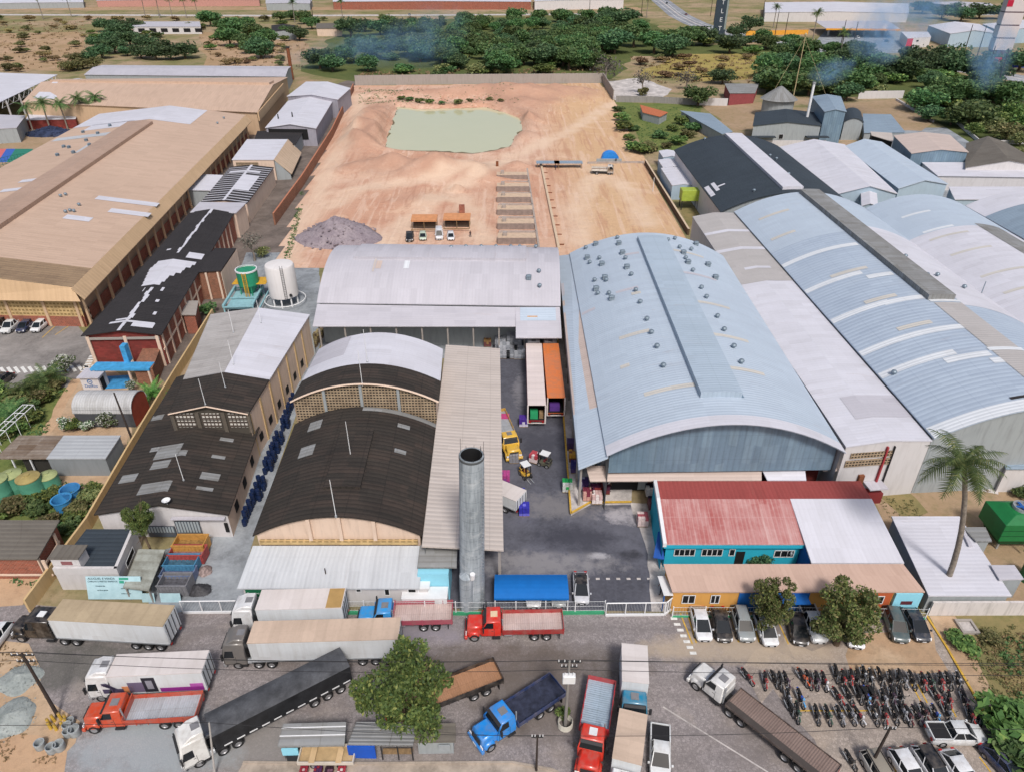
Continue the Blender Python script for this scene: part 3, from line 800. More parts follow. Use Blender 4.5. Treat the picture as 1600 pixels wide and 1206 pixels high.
# low hall between the two vaults
root, W1, rm = building('hall', 'low white-roofed hall with white plaster front between two vaulted warehouses', 'warehouse',
    [(1322, 698), (1457, 688), (1147, 333), (1082, 339)], 8.6, .5, 'gable', R_WHITE, W_WHITE, .1)
s0, _ = locate(W1, 1190, 440)
W1.patch(rm, R_GT, s0, 1, 0, 1, .04, skirt=False)
for yy in (362, 393):
    s1, _ = locate(W1, 1130, yy); W1.patch(rm, R_WHITE, s1 - .008, s1 + .008, 0, 1, .07, skirt=False)
s1, t1 = locate(W1, 1180, 418); W1.patch(rm, R_WHITE, s1 - .006, s1 + .006, t1 - .2, t1 + .3, .075, skirt=False)
s1, t1 = locate(W1, 1390, 634); W1.patch(rm, R_LAV, s1 - .03, s1 + .03, .3, 1, .04, skirt=False)
finish_roof(root, rm)
a, b = W1.pt(0, 0), W1.pt(0, 1); L_ = (b - a).length
wall_boxes(root, a, b, [('window', .6, 6.6, 5.4, 6.4, LAT, .05), ('window', 1, 6.6, 6.7, 7.5, LAT, .05), ('pipe', 5.4, 5.6, 2.5, 8.2, plain('red_pipe', 'a03a40'), .25), ('pipe', 6.4, 6.5, .5, 8.2, CHASSIS, .2),
    ('door', 2.9, 3.6, 0, 4, RUST, .3), ('shed', 4.0, 6.2, 0, 1.6, plain('maroon_paint', '7a2f30'), 1.2), ('awning', 3.9, 6.3, 2.6, 2.75, R_LAV, 1.6)])
# B, C, D vaults on the right
def vault(label, FL, D0, ang_w, W, z, rise, cat='warehouse', bands=(), extra=None):
    pass
bl, br = P(1147, 331, 9), P(1352, 326, 9)
fl = P(1460, 685, 9); fr = fl + (br - bl)
root, B, rm = building_w('warehouse', 'long vaulted warehouse with blue-banded sheets, white cross bands and a raised grey ridge strip', 'warehouse', [fl, fr, br, bl], 4.1, 'arch', R_BANDB, W_GREY, .3, W_GREY)
def sband(r, rm, mat, px, py, half, t0, t1, dz=.04):
    s_, _ = locate(r, px, py); r.patch(rm, mat, s_ - half, s_ + half, t0, t1, dz, skirt=False)
sA = locate(B, 1230, 385)[0]
B.patch(rm, R_BLUE, sA, 1, 0, 1, .02, skirt=False)
B.patch(rm, sheet('white_flashing', 'd6dade', 'b0b4b8', .15, .9, .2), 0, .025, 0, 1, .05, skirt=False)
WF = MATS['white_flashing']
for px, py, t0, t1 in [(1275, 395, .0, .44), (1285, 445, .0, .3), (1345, 436, .3, .44), (1330, 490, 0, .28), (1400, 470, .25, .5), (1390, 535, 0, .48), (1420, 570, .0, .32), (1470, 566, .25, .45), (1520, 568, .42, .62)]:
    sband(B, rm, WF, px, py, .008, t0, t1)
for px, py, t0, t1 in [(1218, 332, .08, .28), (1320, 426, .15, .35), (1370, 468, .18, .34), (1410, 513, .2, .36), (1252, 358, .05, .2)]:
    sband(B, rm, FAINT, px, py, .006, t0, t1, .06)
s1 = locate(B, 1440, 470)[0]
B.patch(rm, R_WHITE, s1 - .02, s1 + .4, .62, 1, .03, skirt=False)
B.patch(rm, R_GT, .05, s1 - .012, .47, .62, .05, skirt=False); B.patch(rm, WF, s1 - .008, s1, .46, .63, .06, skirt=False)
B.patch(rm, WF, .16, .17, .46, .63, .08, skirt=False)
B.patch(rm, R_DARK2, .028, .034, .33, .52, .07, skirt=False)
finish_roof(root, rm)
rs = MB(); B.patch(rs, R_GREYF, s1, .992, .455, .6, .9, .9); addpart(root, rs, 'ridge_monitor')
add_vents(root, B, [(1448, 432), (1464, 432), (1506, 451), (1414, 403), (1396, 585)], 'turbine')
fw = MB(); B.gable(fw, W_GREY, .004, 0); addpart(root, fw, 'gable')
cn = MB()
for x0, y0, x1, y1, z0_, d in [(1527, 675, 1640, 670, 6.2, 2), (1527, 695, 1640, 690, 4.6, 2.4), (1588, 655, 1640, 650, 7.8, 1.5)]:
    p, q = P(x0, y0, z0_), P(x1, y1, z0_); Roof(p, q, q + Vector((0, d, 1.0)), p + Vector((0, d, 1.0)), 0, 'flat').patch(cn, R_BEIGE)
addpart(root, cn, 'front_canopy')
add_mast(root, B.pt(.46, .98), 2.2, 'flue', .1, LTIN)
bl2, br2 = br + Vector((.1, 0, 0)), P(1514, 326, 9); W2 = (br2 - bl2)
root, C, rm = building_w('warehouse', 'pale vaulted warehouse beyond the banded one, third vault from the yard', 'warehouse',
    [bl2 + Vector((.6, -62, 0)), br2 + Vector((.6, -62, 0)), br2, bl2], 3.2, 'arch', R_WHITE, W_GREY, .3, W_GREY)
s1 = locate(C, 1440, 368)[0]; C.patch(rm, R_BLUE, s1, 1, 0, 1, .02, skirt=False)
for px, py in [(1427, 335), (1463, 358)]: sband(C, rm, WF, px, py, .007, .12, .36)
for px, py in [(1443, 380), (1510, 392), (1560, 425), (1590, 452)]: sband(C, rm, FAINT, px, py, .006, .1, .4)
C.patch(rm, R_GREYF, 0, s1 + .02, .55, .78, .05, skirt=False)
finish_roof(root, rm)
bl3 = br2 + Vector((.2, 2, 0))
root, D_, rm = building_w('warehouse', 'grey and white vaulted warehouse cut off by the right edge, last of the vaults', 'warehouse',
    [bl3 + Vector((1.5, -55, 0)), bl3 + Vector((29, -54, 0)), bl3 + Vector((27, 0, 0)), bl3], 3.6, 'arch', R_WHITE, W_GREY, .3, W_GREY)
D_.patch(rm, R_GREYB, .3, .86, 0, .6, .02, skirt=False)
finish_roof(root, rm)
# dark vaulted hall with white strip
fl, bl, br = P(1126, 332, 7), P(1053, 235, 7), P(1215, 228, 7)
root, K, rm = building_w('hall', 'black-roofed vaulted hall with a wide white strip along its ridge', 'warehouse',
    [fl, fl + (br - bl), br, bl], 3.8, 'arch', R_BLACKB, W_WHITE, .4, W_GREY)
for a, b in [((1100, 294), (1118, 305)), ((1110, 288), (1125, 297)), ((1122, 293), (1132, 287))]: roof_patch(K, rm, R_WHITE, a, b, .05)
finish_roof(root, rm)
rs = MB(); s0, t0 = locate(K, 1200, 268); s1_, t1 = locate(K, 1143, 211)
K.patch(rs, R_WHITE, .04, .99, .46, .62, .7, .7); addpart(root, rs, 'ridge_monitor')
add_vents(root, K, [(1101, 219), (1203, 245), (1213, 250), (1232, 274), (1178, 300)], 'turbine')
for i, (a, b, lab) in enumerate([((1036, 236), (1063, 246), 'small pale blue lean-to at the far corner of the black-roofed hall'), ((1036, 250), (1068, 262), 'middle pale blue lean-to along the black-roofed hall'), ((1050, 263), (1088, 290), 'longest pale blue lean-to along the black-roofed hall, next to the lime tank')]):
    p, q = P(a[0], b[1], 4), P(b[0], b[1], 4); r_ = P(b[0] - 9, a[1], 4)
    root, rr, rm = building_w('lean_to', lab, 'shed', [p, q, Vector((q.x, r_.y, 4)), Vector((p.x, r_.y, 4))], .4, 'gable', R_WHITE, W_PB, .1)
    finish_roof(root, rm)
# middle hall (axis left-right)
n0, n1 = P(495, 473, 8), P(876, 478, 8); dv = Vector((.6, 25, 0))
root, M, rm = building_w('hall', 'long pale grey vaulted hall lying crosswise at the far end of the yard', 'warehouse',
    [n0 + dv, n0, n1, n1 + dv], 4.1, 'arch', R_LAV, W_GREY, .3, W_GREY)
roof_patch(M, rm, R_TAN, (586, 420), (598, 408), .05)
roof_patch(M, rm, WF, (630, 420), (641, 408), .05)
roof_patch(M, rm, R_BEIGE, (581, 425), (589, 405), .06)
finish_roof(root, rm)
rs = MB(); s0, t0 = locate(M, 553, 405); s1_, t1 = locate(M, 822, 408)
M.patch(rs, R_LAV, s0, s1_, .3, t0, .45, .45); addpart(root, rs, 'ridge_monitor')
add_vents(root, M, [(826, 436)], 'louvre'); add_vents(root, M, [(842, 426), (843, 449)], 'turbine')
add_vents(root, M, [(705, 389), (728, 388), (752, 388), (775, 388), (798, 388), (812, 388), (837, 388)], 'turbine')
lo = MB()
l0, l1 = P(489, 509, 6.2), P(808, 511, 6.2)
l0.y = l1.y = (l0.y + l1.y) / 2
Roof(l0, l1, Vector((n1.x - 7.3, n1.y, 7.7)), Vector((n0.x, n0.y, 7.7)), 0, 'flat').patch(lo, R_LAV)
m0, m1 = P(806, 528, 5.6), P(878, 529, 5.6); m1.y = m0.y
Roof(m0, m1, Vector((m1.x, n1.y, 7.75)), Vector((m0.x, n1.y, 7.75)), 0, 'flat').patch(lo, R_LAV)
Roof(lerp(m0, Vector((m0.x, n1.y, 7.75)), .52), lerp(m1, Vector((m1.x, n1.y, 7.75)), .52), Vector((m1.x, n1.y, 7.78)), Vector((m0.x, n1.y, 7.78)), 0, 'flat').patch(lo, R_BLUE, .05, .95, .1, .9, .03, skirt=False)
p0 = P(824, 497, 6.9); lo.box(p0.x, p0.y, 6.6, p0.x + 1.7, p0.y + .8, 7.15, plain('faded_orange_sheet', 'd0a680'))
addpart(root, lo, 'low_roof')
iw = MB()
iw.face([(n0.x, n0.y + 3, 0), (n1.x, n0.y + 3, 0), (n1.x, n0.y + 3, 6), (n0.x, n0.y + 3, 6)], B_DKRED); addpart(root, iw, 'inner_wall')
for i in range(10): post(root, lerp(l0.x, m1.x, (i + .2) / 9.6), l0.y + .5, .12, 0, 5.9 if i < 8 else 5.4)
# hall with the dark front vault and the white rear vault
FL, FR = P(395, 835, 6), P(660, 838, 6); FR.y = FL.y = 56.6
BL, BR = Vector((FL.x - .8, 77.5, 6)), Vector((FR.x - .3, 77.5, 6))
root, H1, rm = building_w('factory_hall', 'old vaulted hall of mouldy dark sheets with a cream front gable', 'factory hall',
    [FL, FR, BR, BL], 2.8, 'arch', R_DARK, W_BEIGE, .35, W_BEIGE, walls='FLR')
for a, b in [((485, 661), (500, 669)), ((471, 700), (488, 710)), ((617, 700), (634, 711)), ((622, 661), (640, 672))]: roof_patch(H1, rm, R_GREYF, a, b, .04)
H1.patch(rm, R_GREYF, .955, .995, .5, 1, .04, skirt=False)
finish_roof(root, rm)
rs = MB(); s0, t0 = locate(H1, 505, 764); s1_, t1 = locate(H1, 563, 764); s2 = locate(H1, 560, 672)[0]
H1.patch(rs, R_DARK, s0, s2, t0, t1, .3, .3); addpart(root, rs, 'ridge_monitor')
gl = MB(); yb = FL.y - .05
gl.box(FL.x + .6, yb, 4.7, FR.x - .6, yb + .3, 5.25, LATT); addpart(root, gl, 'screen')
for t in (.34, .52, .72):
    p = H1.pt(0, t); pil = MB(); pil.box(p.x - .2, p.y - .02, 4.8, p.x + .2, p.y + .4, p.z - .2, W_BEIGE); addpart(root, pil, 'pilaster')
u0 = Vector((-29.3, 78.3, 9)), Vector((-9.7, 78.3, 9)); u1 = Vector((-10.3, 92.5, 9)), Vector((-28.8, 92.5, 9))
H2 = Roof(u0[0], u0[1], u1[0], u1[1], 2.8, 'arch'); rm = MB()
sw_ = locate(H2, 570, 568)[0]; H2.patch(rm, R_WHITE, sw_, 1)
H2.patch(rm, R_DARK, 0, sw_)
H2.patch(rm, R_LAV, .6, 1, .0, .28, .03, skirt=False)
addpart(root, rm, 'roof')
gw = MB(); H2.gable(gw, LAT, .02, 4, t0=.02, t1=.98); H2.side(gw, W_BEIGE, .02); H2.side(gw, W_BEIGE, .98); H2.gable(gw, W_BEIGE, .98, 0, t0=.02, t1=.98); addpart(root, gw, 'clerestory_wall')
rb = MB(); l = [i / 20 for i in range(21)]
for a, b in zip(l, l[1:]): rb.tube(H2.pt(-.005, a, .02), H2.pt(-.005, b, .02), .14, .14, W_BEIGE, 5)
for t in (.23, .48, .73):
    p = H2.pt(.01, t); pil = MB(); pil.box(p.x - .18, p.y - .1, 7, p.x + .18, p.y + .2, p.z - .1, W_GREY); addpart(root, pil, 'pilaster')
addpart(root, rb, 'arch_rib')
for (px, py, h) in [(548, 712, 5), (525, 806, 5)]: s_, t_ = locate(H1, px, py); add_mast(root, H1.pt(s_, t_), h)
for (px, py, h) in [(566, 600, 5), (574, 566, 5)]: s_, t_ = locate(H2, px, py); add_mast(root, H2.pt(s_, t_), h)
fr = MB(); q = [P(371, 917, 3.1), P(655, 921, 3.1), Vector((FR.x, FL.y - .1, 4.6)), Vector((FL.x - .2, FL.y - .1, 4.6))]; q[0].y = q[1].y = (q[0].y + q[1].y) / 2
Roof(*q, 0, 'flats').patch(fr, sheet('pale_streaked_sheet', 'bcc0c4', '94969a', .4, .8, .6, line=.12)); addpart(root, fr, 'front_roof')
fw = MB(); fw.hexa([Vector((q[0].x + .4, q[0].y + .4, 0)), Vector((q[1].x - .1, q[0].y + .4, 0)), Vector((q[1].x - .1, FL.y, 0)), Vector((q[0].x + .4, FL.y, 0))],
    [Vector((q[0].x + .4, q[0].y + .4, 3.1)), Vector((q[1].x - .1, q[0].y + .4, 3.1)), Vector((q[1].x - .1, FL.y, 4.4)), Vector((q[0].x + .4, FL.y, 4.4))], W_WHITE); addpart(root, fw, 'front_wall')
wall_boxes(root, (q[0].x + .4, q[0].y + .4), (q[1].x, q[0].y + .4), [('wall_panel', .3, 3.6, 2.1, 3.05, wallm('sage_paint', '9ab3a4'), .06), ('wall_panel', 6, 9, .9, 2.9, W_LCYAN, .04), ('window', 17.5, 18.6, 1.5, 2.8, DARK, .05, 1), ('window', 8.2, 8.7, 1.6, 2.7, DARK, .05, 1), ('window', 12, 12.5, 2.2, 2.6, DARK, .05, 1), ('window', 15, 15.5, 1.7, 2.7, DARK, .05, 1)])
def text_mesh(body, size, mat, extrude=.01):
    cu = bpy.data.curves.new('lettering', 'FONT'); cu.body = body; cu.size = size; cu.extrude = extrude; cu.align_x = 'CENTER'; cu.align_y = 'CENTER'
    o = bpy.data.objects.new('tmp', cu); COL.objects.link(o)
    me = bpy.data.meshes.new_from_object(o.evaluated_get(bpy.context.evaluated_depsgraph_get())); bpy.data.objects.remove(o); me.materials.clear(); me.materials.append(mat)
    return me
def lettering(root, body, size, mat, loc, rot=(R(90), 0, 0)):
    o = bpy.data.objects.new('lettering', text_mesh(body, size, mat)); COL.objects.link(o); o.parent = root; o.location = loc; o.rotation_euler = rot
    return o
sg = P(392, 935, 1.2)
root = thing('sign', 'green sign board with white lettering on the white wall behind the box trailers', 'sign', (sg.x, q[0].y + .25, 0))
mb = MB(); mb.box(-.3, -.08, .6, 4.2, 0, 2.7, plain('sign_green', '1f6a48', .5)); mb.build('board', root)
lettering(root, 'Sua nova manutencao Escola', .36, WHITEP, (1.95, -.1, 2.2)); lettering(root, 'e Comercio de Cargas', .36, WHITEP, (1.95, -.1, 1.6))
mb = MB(); mb.box(0, -.05, 0, .1, -.01, .7, STEEL); mb.build('post', root)
mb = MB(); mb.box(3.8, -.05, 0, 3.9, -.01, .7, STEEL); mb.build('post', root)
q = [P(655, 856, 6.1), P(787, 861, 6.1), P(780, 545, 6.1), P(696, 540, 6.1)]
x0, x1 = FR.x + .1, -.9; y0, y1 = 54.6, 98.4
root, S, rm = building_w('open_shed', 'long flat beige-roofed shed between the dark vaulted hall and the yard', 'shed',
    [Vector((x0, y0 + .2, 6.2)), Vector((x1, y0, 5.8)), Vector((x1 - 1.0, y1, 5.8)), Vector((x0 - .9, y1 + .5, 6.2))], 0, 'flat', R_BEIGE, W_GREY, .3, walls='L')
finish_roof(root, rm)
for i in range(9):
    p = S.pt(.02 + i * .12, .95); post(root, p.x, p.y, .15, 0, 5.7)
aw = MB(); qa = [P(652, 886, 4.3), P(713, 890, 4.3), P(715, 851, 4.9), P(656, 851, 4.9)]; qa[1].y = qa[0].y
Roof(*qa, 0, 'flat').patch(aw, R_GREYF); addpart(root, aw, 'awning')
root = thing('kiosk', 'small pale cyan room under the grey awning beside the water tower', 'kiosk', tuple(P(680, 936)))
kx, ky = P(656, 936).x, P(680, 938).y
mb = MB(); mb.box(kx - root.location.x, 0, 0, P(703, 938).x - root.location.x, 3.2, 3.9, W_LCYAN); mb.build('wall', root)
mb = MB(); mb.box(kx - root.location.x - .3, -1, 2.7, kx - root.location.x + 1.3, 0, 2.85, WHITEP); mb.box(kx - root.location.x - .2, -.9, 0, kx - root.location.x + 1.1, -.05, 2.6, W_WHITE); mb.build('porch', root)
wall_boxes(root, (kx - .3, ky), (kx + 1, ky), [('door', .05, 1, 0, 2.1, DARK, .95)])
# water tower
wt = P(737.5, 945)
root = thing('water_tower', 'tall round weathered concrete water tower standing by the front fence', 'water tower', (wt.x, wt.y + .6, 0)); root.rotation_euler.y = R(1.5)
t = NT('weathered_concrete'); uv = t.coord('UV')
st = t.noise(t.mapping(uv, (1.5, .12, 1)), 1, 6, .7); k = t.mix(t.ramp(st, .4, .75), hexc('a9b2b9'), hexc('666e74'))
bd = t.math('FRACT', t.math('MULTIPLY', t.sep(uv)[1], 1 / 1.25)); k = t.mix(t.ramp(bd, 0, .06, .6, 0), k, hexc('50565a'))
k = t.mix(t.ramp(t.noise(t.mapping(uv, (.3, .5, 1)), 1, 6, .7), .52, .72, 0, .7), k, hexc('d2d6d8')); k = t.mix(t.ramp(t.noise(uv, 2.2, 5, .75), .55, .8, 0, .6), k, hexc('4b5054'))
WCON = t.out(k, .9)
mb = MB(); n = 28; mb.lathe([(1.36, 0), (1.28, 8), (1.22, 14), (1.18, 20), (1.03, 20), (1.02, 17.6), (0, 17.5)], WCON, n, mats=[WCON] * 4 + [DARK] * 2); mb.build('shaft', root, smooth=.8)  # inner wall and floor coloured dark to paint the shade inside the mouth
mb = MB(); mb.lathe([(1.16, 19.7), (1.21, 19.7), (1.21, 19.95), (1.16, 19.95)], plain('dark_concrete', '55585a'), n); mb.build('rim', root)
mb = MB(); mb.tube((.25, -.05, 17.5), (.25, -.05, 17.9), .3, .3, WHITEP, 12); mb.build('hatch', root); mb = MB(); mb.tube((-.5, .2, 17.5), (-.5, .2, 18.6), .05, .05, RUST, 6); mb.build('pipe', root)
for a in range(9):
    an = a * .7; mb = MB(); mb.tube((1.12 * math.cos(an), 1.12 * math.sin(an), 19.9), (1.12 * math.cos(an), 1.12 * math.sin(an), 20.3 if a % 4 else 21.6), .02, .02, CHASSIS, 5); mb.build('rod', root)
mb = MB(); mb.lathe([(.72, 0), (.72, 5.2), (.0, 5.6)], WCON, 16, (-.55, -1.2)); mb.tube((.1, -1.6, 5.2), (.12, -1.65, 5.9), .28, .28, WHITEP, 12); mb.build('standpipe', root, smooth=.8)
mb = MB()
for k in range(40): mb.box(1.0, -.95 - .02, .6 + k * .45, 1.3, -.93, .62 + k * .45, STEEL)
mb.box(.98, -.97, 0, 1.0, -.95, 19.5, STEEL); mb.box(1.28, -.97, 0, 1.3, -.95, 19.5, STEEL); mb.build('ladder', root)
# long left shed
FL, FR, BR, BL = Vector((-49, 62.3, 3.8)), Vector((-33.2, 62.3, 3.8)), Vector((-34.9, 80, 3.8)), Vector((-50.6, 80, 3.8))
root, LS, rm = building_w('factory_shed', 'long narrow shed, mouldy dark sheets in front and white sheets behind, blue drums along it', 'factory shed',
    [FL, FR, BR, BL], 1.5, 'gable', R_DARK, W_BEIGE, .3, W_WHITE)
Roof(BL, Vector((-45.8, 80, 4.6)), Vector((-49.2, 93, 4.6)), Vector((-51.6, 93, 3.8)), 0, 'flat').patch(rm, R_DARK)
for a, b in [((250, 698), (277, 713)), ((280, 704), (290, 712)), ((240, 722), (262, 730)), ((192, 743), (210, 752)), ((222, 757), (262, 768)), ((332, 710), (351, 718)), ((345, 683), (364, 691)), ((316, 737), (341, 752)), ((308, 759), (332, 768)), ((240, 650), (253, 655)), ((237, 700), (250, 704))]:
    roof_patch(LS, rm, R_GREYF, a, b, .05)
finish_roof(root, rm)
U = Roof(Vector((-45.6, 77.7, 7.5)), Vector((-35.0, 77.7, 7.5)), Vector((-33.9, 107, 7.5)), Vector((-50.5, 107, 7.5)), rise=1.25, shape='gable')
rm = MB(); sw_ = locate(U, 360, 583)[0]
U.patch(rm, R_WHITE, sw_, 1); U.patch(rm, R_DARK, 0, sw_); U.patch(rm, sheet('dirty_white_sheet', 'b1adaa', '77726c', .5, 1, .6, None, .1, line=.15), sw_, 1, 0, .5, .04, skirt=False); addpart(root, rm, 'roof')
cw = MB(); U.gable(cw, plain('dark_mould_wall', '4b463f', .9), .012, 3.5); U.side(cw, W_BEIGE, .985, 0); U.side(cw, W_GREY, .02, 0); U.gable(cw, W_GREY, .99); addpart(root, cw, 'clerestory_wall')
a, b = U.pt(.01, 0), U.pt(.01, 1); L_ = (b - a).length
wall_boxes(root, a, b, [('screen', L_ * f0, L_ * f1, z0_, z1_, LATW, .06) for f0, f1 in ((.06, .3), (.39, .62), (.72, .95)) for z0_, z1_ in ((5.2, 6.2), (6.4, 7.4))] + [('pilaster', L_ * f0, L_ * f0 + .5, 4.4, 7.6, plain('mould_pilaster', '5f584f', .9), .2) for f0 in (.01, .325, .65, .96)])
vg = MB(); vg.tube(U.pt(-.004, 0, .02), U.pt(-.004, .5, .02), .1, .1, W_BEIGE, 5); vg.tube(U.pt(-.004, .5, .02), U.pt(-.004, 1, .02), .1, .1, W_BEIGE, 5); addpart(root, vg, 'verge')
for px, py, h in [(287, 750, 4), (321, 632, 4), (352, 605, 4)]:
    s_, t_ = locate(LS, px, py) ; add_mast(root, (LS if py > 660 else U).pt(*locate(LS if py > 660 else U, px, py)), h)
for px, py in [(365, 520), (408, 505), (365, 570)]: s_, t_ = locate(U, px, py); add_mast(root, U.pt(s_, t_), 4)
a, b = U.pt(0, .985), U.pt(1, .985)
wall_boxes(root, a, b, [('window', 2 + k * 4, 3.2 + k * 4, 1.4, 2.6, DARK, .05) for k in range(6)] + [('pillar', .4 + k * 4, .8 + k * 4, 0, 7, W_YELLOW, .12) for k in range(7)])
a, b = LS.pt(0, .985), LS.pt(1, .985)
wall_boxes(root, a, b, [('window', 3 + k * 4.4, 4.2 + k * 4.4, 1.4, 2.6, DARK, .05) for k in range(3)])
a, b = LS.pt(.006, 0), LS.pt(.006, 1)
GATE = lattice('slatted_gate', '4b5560', '9aa4a8', .35, 4)
wall_boxes(root, a, b, [('door', 9.1, 12, 0, 2.7, GATE, .1), ('band', 9.0, 15.3, 3.3, 3.4, R_LAV, .5), ('wall_panel', 5.6, 8.9, .3, 1.9, GATE, .12), ('door', 14.9, 15.3, 1, 2.4, DARK, .05)])
dish = MB(); p = LS.pt(.02, .56); dish.lathe([(0, .1), (.3, .15), (.5, .35)], WHITEP, 12, (p.x, p.y)); dish.v = [(x, y, z + p.z + .3) for x, y, z in dish.v]; dish.tube((p.x, p.y, p.z - .2), (p.x, p.y, p.z + .45), .05, .05, STEEL, 6); addpart(root, dish, 'satellite_dish')
# red-roofed office and white annex
y_n = P(1150, 850, 4.1).y; y_r = P(1150, 779, 5.4).y; y_f = P(1150, 751, 4.9).y
xl, xm, xr = P(1040, 852, 4.1).x, P(1257, 852, 4.1).x, P(1345, 752, 4.9).x
root = thing('office', 'cyan office with a faded red pitched roof, its right part white', 'office', (xl + 9, y_n, 0))
rm = MB()
xa, xb = P(1235, 780, 5.4).x, P(1364, 782, 5.4).x
Roof(Vector((xl, y_n, 4.1)), Vector((xm, y_n, 4.1)), Vector((xa, y_r, 5.4)), Vector((P(1030, 780, 5.4).x, y_r, 5.4)), 0, 'flats').patch(rm, R_RED)
Roof(Vector((P(1030, 780, 5.4).x, y_r, 5.4)), Vector((xb, y_r, 5.4)), Vector((xr, y_f, 4.9)), Vector((P(1025, 752, 4.9).x, y_f, 4.9)), 0, 'flats').patch(rm, R_RED2)
pw = [P(1268, 879, 3.9), P(1413, 879, 3.9)]
Roof(pw[0], pw[1], Vector((xb, y_r, 5.43)), Vector((xa, y_r, 5.43)), 0, 'flats').patch(rm, R_WHITE, thick=.2)
addpart(root, rm, 'roof')
mb = MB(); x_l = P(1030, 780, 5.4).x
mb.hexa([Vector((xl + .3, y_n + .5, 0)), Vector((xm, y_n + .5, 0)), Vector((xm, y_f - .3, 0)), Vector((xl + .3, y_f - .3, 0))], [Vector((xl + .3, y_n + .5, 4)), Vector((xm, y_n + .5, 4)), Vector((xm, y_f - .3, 4.6)), Vector((xl + .3, y_f - .3, 4.6))], W_CYAN)
addpart(root, mb, 'wall')
mb = MB(); mb.hexa([Vector((xm + .1, pw[0].y + .6, 0)), Vector((pw[1].x - .4, pw[0].y + .6, 0)), Vector((xb - .3, y_f, 0)), Vector((xm + .1, y_f, 0))], [Vector((xm + .1, pw[0].y + .6, 3.6)), Vector((pw[1].x - .4, pw[0].y + .6, 3.6)), Vector((xb - .3, y_f, 4.5)), Vector((xm + .1, y_f, 4.5))], W_BLUE); addpart(root, mb, 'annex_wall')
vg = MB(); vg.hexa([Vector((xl - .25, y_n - .05, 3.75)), Vector((xl + .15, y_n - .05, 3.75)), Vector((x_l + .1, y_r, 5.0)), Vector((x_l - .3, y_r, 5.0))], [Vector((xl - .25, y_n - .05, 4.3)), Vector((xl + .15, y_n - .05, 4.3)), Vector((x_l + .1, y_r, 5.6)), Vector((x_l - .3, y_r, 5.6))], VERGE)
xf = P(1025, 752, 4.9).x
vg.hexa([Vector((x_l - .3, y_r, 4.9)), Vector((x_l + .1, y_r, 4.9)), Vector((xf + .1, y_f, 4.6)), Vector((xf - .3, y_f, 4.6))], [Vector((x_l - .3, y_r, 5.6)), Vector((x_l + .1, y_r, 5.6)), Vector((xf + .1, y_f, 5.1)), Vector((xf - .3, y_f, 5.1))], VERGE)
addpart(root, vg, 'verge')
gw = MB(); gw.face([(xl - .15, y_n + .1, 0), (x_l - .2, y_r, 0), (xf - .2, y_f - .1, 0), (xf - .2, y_f - .1, 4.7), (x_l - .2, y_r, 5), (xl - .15, y_n + .1, 3.9)], W_CYAN); addpart(root, gw, 'gable')
fs = MB(); fs.box(xl - .1, y_n - .03, 3.5, xm + .3, y_n + .25, 4.0, W_CYAN); addpart(root, fs, 'fascia')
wall_boxes(root, (xl + .3, y_n + .5), (xm, y_n + .5), [('window', 1, 3.3, 1.9, 2.9, GLASS, .05, 4), ('window', 4.1, 6.4, 1.9, 2.9, GLASS, .05, 4), ('window', 7.2, 7.8, 1.9, 2.9, GLASS, .05, 1), ('door', 8.0, 9, .1, 2.5, DARK, .05), ('window', 12.3, 14.5, 1.7, 2.7, GLASS, .05, 3)])
add_mast(root, (xm - 1.2, y_n - .2, 2.9), .5, 'lamp_arm')
aw = MB(); p = P(1034, 842, 3.2); aw.hexa([Vector((p.x - 1.1, p.y - 1.6, 1.9)), Vector((p.x + .1, p.y - 1.9, 1.9)), Vector((p.x + .1, p.y + 1.2, 3.2)), Vector((p.x - .2, p.y + 1.2, 3.2))], [Vector((p.x - 1.1, p.y - 1.6, 1.96)), Vector((p.x + .1, p.y - 1.9, 1.96)), Vector((p.x + .1, p.y + 1.2, 3.26)), Vector((p.x - .2, p.y + 1.2, 3.26))], plain('blue_canvas', '1d4f9c', .7)); addpart(root, aw, 'awning')
# gatehouse
y0 = 51.45;
g0, g1 = P(1050, 922, 3.2), P(1446, 925, 3.2); g2, g3 = P(1411, 880, 4.0), P(1037, 882, 4.0)
g0.y = g1.y = 51.25; g2.y = g3.y = 54.4
root, GH, rm = building_w('gatehouse', 'long low tan-roofed gatehouse with orange, blue and cyan fronts facing parked cars', 'gatehouse', [g0, g1, g2, g3], 0, 'flats', sheet('sandy_tan_sheet', 'bda293', '9a7e70', .35, 1, .3, line=.1), W_ORANGE, .25)
finish_roof(root, rm)
a, b = Vector((g0.x + .25, y0, 0)), Vector((g1.x - .2, y0, 0)); Lg = (b - a).length
wall_boxes(root, a, b, [('wall_panel', 6.9, 14.3, 0, 3, W_BLUE, .06), ('wall_panel', 20.4, 23, 0, 3, W_RORANGE, .06), ('wall_panel', 23.2, 26, 0, 3, W_LCYAN, .3),
    ('window', 1, 2.3, 1.3, 2.5, DARK, .05, 2), ('window', 4, 4.9, 1.3, 2.5, DARK, .05, 2), ('window', 21, 22.2, 1.3, 2.4, DARK, .1, 2), ('sign_plate', 24, 25.2, 1.4, 1.9, plain('maroon_plate', '5b2b34'), .34), ('awning', 9, 14, 2.5, 2.6, W_BLUE, 1.3)])
aw = MB(); p = P(1000 + 40, 920, 2.7); aw.prism([(g0.x - .8, y0 - .1), (g0.x + .2, y0 - .1), (g0.x - .1, 54), (g0.x - 1, 54)], 2.5, 2.6, WHITEP); aw.box(g0.x - .75, y0, 0, g0.x - .65, y0 + .1, 2.5, W_BLUE); addpart(root, aw, 'porch')
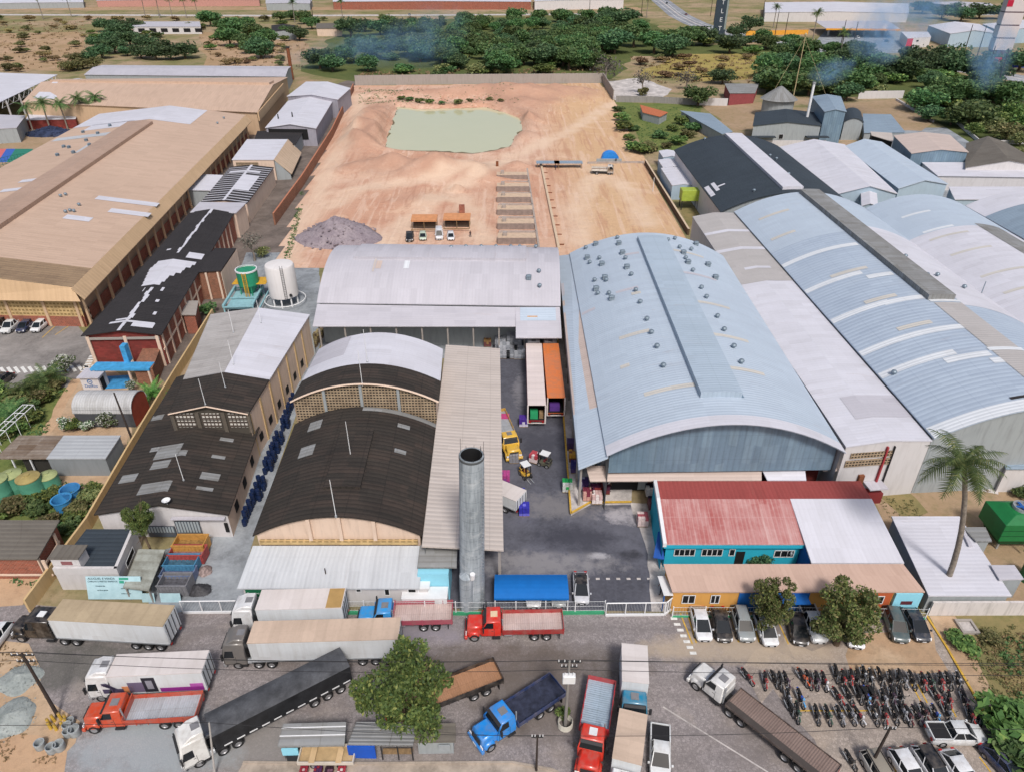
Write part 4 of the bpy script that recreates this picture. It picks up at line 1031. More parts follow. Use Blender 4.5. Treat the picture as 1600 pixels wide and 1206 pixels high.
# right yard
root, RW, rm = building('shed', 'flat white-roofed shed in the dirt yard, crossed by the trunk of the tall palm', 'shed', [(1451, 930), (1581, 930), (1499, 806), (1393, 806)], 2.7, 0, 'flat', R_WHITE, W_GREY, .2)
finish_roof(root, rm)
ex = MB(); Roof(P(1514, 852, 3), P(1520, 852, 3), P(1507, 826, 3), P(1502, 826, 3), 0, 'flat').patch(ex, R_LAV); addpart(root, ex, 'gutter')
root, _, rm = building('shed', 'small grey corrugated shelter left of the green cooling tower', 'shed', [(1525, 845), (1550, 845), (1540, 823), (1504, 823)], 3, .2, 'flat', R_GREYF, W_GREY, .2); finish_roof(root, rm)
root, _, rm = building('shed', 'small boxy shed with a white sheet roof below the green cooling tower', 'shed', [(1562, 905), (1600, 904), (1585, 882), (1548, 882)], 3, 0, 'flat', R_LAV, W_GREY, .1); finish_roof(root, rm)
root, _, rm = building('shed', 'pale blue pitched shed in front of the banded vault at the right edge', 'shed', [(1572, 732), (1660, 732), (1640, 692), (1557, 692)], 4, 0, 'flat', R_GREYB, W_WHITE, .2); finish_roof(root, rm)
def wall_line(label, px, h, mat, th=.2, name='boundary_wall', cat='wall', cap=None, world=False, posts=0):
    pts = [Vector((*q, 0)) if world else P(*q) for q in px]
    root = thing(name, label, cat, tuple(pts[0])); mb = MB()
    for a, b in zip(pts, pts[1:]):
        d = (b - a).normalized(); n = Vector((-d.y, d.x, 0)) * th / 2
        mb.prism([((a - n).x, (a - n).y), ((b - n).x, (b - n).y), ((b + n).x, (b + n).y), ((a + n).x, (a + n).y)], -.3, h, mat, cap)
    addpart(root, mb, 'panel')
    if posts:
        for a, b in zip(pts, pts[1:]):
            k = max(1, int((b - a).length / posts))
            for i in range(k): p = lerp(a, b, i / k); post(root, p.x, p.y, .18, -.3, h + .12)
    return root
wall_line('stained white boundary wall along the weedy lot, right of the gatehouse', [(1449, 960), (1700, 959)], 2.0, wallm('stained_white_plaster', 'cfc9c6', '5a5650', .7), .25)
wall_line('yellow plaster boundary wall running along the long left shed down to the street', [(47, 956), (142, 826), (205, 714), (272, 600), (335, 497)], 1.9, W_YELLOW, .25)
wall_line('rust-red brick wall between the earth site and the grey sheds', [(430, 352), (474, 290), (520, 215), (553, 142)], 3.0, B_BROWN, .4, cap=plain('brick_cap', 'b5775a'))
wall_line('long grey concrete panel wall at the far end of the earth site', [(556, 134), (700, 132), (862, 131), (942, 130), (958, 158)], 4.5, CONC, .3, posts=8)
wall_line('old grey stone wall behind the orange-tiled shed', [(962, 160), (1020, 161), (1092, 165)], 2.6, wallm('old_stone', '8f8b88', '5a5550', .7), .4)
wall_line('white wall beside the little red-fronted house', [(1092, 165), (1136, 166)], 3, W_WHITE, .3)
wall_line('dark soil-stained retaining wall along the right side of the earth site', [(1008, 258), (1075, 368)], 1.6, wallm('soil_stained_wall', '5c4a3a', '3a2c22'), .5, cap=plain('pale_cap', 'c9b49a'))
wall_line('white wall behind the smoking works, in front of the trees', [(1340, 155), (1410, 154)], 3.2, W_WHITE, .3)
wall_line('low white kerb wall of the dirt yard right of the works', [(1400, 157), (1458, 192)], .8, W_WHITE, .5)
wall_line('pale wall along the main road behind the round trees', [(1545, 150), (1600, 165), (1680, 180)], 3, W_WHITE, .3)
wall_line('white wall with planting in front of the far right workshops', [(1490, 190), (1530, 225), (1640, 226)], 1.2, W_WHITE, .3)
# large tan hall on the left and its neighbours
FR, BR, BL = P(113, 450, 8), P(384, 180, 8), P(156, 178, 8)
FL = FR + (BL - BR) * 1.0
root, T1, rm = building_w('factory_hall', 'huge low-pitched tan factory hall with ochre eaves along the left edge', 'factory hall', [FL, FR, BR, BL], 3.0, 'gable', R_CREAM, W_CREAM, .6, W_CREAM, walls='BLR')
s0 = locate(T1, 297, 195)[0]; t1 = locate(T1, 297, 195)[1]
T1.patch(rm, R_WHITE, s0, .995, .0, t1, .05, skirt=False); T1.patch(rm, R_WHITE, s0 - .05, s0 + .01, .12, .4, .05, skirt=False)
for a, b in [((80, 222), (190, 205)), ((115, 240), (150, 225))]: roof_patch(T1, rm, MATS['pale_streaked_sheet'], a, b, .05)
T1.patch(rm, sheet('sooty_tan_sheet', '9c8468', '5b4a3c', .6, 1.4, .6, None, .08), 0, .06, .5, 1, .05, skirt=False)
for a, b in [((100, 340), (145, 342)), ((150, 310), (240, 328)), ((0, 300), (70, 290)), ((30, 285), (70, 282)), ((0, 318), (35, 312)), ((170, 330), (235, 336))]:
    s0, t0 = locate(T1, *a); s1, t1 = locate(T1, *b); T1.patch(rm, R_WHITE, s0 - .006, s0 + .012, min(t0, t1), max(t0, t1), .06, skirt=False)
finish_roof(root, rm)
rs = MB(); s1, t1 = locate(T1, 246, 195); s0, t0 = locate(T1, 207, 193)
T1.patch(rs, sheet('darker_tan_sheet', 'b39886', '8a7464', .35, 1.6, .3, None, .03), 0, s1, .40, .555, .9, .9); addpart(root, rs, 'ridge_monitor')
sk = MB()
a0, a1 = FR.copy(), BR.copy(); d = (a1 - a0).normalized(); n = Vector((d.y, -d.x, 0))
Roof(a0 - d * .5 + n * 1.6 + Vector((0, 0, -2.2)), a0 - d * .5, a1, a1 + n * 1.6 + Vector((0, 0, -2.2)), 0, 'flat').patch(sk, R_CREAM2, dz=.06)
fv = (FL - FR).normalized()
for t0, t1 in ((0, .5), (.5, 1)):
    u0, u1 = T1.pt(0, t0, .08), T1.pt(0, t1, .08); e = -d * 1.2 + n * 1.2 * (t1 == 1)
    sk.face([Vector((u0.x, u0.y, 5.8)) - d * 1.2, Vector((u1.x, u1.y, 5.8)) + e, u1, u0], R_CREAM2)
addpart(root, sk, 'eaves')
fw = MB(); q0, q1 = FL + d * .5, FR + d * .5; fw.face([(q0.x, q0.y, 0), (q1.x, q1.y, 0), (q1.x, q1.y, 7.6), (q0.x, q0.y, 7.6)], LATT); addpart(root, fw, 'front_wall')
wall_boxes(root, (q0.x, q0.y), (q1.x, q1.y), [('plinth', 0, (q1 - q0).length, 0, 2.0, B_RED, .1)] + [('pillar', (q1 - q0).length - x, (q1 - q0).length - x + .5, 0, 6, W_CREAM, .25) for x in (1, 7, 14, 21, 28)])
for i in range(26):
    p = lerp(a0, a1, (i + .2) / 26) + n * .5; post(root, p.x, p.y, .2, 0, 6.2, W_CREAM)
pl = MB(); k0, k1 = a0 - n * .2, a1 - n * .2; pl.face([(k0.x, k0.y, 0), (k1.x, k1.y, 0), (k1.x, k1.y, 2.4), (k0.x, k0.y, 2.4)], B_RED); addpart(root, pl, 'plinth')
add_vents(root, T1, [(90, 244), (108, 232), (115, 240), (130, 208), (135, 221), (153, 210), (172, 198), (100, 231), (140, 228)], 'louvre')
add_vents(root, T1, [(103, 333), (110, 331), (116, 332), (124, 322), (5, 318), (95, 308), (103, 306), (350, 186), (340, 194)], 'turbine')
gr = MB(); p = P(125, 502); gr.box(p.x - 2.2, p.y, 0, p.x + 2.4, p.y + .2, 3, lattice('white_block_grid', 'cfc6b8', '3a332c', 1.1, 1.1)); addpart(root, gr, 'screen')
nl, nr, fr_, fl_ = P(34, 160, 8), P(402, 176, 8), P(450, 121, 8), P(98, 124, 8)
root, T2, rm = building_w('factory_hall', 'tan factory hall lying crosswise behind the huge tan one, ochre gable end', 'factory hall', [fl_, nl, nr, fr_], 3, 'gable', R_CREAM, W_CREAM, .4, R_CREAM2)
roof_patch(T2, rm, R_WHITE, (52, 154), (95, 145), .06); roof_patch(T2, rm, R_WHITE, (80, 131), (130, 123), .06)
finish_roof(root, rm)
rs = MB(); T2.patch(rs, R_CREAM, .04, .985, .36, .5, .8, .8); addpart(root, rs, 'ridge_monitor')
c_ = (P(440, 160, 0)); wall_boxes(root, T2.pt(1, 1), T2.pt(1, 0), [('fascia', 0, 60, 5, 8, R_CREAM2, .4)])
root, T3, rm = building('warehouse', 'long pale mauve-roofed warehouse at the back, behind the tan halls', 'warehouse', [(160, 102, 7), (131, 117, 7), (446, 120, 7), (455, 104, 7)], 7, 1, 'gable', R_LAV, W_GREY, .3); finish_roof(root, rm)
root, T4, rm = building('canopy', 'big white flat canopy with an open truss edge at the far left', 'canopy', [(-120, 175, 8), (0, 160, 8), (90, 117, 8), (-60, 112, 8)], 8, 0, 'flat', R_WHITE, W_GREY, .3, walls='')
finish_roof(root, rm)
tr = MB(); a, b = T4.pt(0, 1, -.2), T4.pt(1, 1, -.2)
for i in range(24):
    p, q = lerp(a, b, i / 24), lerp(a, b, (i + 1) / 24); lo_ = Vector((0, 0, -2))
    tr.tube(p + lo_, q + lo_, .1, .1, WHITEP, 4); tr.tube(p if i % 2 else p + lo_, q + lo_ if i % 2 else q, .08, .08, WHITEP, 4)
addpart(root, tr, 'truss')
for i in range(5): p = lerp(a, b, (i + .4) / 5); post(root, p.x, p.y, .25, 0, 7.6, WHITEP)
root, _, rm = building('shed', 'small grey flat-roofed shed by the coconut palms at the left edge', 'shed', [(-60, 205, 5), (26, 200, 5), (40, 181, 5), (-40, 178, 5)], 5, 0, 'flat', R_LAV, W_GREY, .2); finish_roof(root, rm)
root, _, rm = building('shed', 'low dark-walled shelter under the coconut palms', 'shed', [(40, 188, 3.5), (118, 186, 3.5), (122, 176, 3.5), (46, 176, 3.5)], 3.5, 0, 'flat', R_WHITE, B_DKRED, .2); finish_roof(root, rm)
mb = MB()
for i, (c, x0, x1) in enumerate([('c46a6a', -20, 10), ('3a62b0', 10, 24), ('2f7a68', 24, 52)]):
    mb.face([P(x0 - 14, 254, .03), P(x1 - 14, 254, .03), P(x1, 233, .03), P(x0, 233, .03)], plain('court_' + c, c, .8))
structure('sports_court_path', mb, merge=False)
mb = MB(); a, b = P(-20, 268), P(42, 255)
for i in range(13):
    p = lerp(a, b, i / 12); mb.tube(p, p + Vector((0, 0, 3)), .06, .06, plain('green_iron', '2a6a5c'), 4)
for z in (1, 2, 3): mb.tube(a + Vector((0, 0, z)), b + Vector((0, 0, z)), .06, .06, MATS['green_iron'], 4)
o = mb.build('court_fence'); tag(o, 'green railing along the colourful sports court at the left edge', 'fence')
def gshed(label, px, z, rise, rmat, wmat, shape='gable', cat='shed', name='shed', over=.3, gm=None, extra=None):
    root, r, rm = building(name, label, cat, px, z, rise, shape, rmat, wmat, over, gm)
    if extra: extra(root, r, rm)
    finish_roof(root, rm); return root, r
W_TIN = wallm('streaky_tin', '9a98a2', '5e5c64', .7)
root, r = gshed('white open-gabled tin shed with two flues, by the brick wall', [(414, 200), (494, 201), (523, 153), (450, 158)], 6, 1.3, R_WHITE, W_TIN)
for px, py in [(435, 186), (457, 183)]: s_, t_ = locate(r, px, py); add_mast(root, r.pt(s_, t_), 1.6, 'flue', .3, CHASSIS)
wall_boxes(root, r.pt(.005, 0), r.pt(.005, 1), [('opening', 1, 14.5, 2.2, 5.6, DARK, .08)])
gshed('white gabled tin shed farthest along the brick wall', [(448, 151), (528, 156), (548, 138), (478, 128)], 7, 1.3, R_WHITE, W_TIN)
root, r = gshed('dark flat shelter in front of the open-gabled tin shed', [(394, 229), (462, 226), (474, 206), (402, 205)], 4.5, 0, R_DARK2, W_GREY, 'flat')
root, r, rm = building('shed', 'white-roofed shed with a steep beige right slope and a pierced screen front', 'shed', [(362, 250, 6), (428, 250, 6), (450, 218, 6), (386, 218, 6)], 6, 0, 'flat', R_WHITE, W_BEIGE, .15)
Roof(r.pt(0, 1, .05), r.pt(0, 1, .05) + Vector((4.2, 1, -4.5)), r.pt(1, 1, .05) + Vector((3.4, 1, -4.5)), r.pt(1, 1, .05), 0, 'flat').patch(rm, sheet('peach_sheet', 'cdb59b', '9c846c', .4, 3, .4)); finish_roof(root, rm)
wall_boxes(root, r.pt(.005, 0), r.pt(.005, 1), [('screen', 1, 7.5, 3.8, 5.2, LAT, .06)])
gw = MB(); p = r.pt(0, 1); gw.face([(p.x, p.y + .2, 0), (p.x + 4, p.y + .8, 0), (p.x + 3.9, p.y + .8, 1.5), (p.x, p.y + .2, 5.8)], W_GREY); addpart(root, gw, 'gable')
root, r, rm = building('shed', 'dark striped roof of black and white sheets with a square white patch', 'shed', [(314, 316), (386, 318), (428, 262), (360, 261)], 5, .6, 'gable', R_DARK2, W_BEIGE, .2)
for i in range(16): s_ = .02 + i * .061; r.patch(rm, R_WHITE, s_, s_ + .014, 0, 1, .03, skirt=False)
r.patch(rm, R_WHITE, 0, 1, .47, .53, .05, skirt=False); roof_patch(r, rm, R_WHITE, (364, 296), (406, 276), .07); r.patch(rm, R_WHITE, .78, .84, .1, .8, .07, skirt=False)
finish_roof(root, rm)
gshed('white lean-to canopy with scalloped edge between the tan hall and the striped roof', [(286, 297), (334, 298), (350, 274), (300, 272)], 4.5, .3, R_WHITE, W_GREY, 'flat')
gshed('cream flat-roofed block between the striped roof and the long dark roof', [(297, 332), (369, 333), (385, 317), (312, 316)], 6.2, 0, R_LAV, W_BEIGE, 'flat')
FL, FR, BR, BL = P(126, 525, 6), P(252, 523, 6), P(366, 333, 6), P(297, 332, 6)
root, r, rm = building_w('factory_shed', 'brick shed under a long black roof daubed with a white ridge line', 'factory shed', [FL, FR, BR, BL], .9, 'gable', R_DARK2, B_RED, .5, B_DKRED)
rr = random.Random(4)
for i in range(40):
    s0 = i / 40; w_ = .05 + rr.uniform(-.015, .02); c_ = .5 + rr.uniform(-.02, .02)
    if .25 < s0 < .53: continue
    r.patch(rm, R_WHITE, s0, s0 + .0252, c_ - w_ / 2, c_ + w_ / 2, .03, skirt=False)
pxs = [(225, 445), (230, 415), (240, 408), (300, 406), (295, 420), (280, 432), (262, 445)]
pts = [r.pt(*locate(r, *q), .05) for q in pxs]
for i in range(8):
    s0 = lerp(locate(r, 240, 445)[0], locate(r, 260, 407)[0], i / 8); s1 = s0 + (locate(r, 260, 407)[0] - locate(r, 240, 445)[0]) / 8
    r.patch(rm, R_WHITE, s0, s1 + .001, .2 + .02 * abs(i - 5), .58 + .05 * i - rr.uniform(0, .06), .05, skirt=False)
for a, b in [((180, 502), (205, 497)), ((170, 507), (242, 505)), ((204, 510), (243, 506)), ((290, 403), (320, 398)), ((260, 392), (268, 389)), ((222, 456), (228, 450)), ((250, 455), (258, 450)), ((238, 492), (246, 488)), ((242, 472), (250, 469))]:
    roof_patch(r, rm, R_WHITE, a, b, .06)
finish_roof(root, rm)
a, b = r.pt(.004, 0), r.pt(.004, 1)
wall_boxes(root, a, b, [('pillar', .6 + k, 1.1 + k, 0, 5.7, W_BEIGE, .15) for k in (0, 6, 11.2)] + [('band', .5, 12.4, 5.1, 5.5, CONC, .12)])
a, b = r.pt(0, .965), r.pt(1, .965)
wall_boxes(root, a, b, [('pillar', 1 + k * 3.6, 1.5 + k * 3.6, 0, 5.6, W_BEIGE, .15) for k in range(16)] + [('band', .5, 40, 2.8, 3.1, W_BEIGE, .1)])
root, r = gshed('brick wing with a black roof and white streaks beside the bare tree', [(297, 426), (345, 423), (369, 388), (336, 388)], 6, 0, R_DARK2, B_BROWN, 'flat')
wall_boxes(root, r.pt(.004, 0), r.pt(.004, 1), [('pillar', k, k + .35, 0, 5.7, W_BEIGE, .1) for k in (.4, 2.6, 4.8)]);
wall_boxes(root, r.pt(0, .99), r.pt(1, .99), [('wall_panel', 0, 12, 0, 5.6, W_BEIGE, .05)])
root, r = gshed('little concrete-roofed brick lean-to on the right flank of the long black roof', [(283, 492), (306, 492), (310, 470), (290, 470)], 4, 0, CONC, B_RED, 'flat')
root, r = gshed('roofless brick annex with bare pillars by the bright green shrub', [(208, 575), (238, 575), (252, 540), (225, 540)], 3.2, 0, B_BROWN, B_BROWN, 'flat', over=.05)
p, q = P(140, 577, 3.2), P(235, 574, 3.2)
root = thing('porch', 'bright blue concrete porch roof in front of the maroon block wall', 'porch', (p.x, p.y, 0))
mb = MB(); mb.box(0, 0, 2.9, q.x - p.x, 2.2, 3.25, plain('blue_painted_concrete', '4497c8', .7, .25)); mb.build('roof', root)
for x in (.3, 5.8, q.x - p.x - .4): mb = MB(); mb.box(x, .1, 0, x + .3, .4, 2.9, W_BEIGE); mb.build('post', root)
mb = MB(); mb.box(4.6, 2, 3.2, 5.4, 3.2, 6.2, MATS['blue_painted_concrete']); mb.build('pillar', root)
area('path', [(164, 608), (210, 606), (206, 586), (166, 588)], .03, plain('blue_painted_floor', '3f8dbf', .6, .3))
p = P(132, 612, 0); q = P(160, 612, 0)
root = thing('kiosk', 'small white pump room with a round blue emblem and lettering on its front', 'kiosk', tuple(p))
mb = MB(); L_ = q.x - p.x; mb.box(0, 0, 0, L_, 2.4, 2.6, W_WHITE); mb.build('wall', root)
mb = MB(); mb.box(-.3, -.3, 2.6, L_ + .3, 2.7, 2.75, R_LAV); mb.build('roof', root)
SB = plain('sign_blue', '1b5f9c', .5)
mb = MB(); c0 = (L_ / 2, 1.85)
for i in range(20):
    a0, a1 = i / 20 * 6.2832, (i + 1) / 20 * 6.2832
    f = lambda r_, a_: Vector((c0[0] + r_ * math.cos(a_), -.03, c0[1] + r_ * math.sin(a_)))
    mb.face([f(.42, a0), f(.42, a1), f(.3, a1), f(.3, a0)], SB)
mb.box(c0[0] - .18, -.03, c0[1] - .05, c0[0] + .18, -.01, c0[1] + .05, SB); mb.build('emblem', root)
lettering(root, 'DelRio', .72, SB, (L_ / 2, -.03, 1.05))
mb = MB(); mb.box(L_ + .002, .4, 0, L_ + .04, 1.5, 2.1, DARK); mb.build('door', root)
n0, n1 = P(113, 645, 2.6), P(206, 645, 2.6); n1.y = n0.y; dv = Vector((.2, 4.6, 0))
root, r, rm = building_w('shed', 'barrel-roofed white metal shed with a rounded red end wall, between flowering shrubs', 'shed', [n0 + dv, n0, n1, n1 + dv], 2.0, 'barrel', sheet('rusty_white_sheet', 'b8b9ba', '77736d', .6, .6, .8), plain('dark_slate_wall', '4a4c50', .9), .1, plain('red_oxide', '8d4232', .8)); finish_roof(root, rm)
n0, n1 = P(72, 716, 3), P(167, 713, 3); n1.y = n0.y
root, r, rm = building_w('shed', 'pale galvanised shed with a rotted timber-sheeted left half above the green tanks', 'shed', [n0, n1, n1 + Vector((0, 4.6, .4)), n0 + Vector((0, 4.6, .4))], 0, 'flat', sheet('galvanised_sheet', 'a9adb0', '85868a', .4, 1.1, .4), wallm('galvanised_wall', '84898c', '5d6062', .5), .1)
k0 = P(-10, 718, 3); Roof(Vector((k0.x, n0.y, 3)), Vector((n0.x, n0.y, 3)), n0 + Vector((0, 4.6, .4)), Vector((k0.x + .6, n0.y + 4.6, 3.4)), 0, 'flat').patch(rm, sheet('rotted_sheet', '8c8278', '5b4836', .9, 1, .9, '5e4a3a', .3, .85)); finish_roof(root, rm)
for x in (k0.x + 2, k0.x + 4.4): post(root, x, n0.y + .2, .08, 0, 2.9, WHITEP)
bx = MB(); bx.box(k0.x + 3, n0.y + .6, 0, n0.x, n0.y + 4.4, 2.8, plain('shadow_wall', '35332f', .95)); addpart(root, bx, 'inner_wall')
def frame_thing(label, px, h, name='pergola', cat='pergola', n=5):
    a, b = P(*px[0]), P(*px[1]); root = thing(name, label, cat, tuple(a)); d = (b - a); nn = Vector((-d.y, d.x, 0)).normalized() * 1.6
    for i in range(n):
        p = lerp(a, b, i / (n - 1)); mb = MB()
        for o_ in (Vector((0, 0, 0)), nn): mb.tube(p + o_, p + o_ + Vector((0, 0, h)), .05, .05, WHITEP, 5)
        mb.tube(p + Vector((0, 0, h)), p + nn + Vector((0, 0, h)), .05, .05, WHITEP, 5); addpart(root, mb, 'hoop')
    for o_ in (Vector((0, 0, h)), nn + Vector((0, 0, h)), nn * .5 + Vector((0, 0, h))): mb = MB(); mb.tube(a + o_, b + o_, .06, .06, WHITEP, 5); addpart(root, mb, 'rail')
frame_thing('cream pipe pergola frame over the green bank', [(4, 710), (62, 655)], 2.6)
n0, n1 = P(0 - 40, 873, 3.4), P(58, 873, 3.4); n1.y = n0.y
root, r, rm = building_w('house', 'brick house with a mouldy grey flat sheet roof in the bottom left corner lot', 'house', [n0, n1, Vector((P(95, 816, 3.4).x, P(95, 816, 3.4).y, 3.8)), Vector((P(-30, 816, 3.4).x, P(95, 816, 3.4).y, 3.8))], 0, 'flat', R_BROWN, B_RED, .35); finish_roof(root, rm)
a, b = r.pt(0, .98), r.pt(1, .98); wall_boxes(root, a, b, [('band', .2, 4.5, 1.5, 1.8, W_BEIGE, .06), ('pillar', .1, .5, 0, 3.1, W_BEIGE, .08), ('pillar', 3.9, 4.3, 0, 3.2, W_BEIGE, .08)])
a, b = r.pt(.02, 0), r.pt(.02, 1); wall_boxes(root, a, b, [('band', .2, 7.8, .7, .95, W_BEIGE, .06), ('pillar', 7.2, 7.6, 0, 3.1, W_BEIGE, .08)])
n0, n1 = P(84, 892, 2.9), P(186, 888, 2.9); n1.y = n0.y; f0, f1 = P(135, 826, 2.9), P(213, 824, 2.9); f1.y = f0.y
root, r, rm = building_w('house', 'low white house with a near-black flat roof and white parapets, beside the dumpsters', 'house', [n0, n1, f1, f0], 0, 'flat', R_BLACKB, W_WHITE, .02); finish_roof(root, rm)
pp = MB()
for a, b in ((n0, n1), (n1, f1)):
    d = (b - a).normalized(); n = Vector((d.y, -d.x, 0)); pp.prism([(x.x, x.y) for x in (a - n * .3, a + n * .03, b + n * .03, b - n * .3)][::-1], 2.4, 3.35, W_WHITE)
addpart(root, pp, 'parapet')
wall_boxes(root, n0, n1, [('door', 3.5, 6.3, 0, 1.5, DARK, .05)]); wall_boxes(root, n1, f1, [('window', 2, 4.5, 1.3, 2.1, DARK, .05, 1)])
p = P(80, 893, 3.0); root = thing('tank_house', 'small white roof box with a grey lid on the near-black flat roof', 'roof box', (p.x, p.y + .6, 2.95))
mb = MB(); mb.box(0, 0, -2.9, 3.0, 1.6, 1.5, W_WHITE); mb.build('wall', root); mb = MB(); mb.box(-.15, -.2, 1.5, 3.2, 1.9, 1.62, R_BROWN); mb.build('roof', root)
mb = MB(); mb.box(1.0, -.03, .5, 2.2, .0, 1.0, plain('faded_maroon', '8a5a5c')); mb.build('vent', root)
n0, n1 = P(190, 918, 2.3), P(228, 918, 2.3); root, r, rm = building('shelter', 'low flat cement-sheet roof strewn with twigs, between the white house and the dumpsters', 'shelter', [(192, 917, 2.2), (232, 922, 2.2), (258, 858, 2.2), (216, 857, 2.2)], 2.2, 0, 'flat', sheet('twiggy_cement_sheet', 'a3a79f', '57503f', .7, 2, .3, None, .5, .8), W_GREY, .1, walls='B'); finish_roof(root, rm)
for s_, t_ in ((.05, .05), (.05, .95), (.95, .95)): p = r.pt(s_, t_); post(root, p.x, p.y, .07, 0, 2.1)
SIGNP = NT('pale_painted_panel'); uv = SIGNP.coord('Object')
k = SIGNP.mix(SIGNP.ramp(SIGNP.noise(uv, 1.2, 6, .7), .4, .7, 0, .5), hexc('b5d3da'), hexc('8ab0ba')); SIGNP.out(k, .6)
a, b = P(141, 935, 0), P(222, 941, 0); root = thing('billboard', 'weathered pale blue painted panel with dark lettering rows and a green mark, by the fence', 'billboard', (a.x, a.y - .2, .2))
L_ = (b - a).length; tilt = thing('tmp', '', '') if False else None
mb = MB(); lean = Matrix.Rotation(R(-20), 4, 'X')
mb.box(0, -.06, 0, L_, 0, 2.7, MATS['pale_painted_panel'], lean); mb.build('board', root)
TXT = plain('faded_letter_blue', '35525e', .7); TG = plain('mark_green', '3a9a80', .7)
for i, (tx, sz, x, z) in enumerate([('ALUGUEL E VENDA', .34, 1.7, 2.45), ('CARGAS E FRETES RAPIDOS', .26, 1.8, 2.12), ('transportes', .22, 1.5, 1.6), ('servicos gerais', .2, 1.7, 1.1), ('atendimento', .2, 4.2, 1.3), ('todos os dias', .2, 4.2, .7)]):
    lettering(root, tx, sz, TXT, lean @ Vector((x, -.085, z)), (R(90 - 20), 0, 0))
mb = MB()
for x0, z0_, x1, z1 in [(3.6, 2.3, 4.6, 2.55), (3.6, 1.9, 4.1, 2.2), (4.2, 1.9, 4.6, 2.1)]: mb.box(x0, -.085, z0_, x1, -.062, z1, TG, lean)
mb.build('mark', root)
for i, x in enumerate((223, 252)):
    a = P(x, 940); w_ = 1.4 if i == 0 else 2.2; root = thing('panel', ['small', 'wider'][i] + ' pale blue leaning panel by the fence, right of the big lettered billboard', 'panel', tuple(a))
    mb = MB(); mb.box(0, -.05, 0, w_, 0, 1.15, MATS['pale_painted_panel'], Matrix.Rotation(R(-12), 4, 'X')); mb.build('board', root)
    mb = MB(); mb.box(w_ / 2 - .04, .02, 0, w_ / 2 + .04, .5, .06, STEEL); mb.build('foot', root)
# right background workshops
gshed('pale gabled workshop with a lower front bay, directly right of the black-roofed hall', [(1310, 303), (1403, 303), (1320, 226), (1218, 230)], 6, 2.0, R_WHITE, W_PB, cat='workshop', name='workshop', gm=W_PB)
gshed('pale blue gabled workshop, second to the right of the black-roofed hall', [(1404, 295), (1482, 288), (1378, 222), (1318, 229)], 6, 1.6, R_BLUE, W_PB, cat='workshop', name='workshop', gm=W_PB)
gshed('boxy workshop with a beige roof and blue tin sides', [(1424, 240), (1514, 238), (1484, 211), (1396, 212)], 7, 1.0, R_TAN, G_BLUE, 'gable', cat='workshop', name='workshop')
gshed('grey-roofed gabled workshop at the far right beyond the boxy one', [(1508, 262), (1640, 262), (1570, 222), (1510, 224)], 5, 2.0, R_BROWN, W_WHITE, cat='workshop', name='workshop')
root, r = gshed('long low white-roofed block with planted doorways at the right edge', [(1465, 275), (1680, 278), (1650, 254), (1440, 254)], 4.2, 0, R_WHITE, W_WHITE, 'flat', cat='workshop', name='workshop')
wall_boxes(root, r.pt(.03, 0), r.pt(.03, 1), [('door', 3 + k * 6, 5 + k * 6, 0, 2.8, DARK, .06) for k in range(5)])
gshed('flat white roof in the lower right workshop court', [(1492, 312), (1700, 312), (1690, 292), (1482, 292)], 4, 0, R_WHITE, W_PB, 'flat', cat='workshop', name='workshop')
gshed('tiny white gabled porch between the vaults', [(1346, 322), (1372, 322), (1370, 300), (1345, 300)], 6, .6, R_WHITE, W_PB, cat='porch', name='porch')
root, r = gshed('charcoal-roofed works with a white base wall and a thin smoking stack', [(1176, 197), (1284, 197), (1274, 176), (1180, 176)], 7, 1.2, R_BLACKB, W_GREY, 'gable', cat='works', name='works')
wall_boxes(root, r.pt(.006, 0), r.pt(.006, 1), [('plinth', .3, 26, 0, 2.2, W_WHITE, .1), ('awning', 0, 8, 3.4, 3.7, R_BLACKB, 2), ('window', 9.5, 11, 2.6, 4.2, DARK, .06, 1), ('awning', 18.5, 26, 3.4, 3.7, R_BLACKB, 2)])
root, r = gshed('tall grey tin-clad block of the smoking works', [(1288, 175), (1323, 175), (1314, 151), (1268, 151)], 11, .8, R_GREYB, G_BLUE, 'gable', cat='works', name='works')
root, r = gshed('arched dark-roofed annex of the smoking works', [(1318, 192), (1350, 192), (1345, 175), (1316, 175)], 6, 1.5, R_BLACKB, W_GREY, 'arch', cat='works', name='works')
gshed('blue-grey flat sheds right of the smoking works', [(1350, 208), (1415, 207), (1392, 179), (1348, 178)], 3.5, 0, R_GREYB, W_GREY, 'flat', cat='works', name='works')
gshed('dark open-fronted lean-to behind the beige boxy workshop', [(1362, 212), (1396, 222), (1394, 208), (1360, 206)], 5, 0, R_BEIGE, DARK, 'flat', cat='works', name='works')
p = P(1212, 182); root = thing('silo', 'grey cone-roofed silo of the smoking works', 'silo', (p.x, p.y, 0))
mb = MB(); mb.lathe([(6, 0), (6, 7)], W_GREY, 20); mb.build('wall', root); mb = MB(); mb.lathe([(7.2, 6.6), (1, 11), (0, 11.4)], R_GREYF, 20); mb.build('roof', root)
p = P(1254, 217); root = thing('smokestack', 'thin white steel smokestack giving off blue smoke', 'chimney', (p.x, p.y, 0))
mb = MB(); mb.tube((0, 0, 0), (0, 0, 18.5), .5, .42, WHITEP, 10); mb.build('shaft', root); mb = MB(); mb.tube((0, 0, 18.2), (0, 0, 18.8), .55, .55, STEEL, 10); mb.build('collar', root)
p = P(1237, 165); root = thing('lattice_mast', 'slim pale mast steadied by two long stays behind the works', 'mast', (p.x, p.y, 0))
mb = MB(); mb.tube((0, 0, 0), (0, 0, 27), .22, .14, plain('pale_timber', 'b5a580'), 6); mb.build('pole', root)
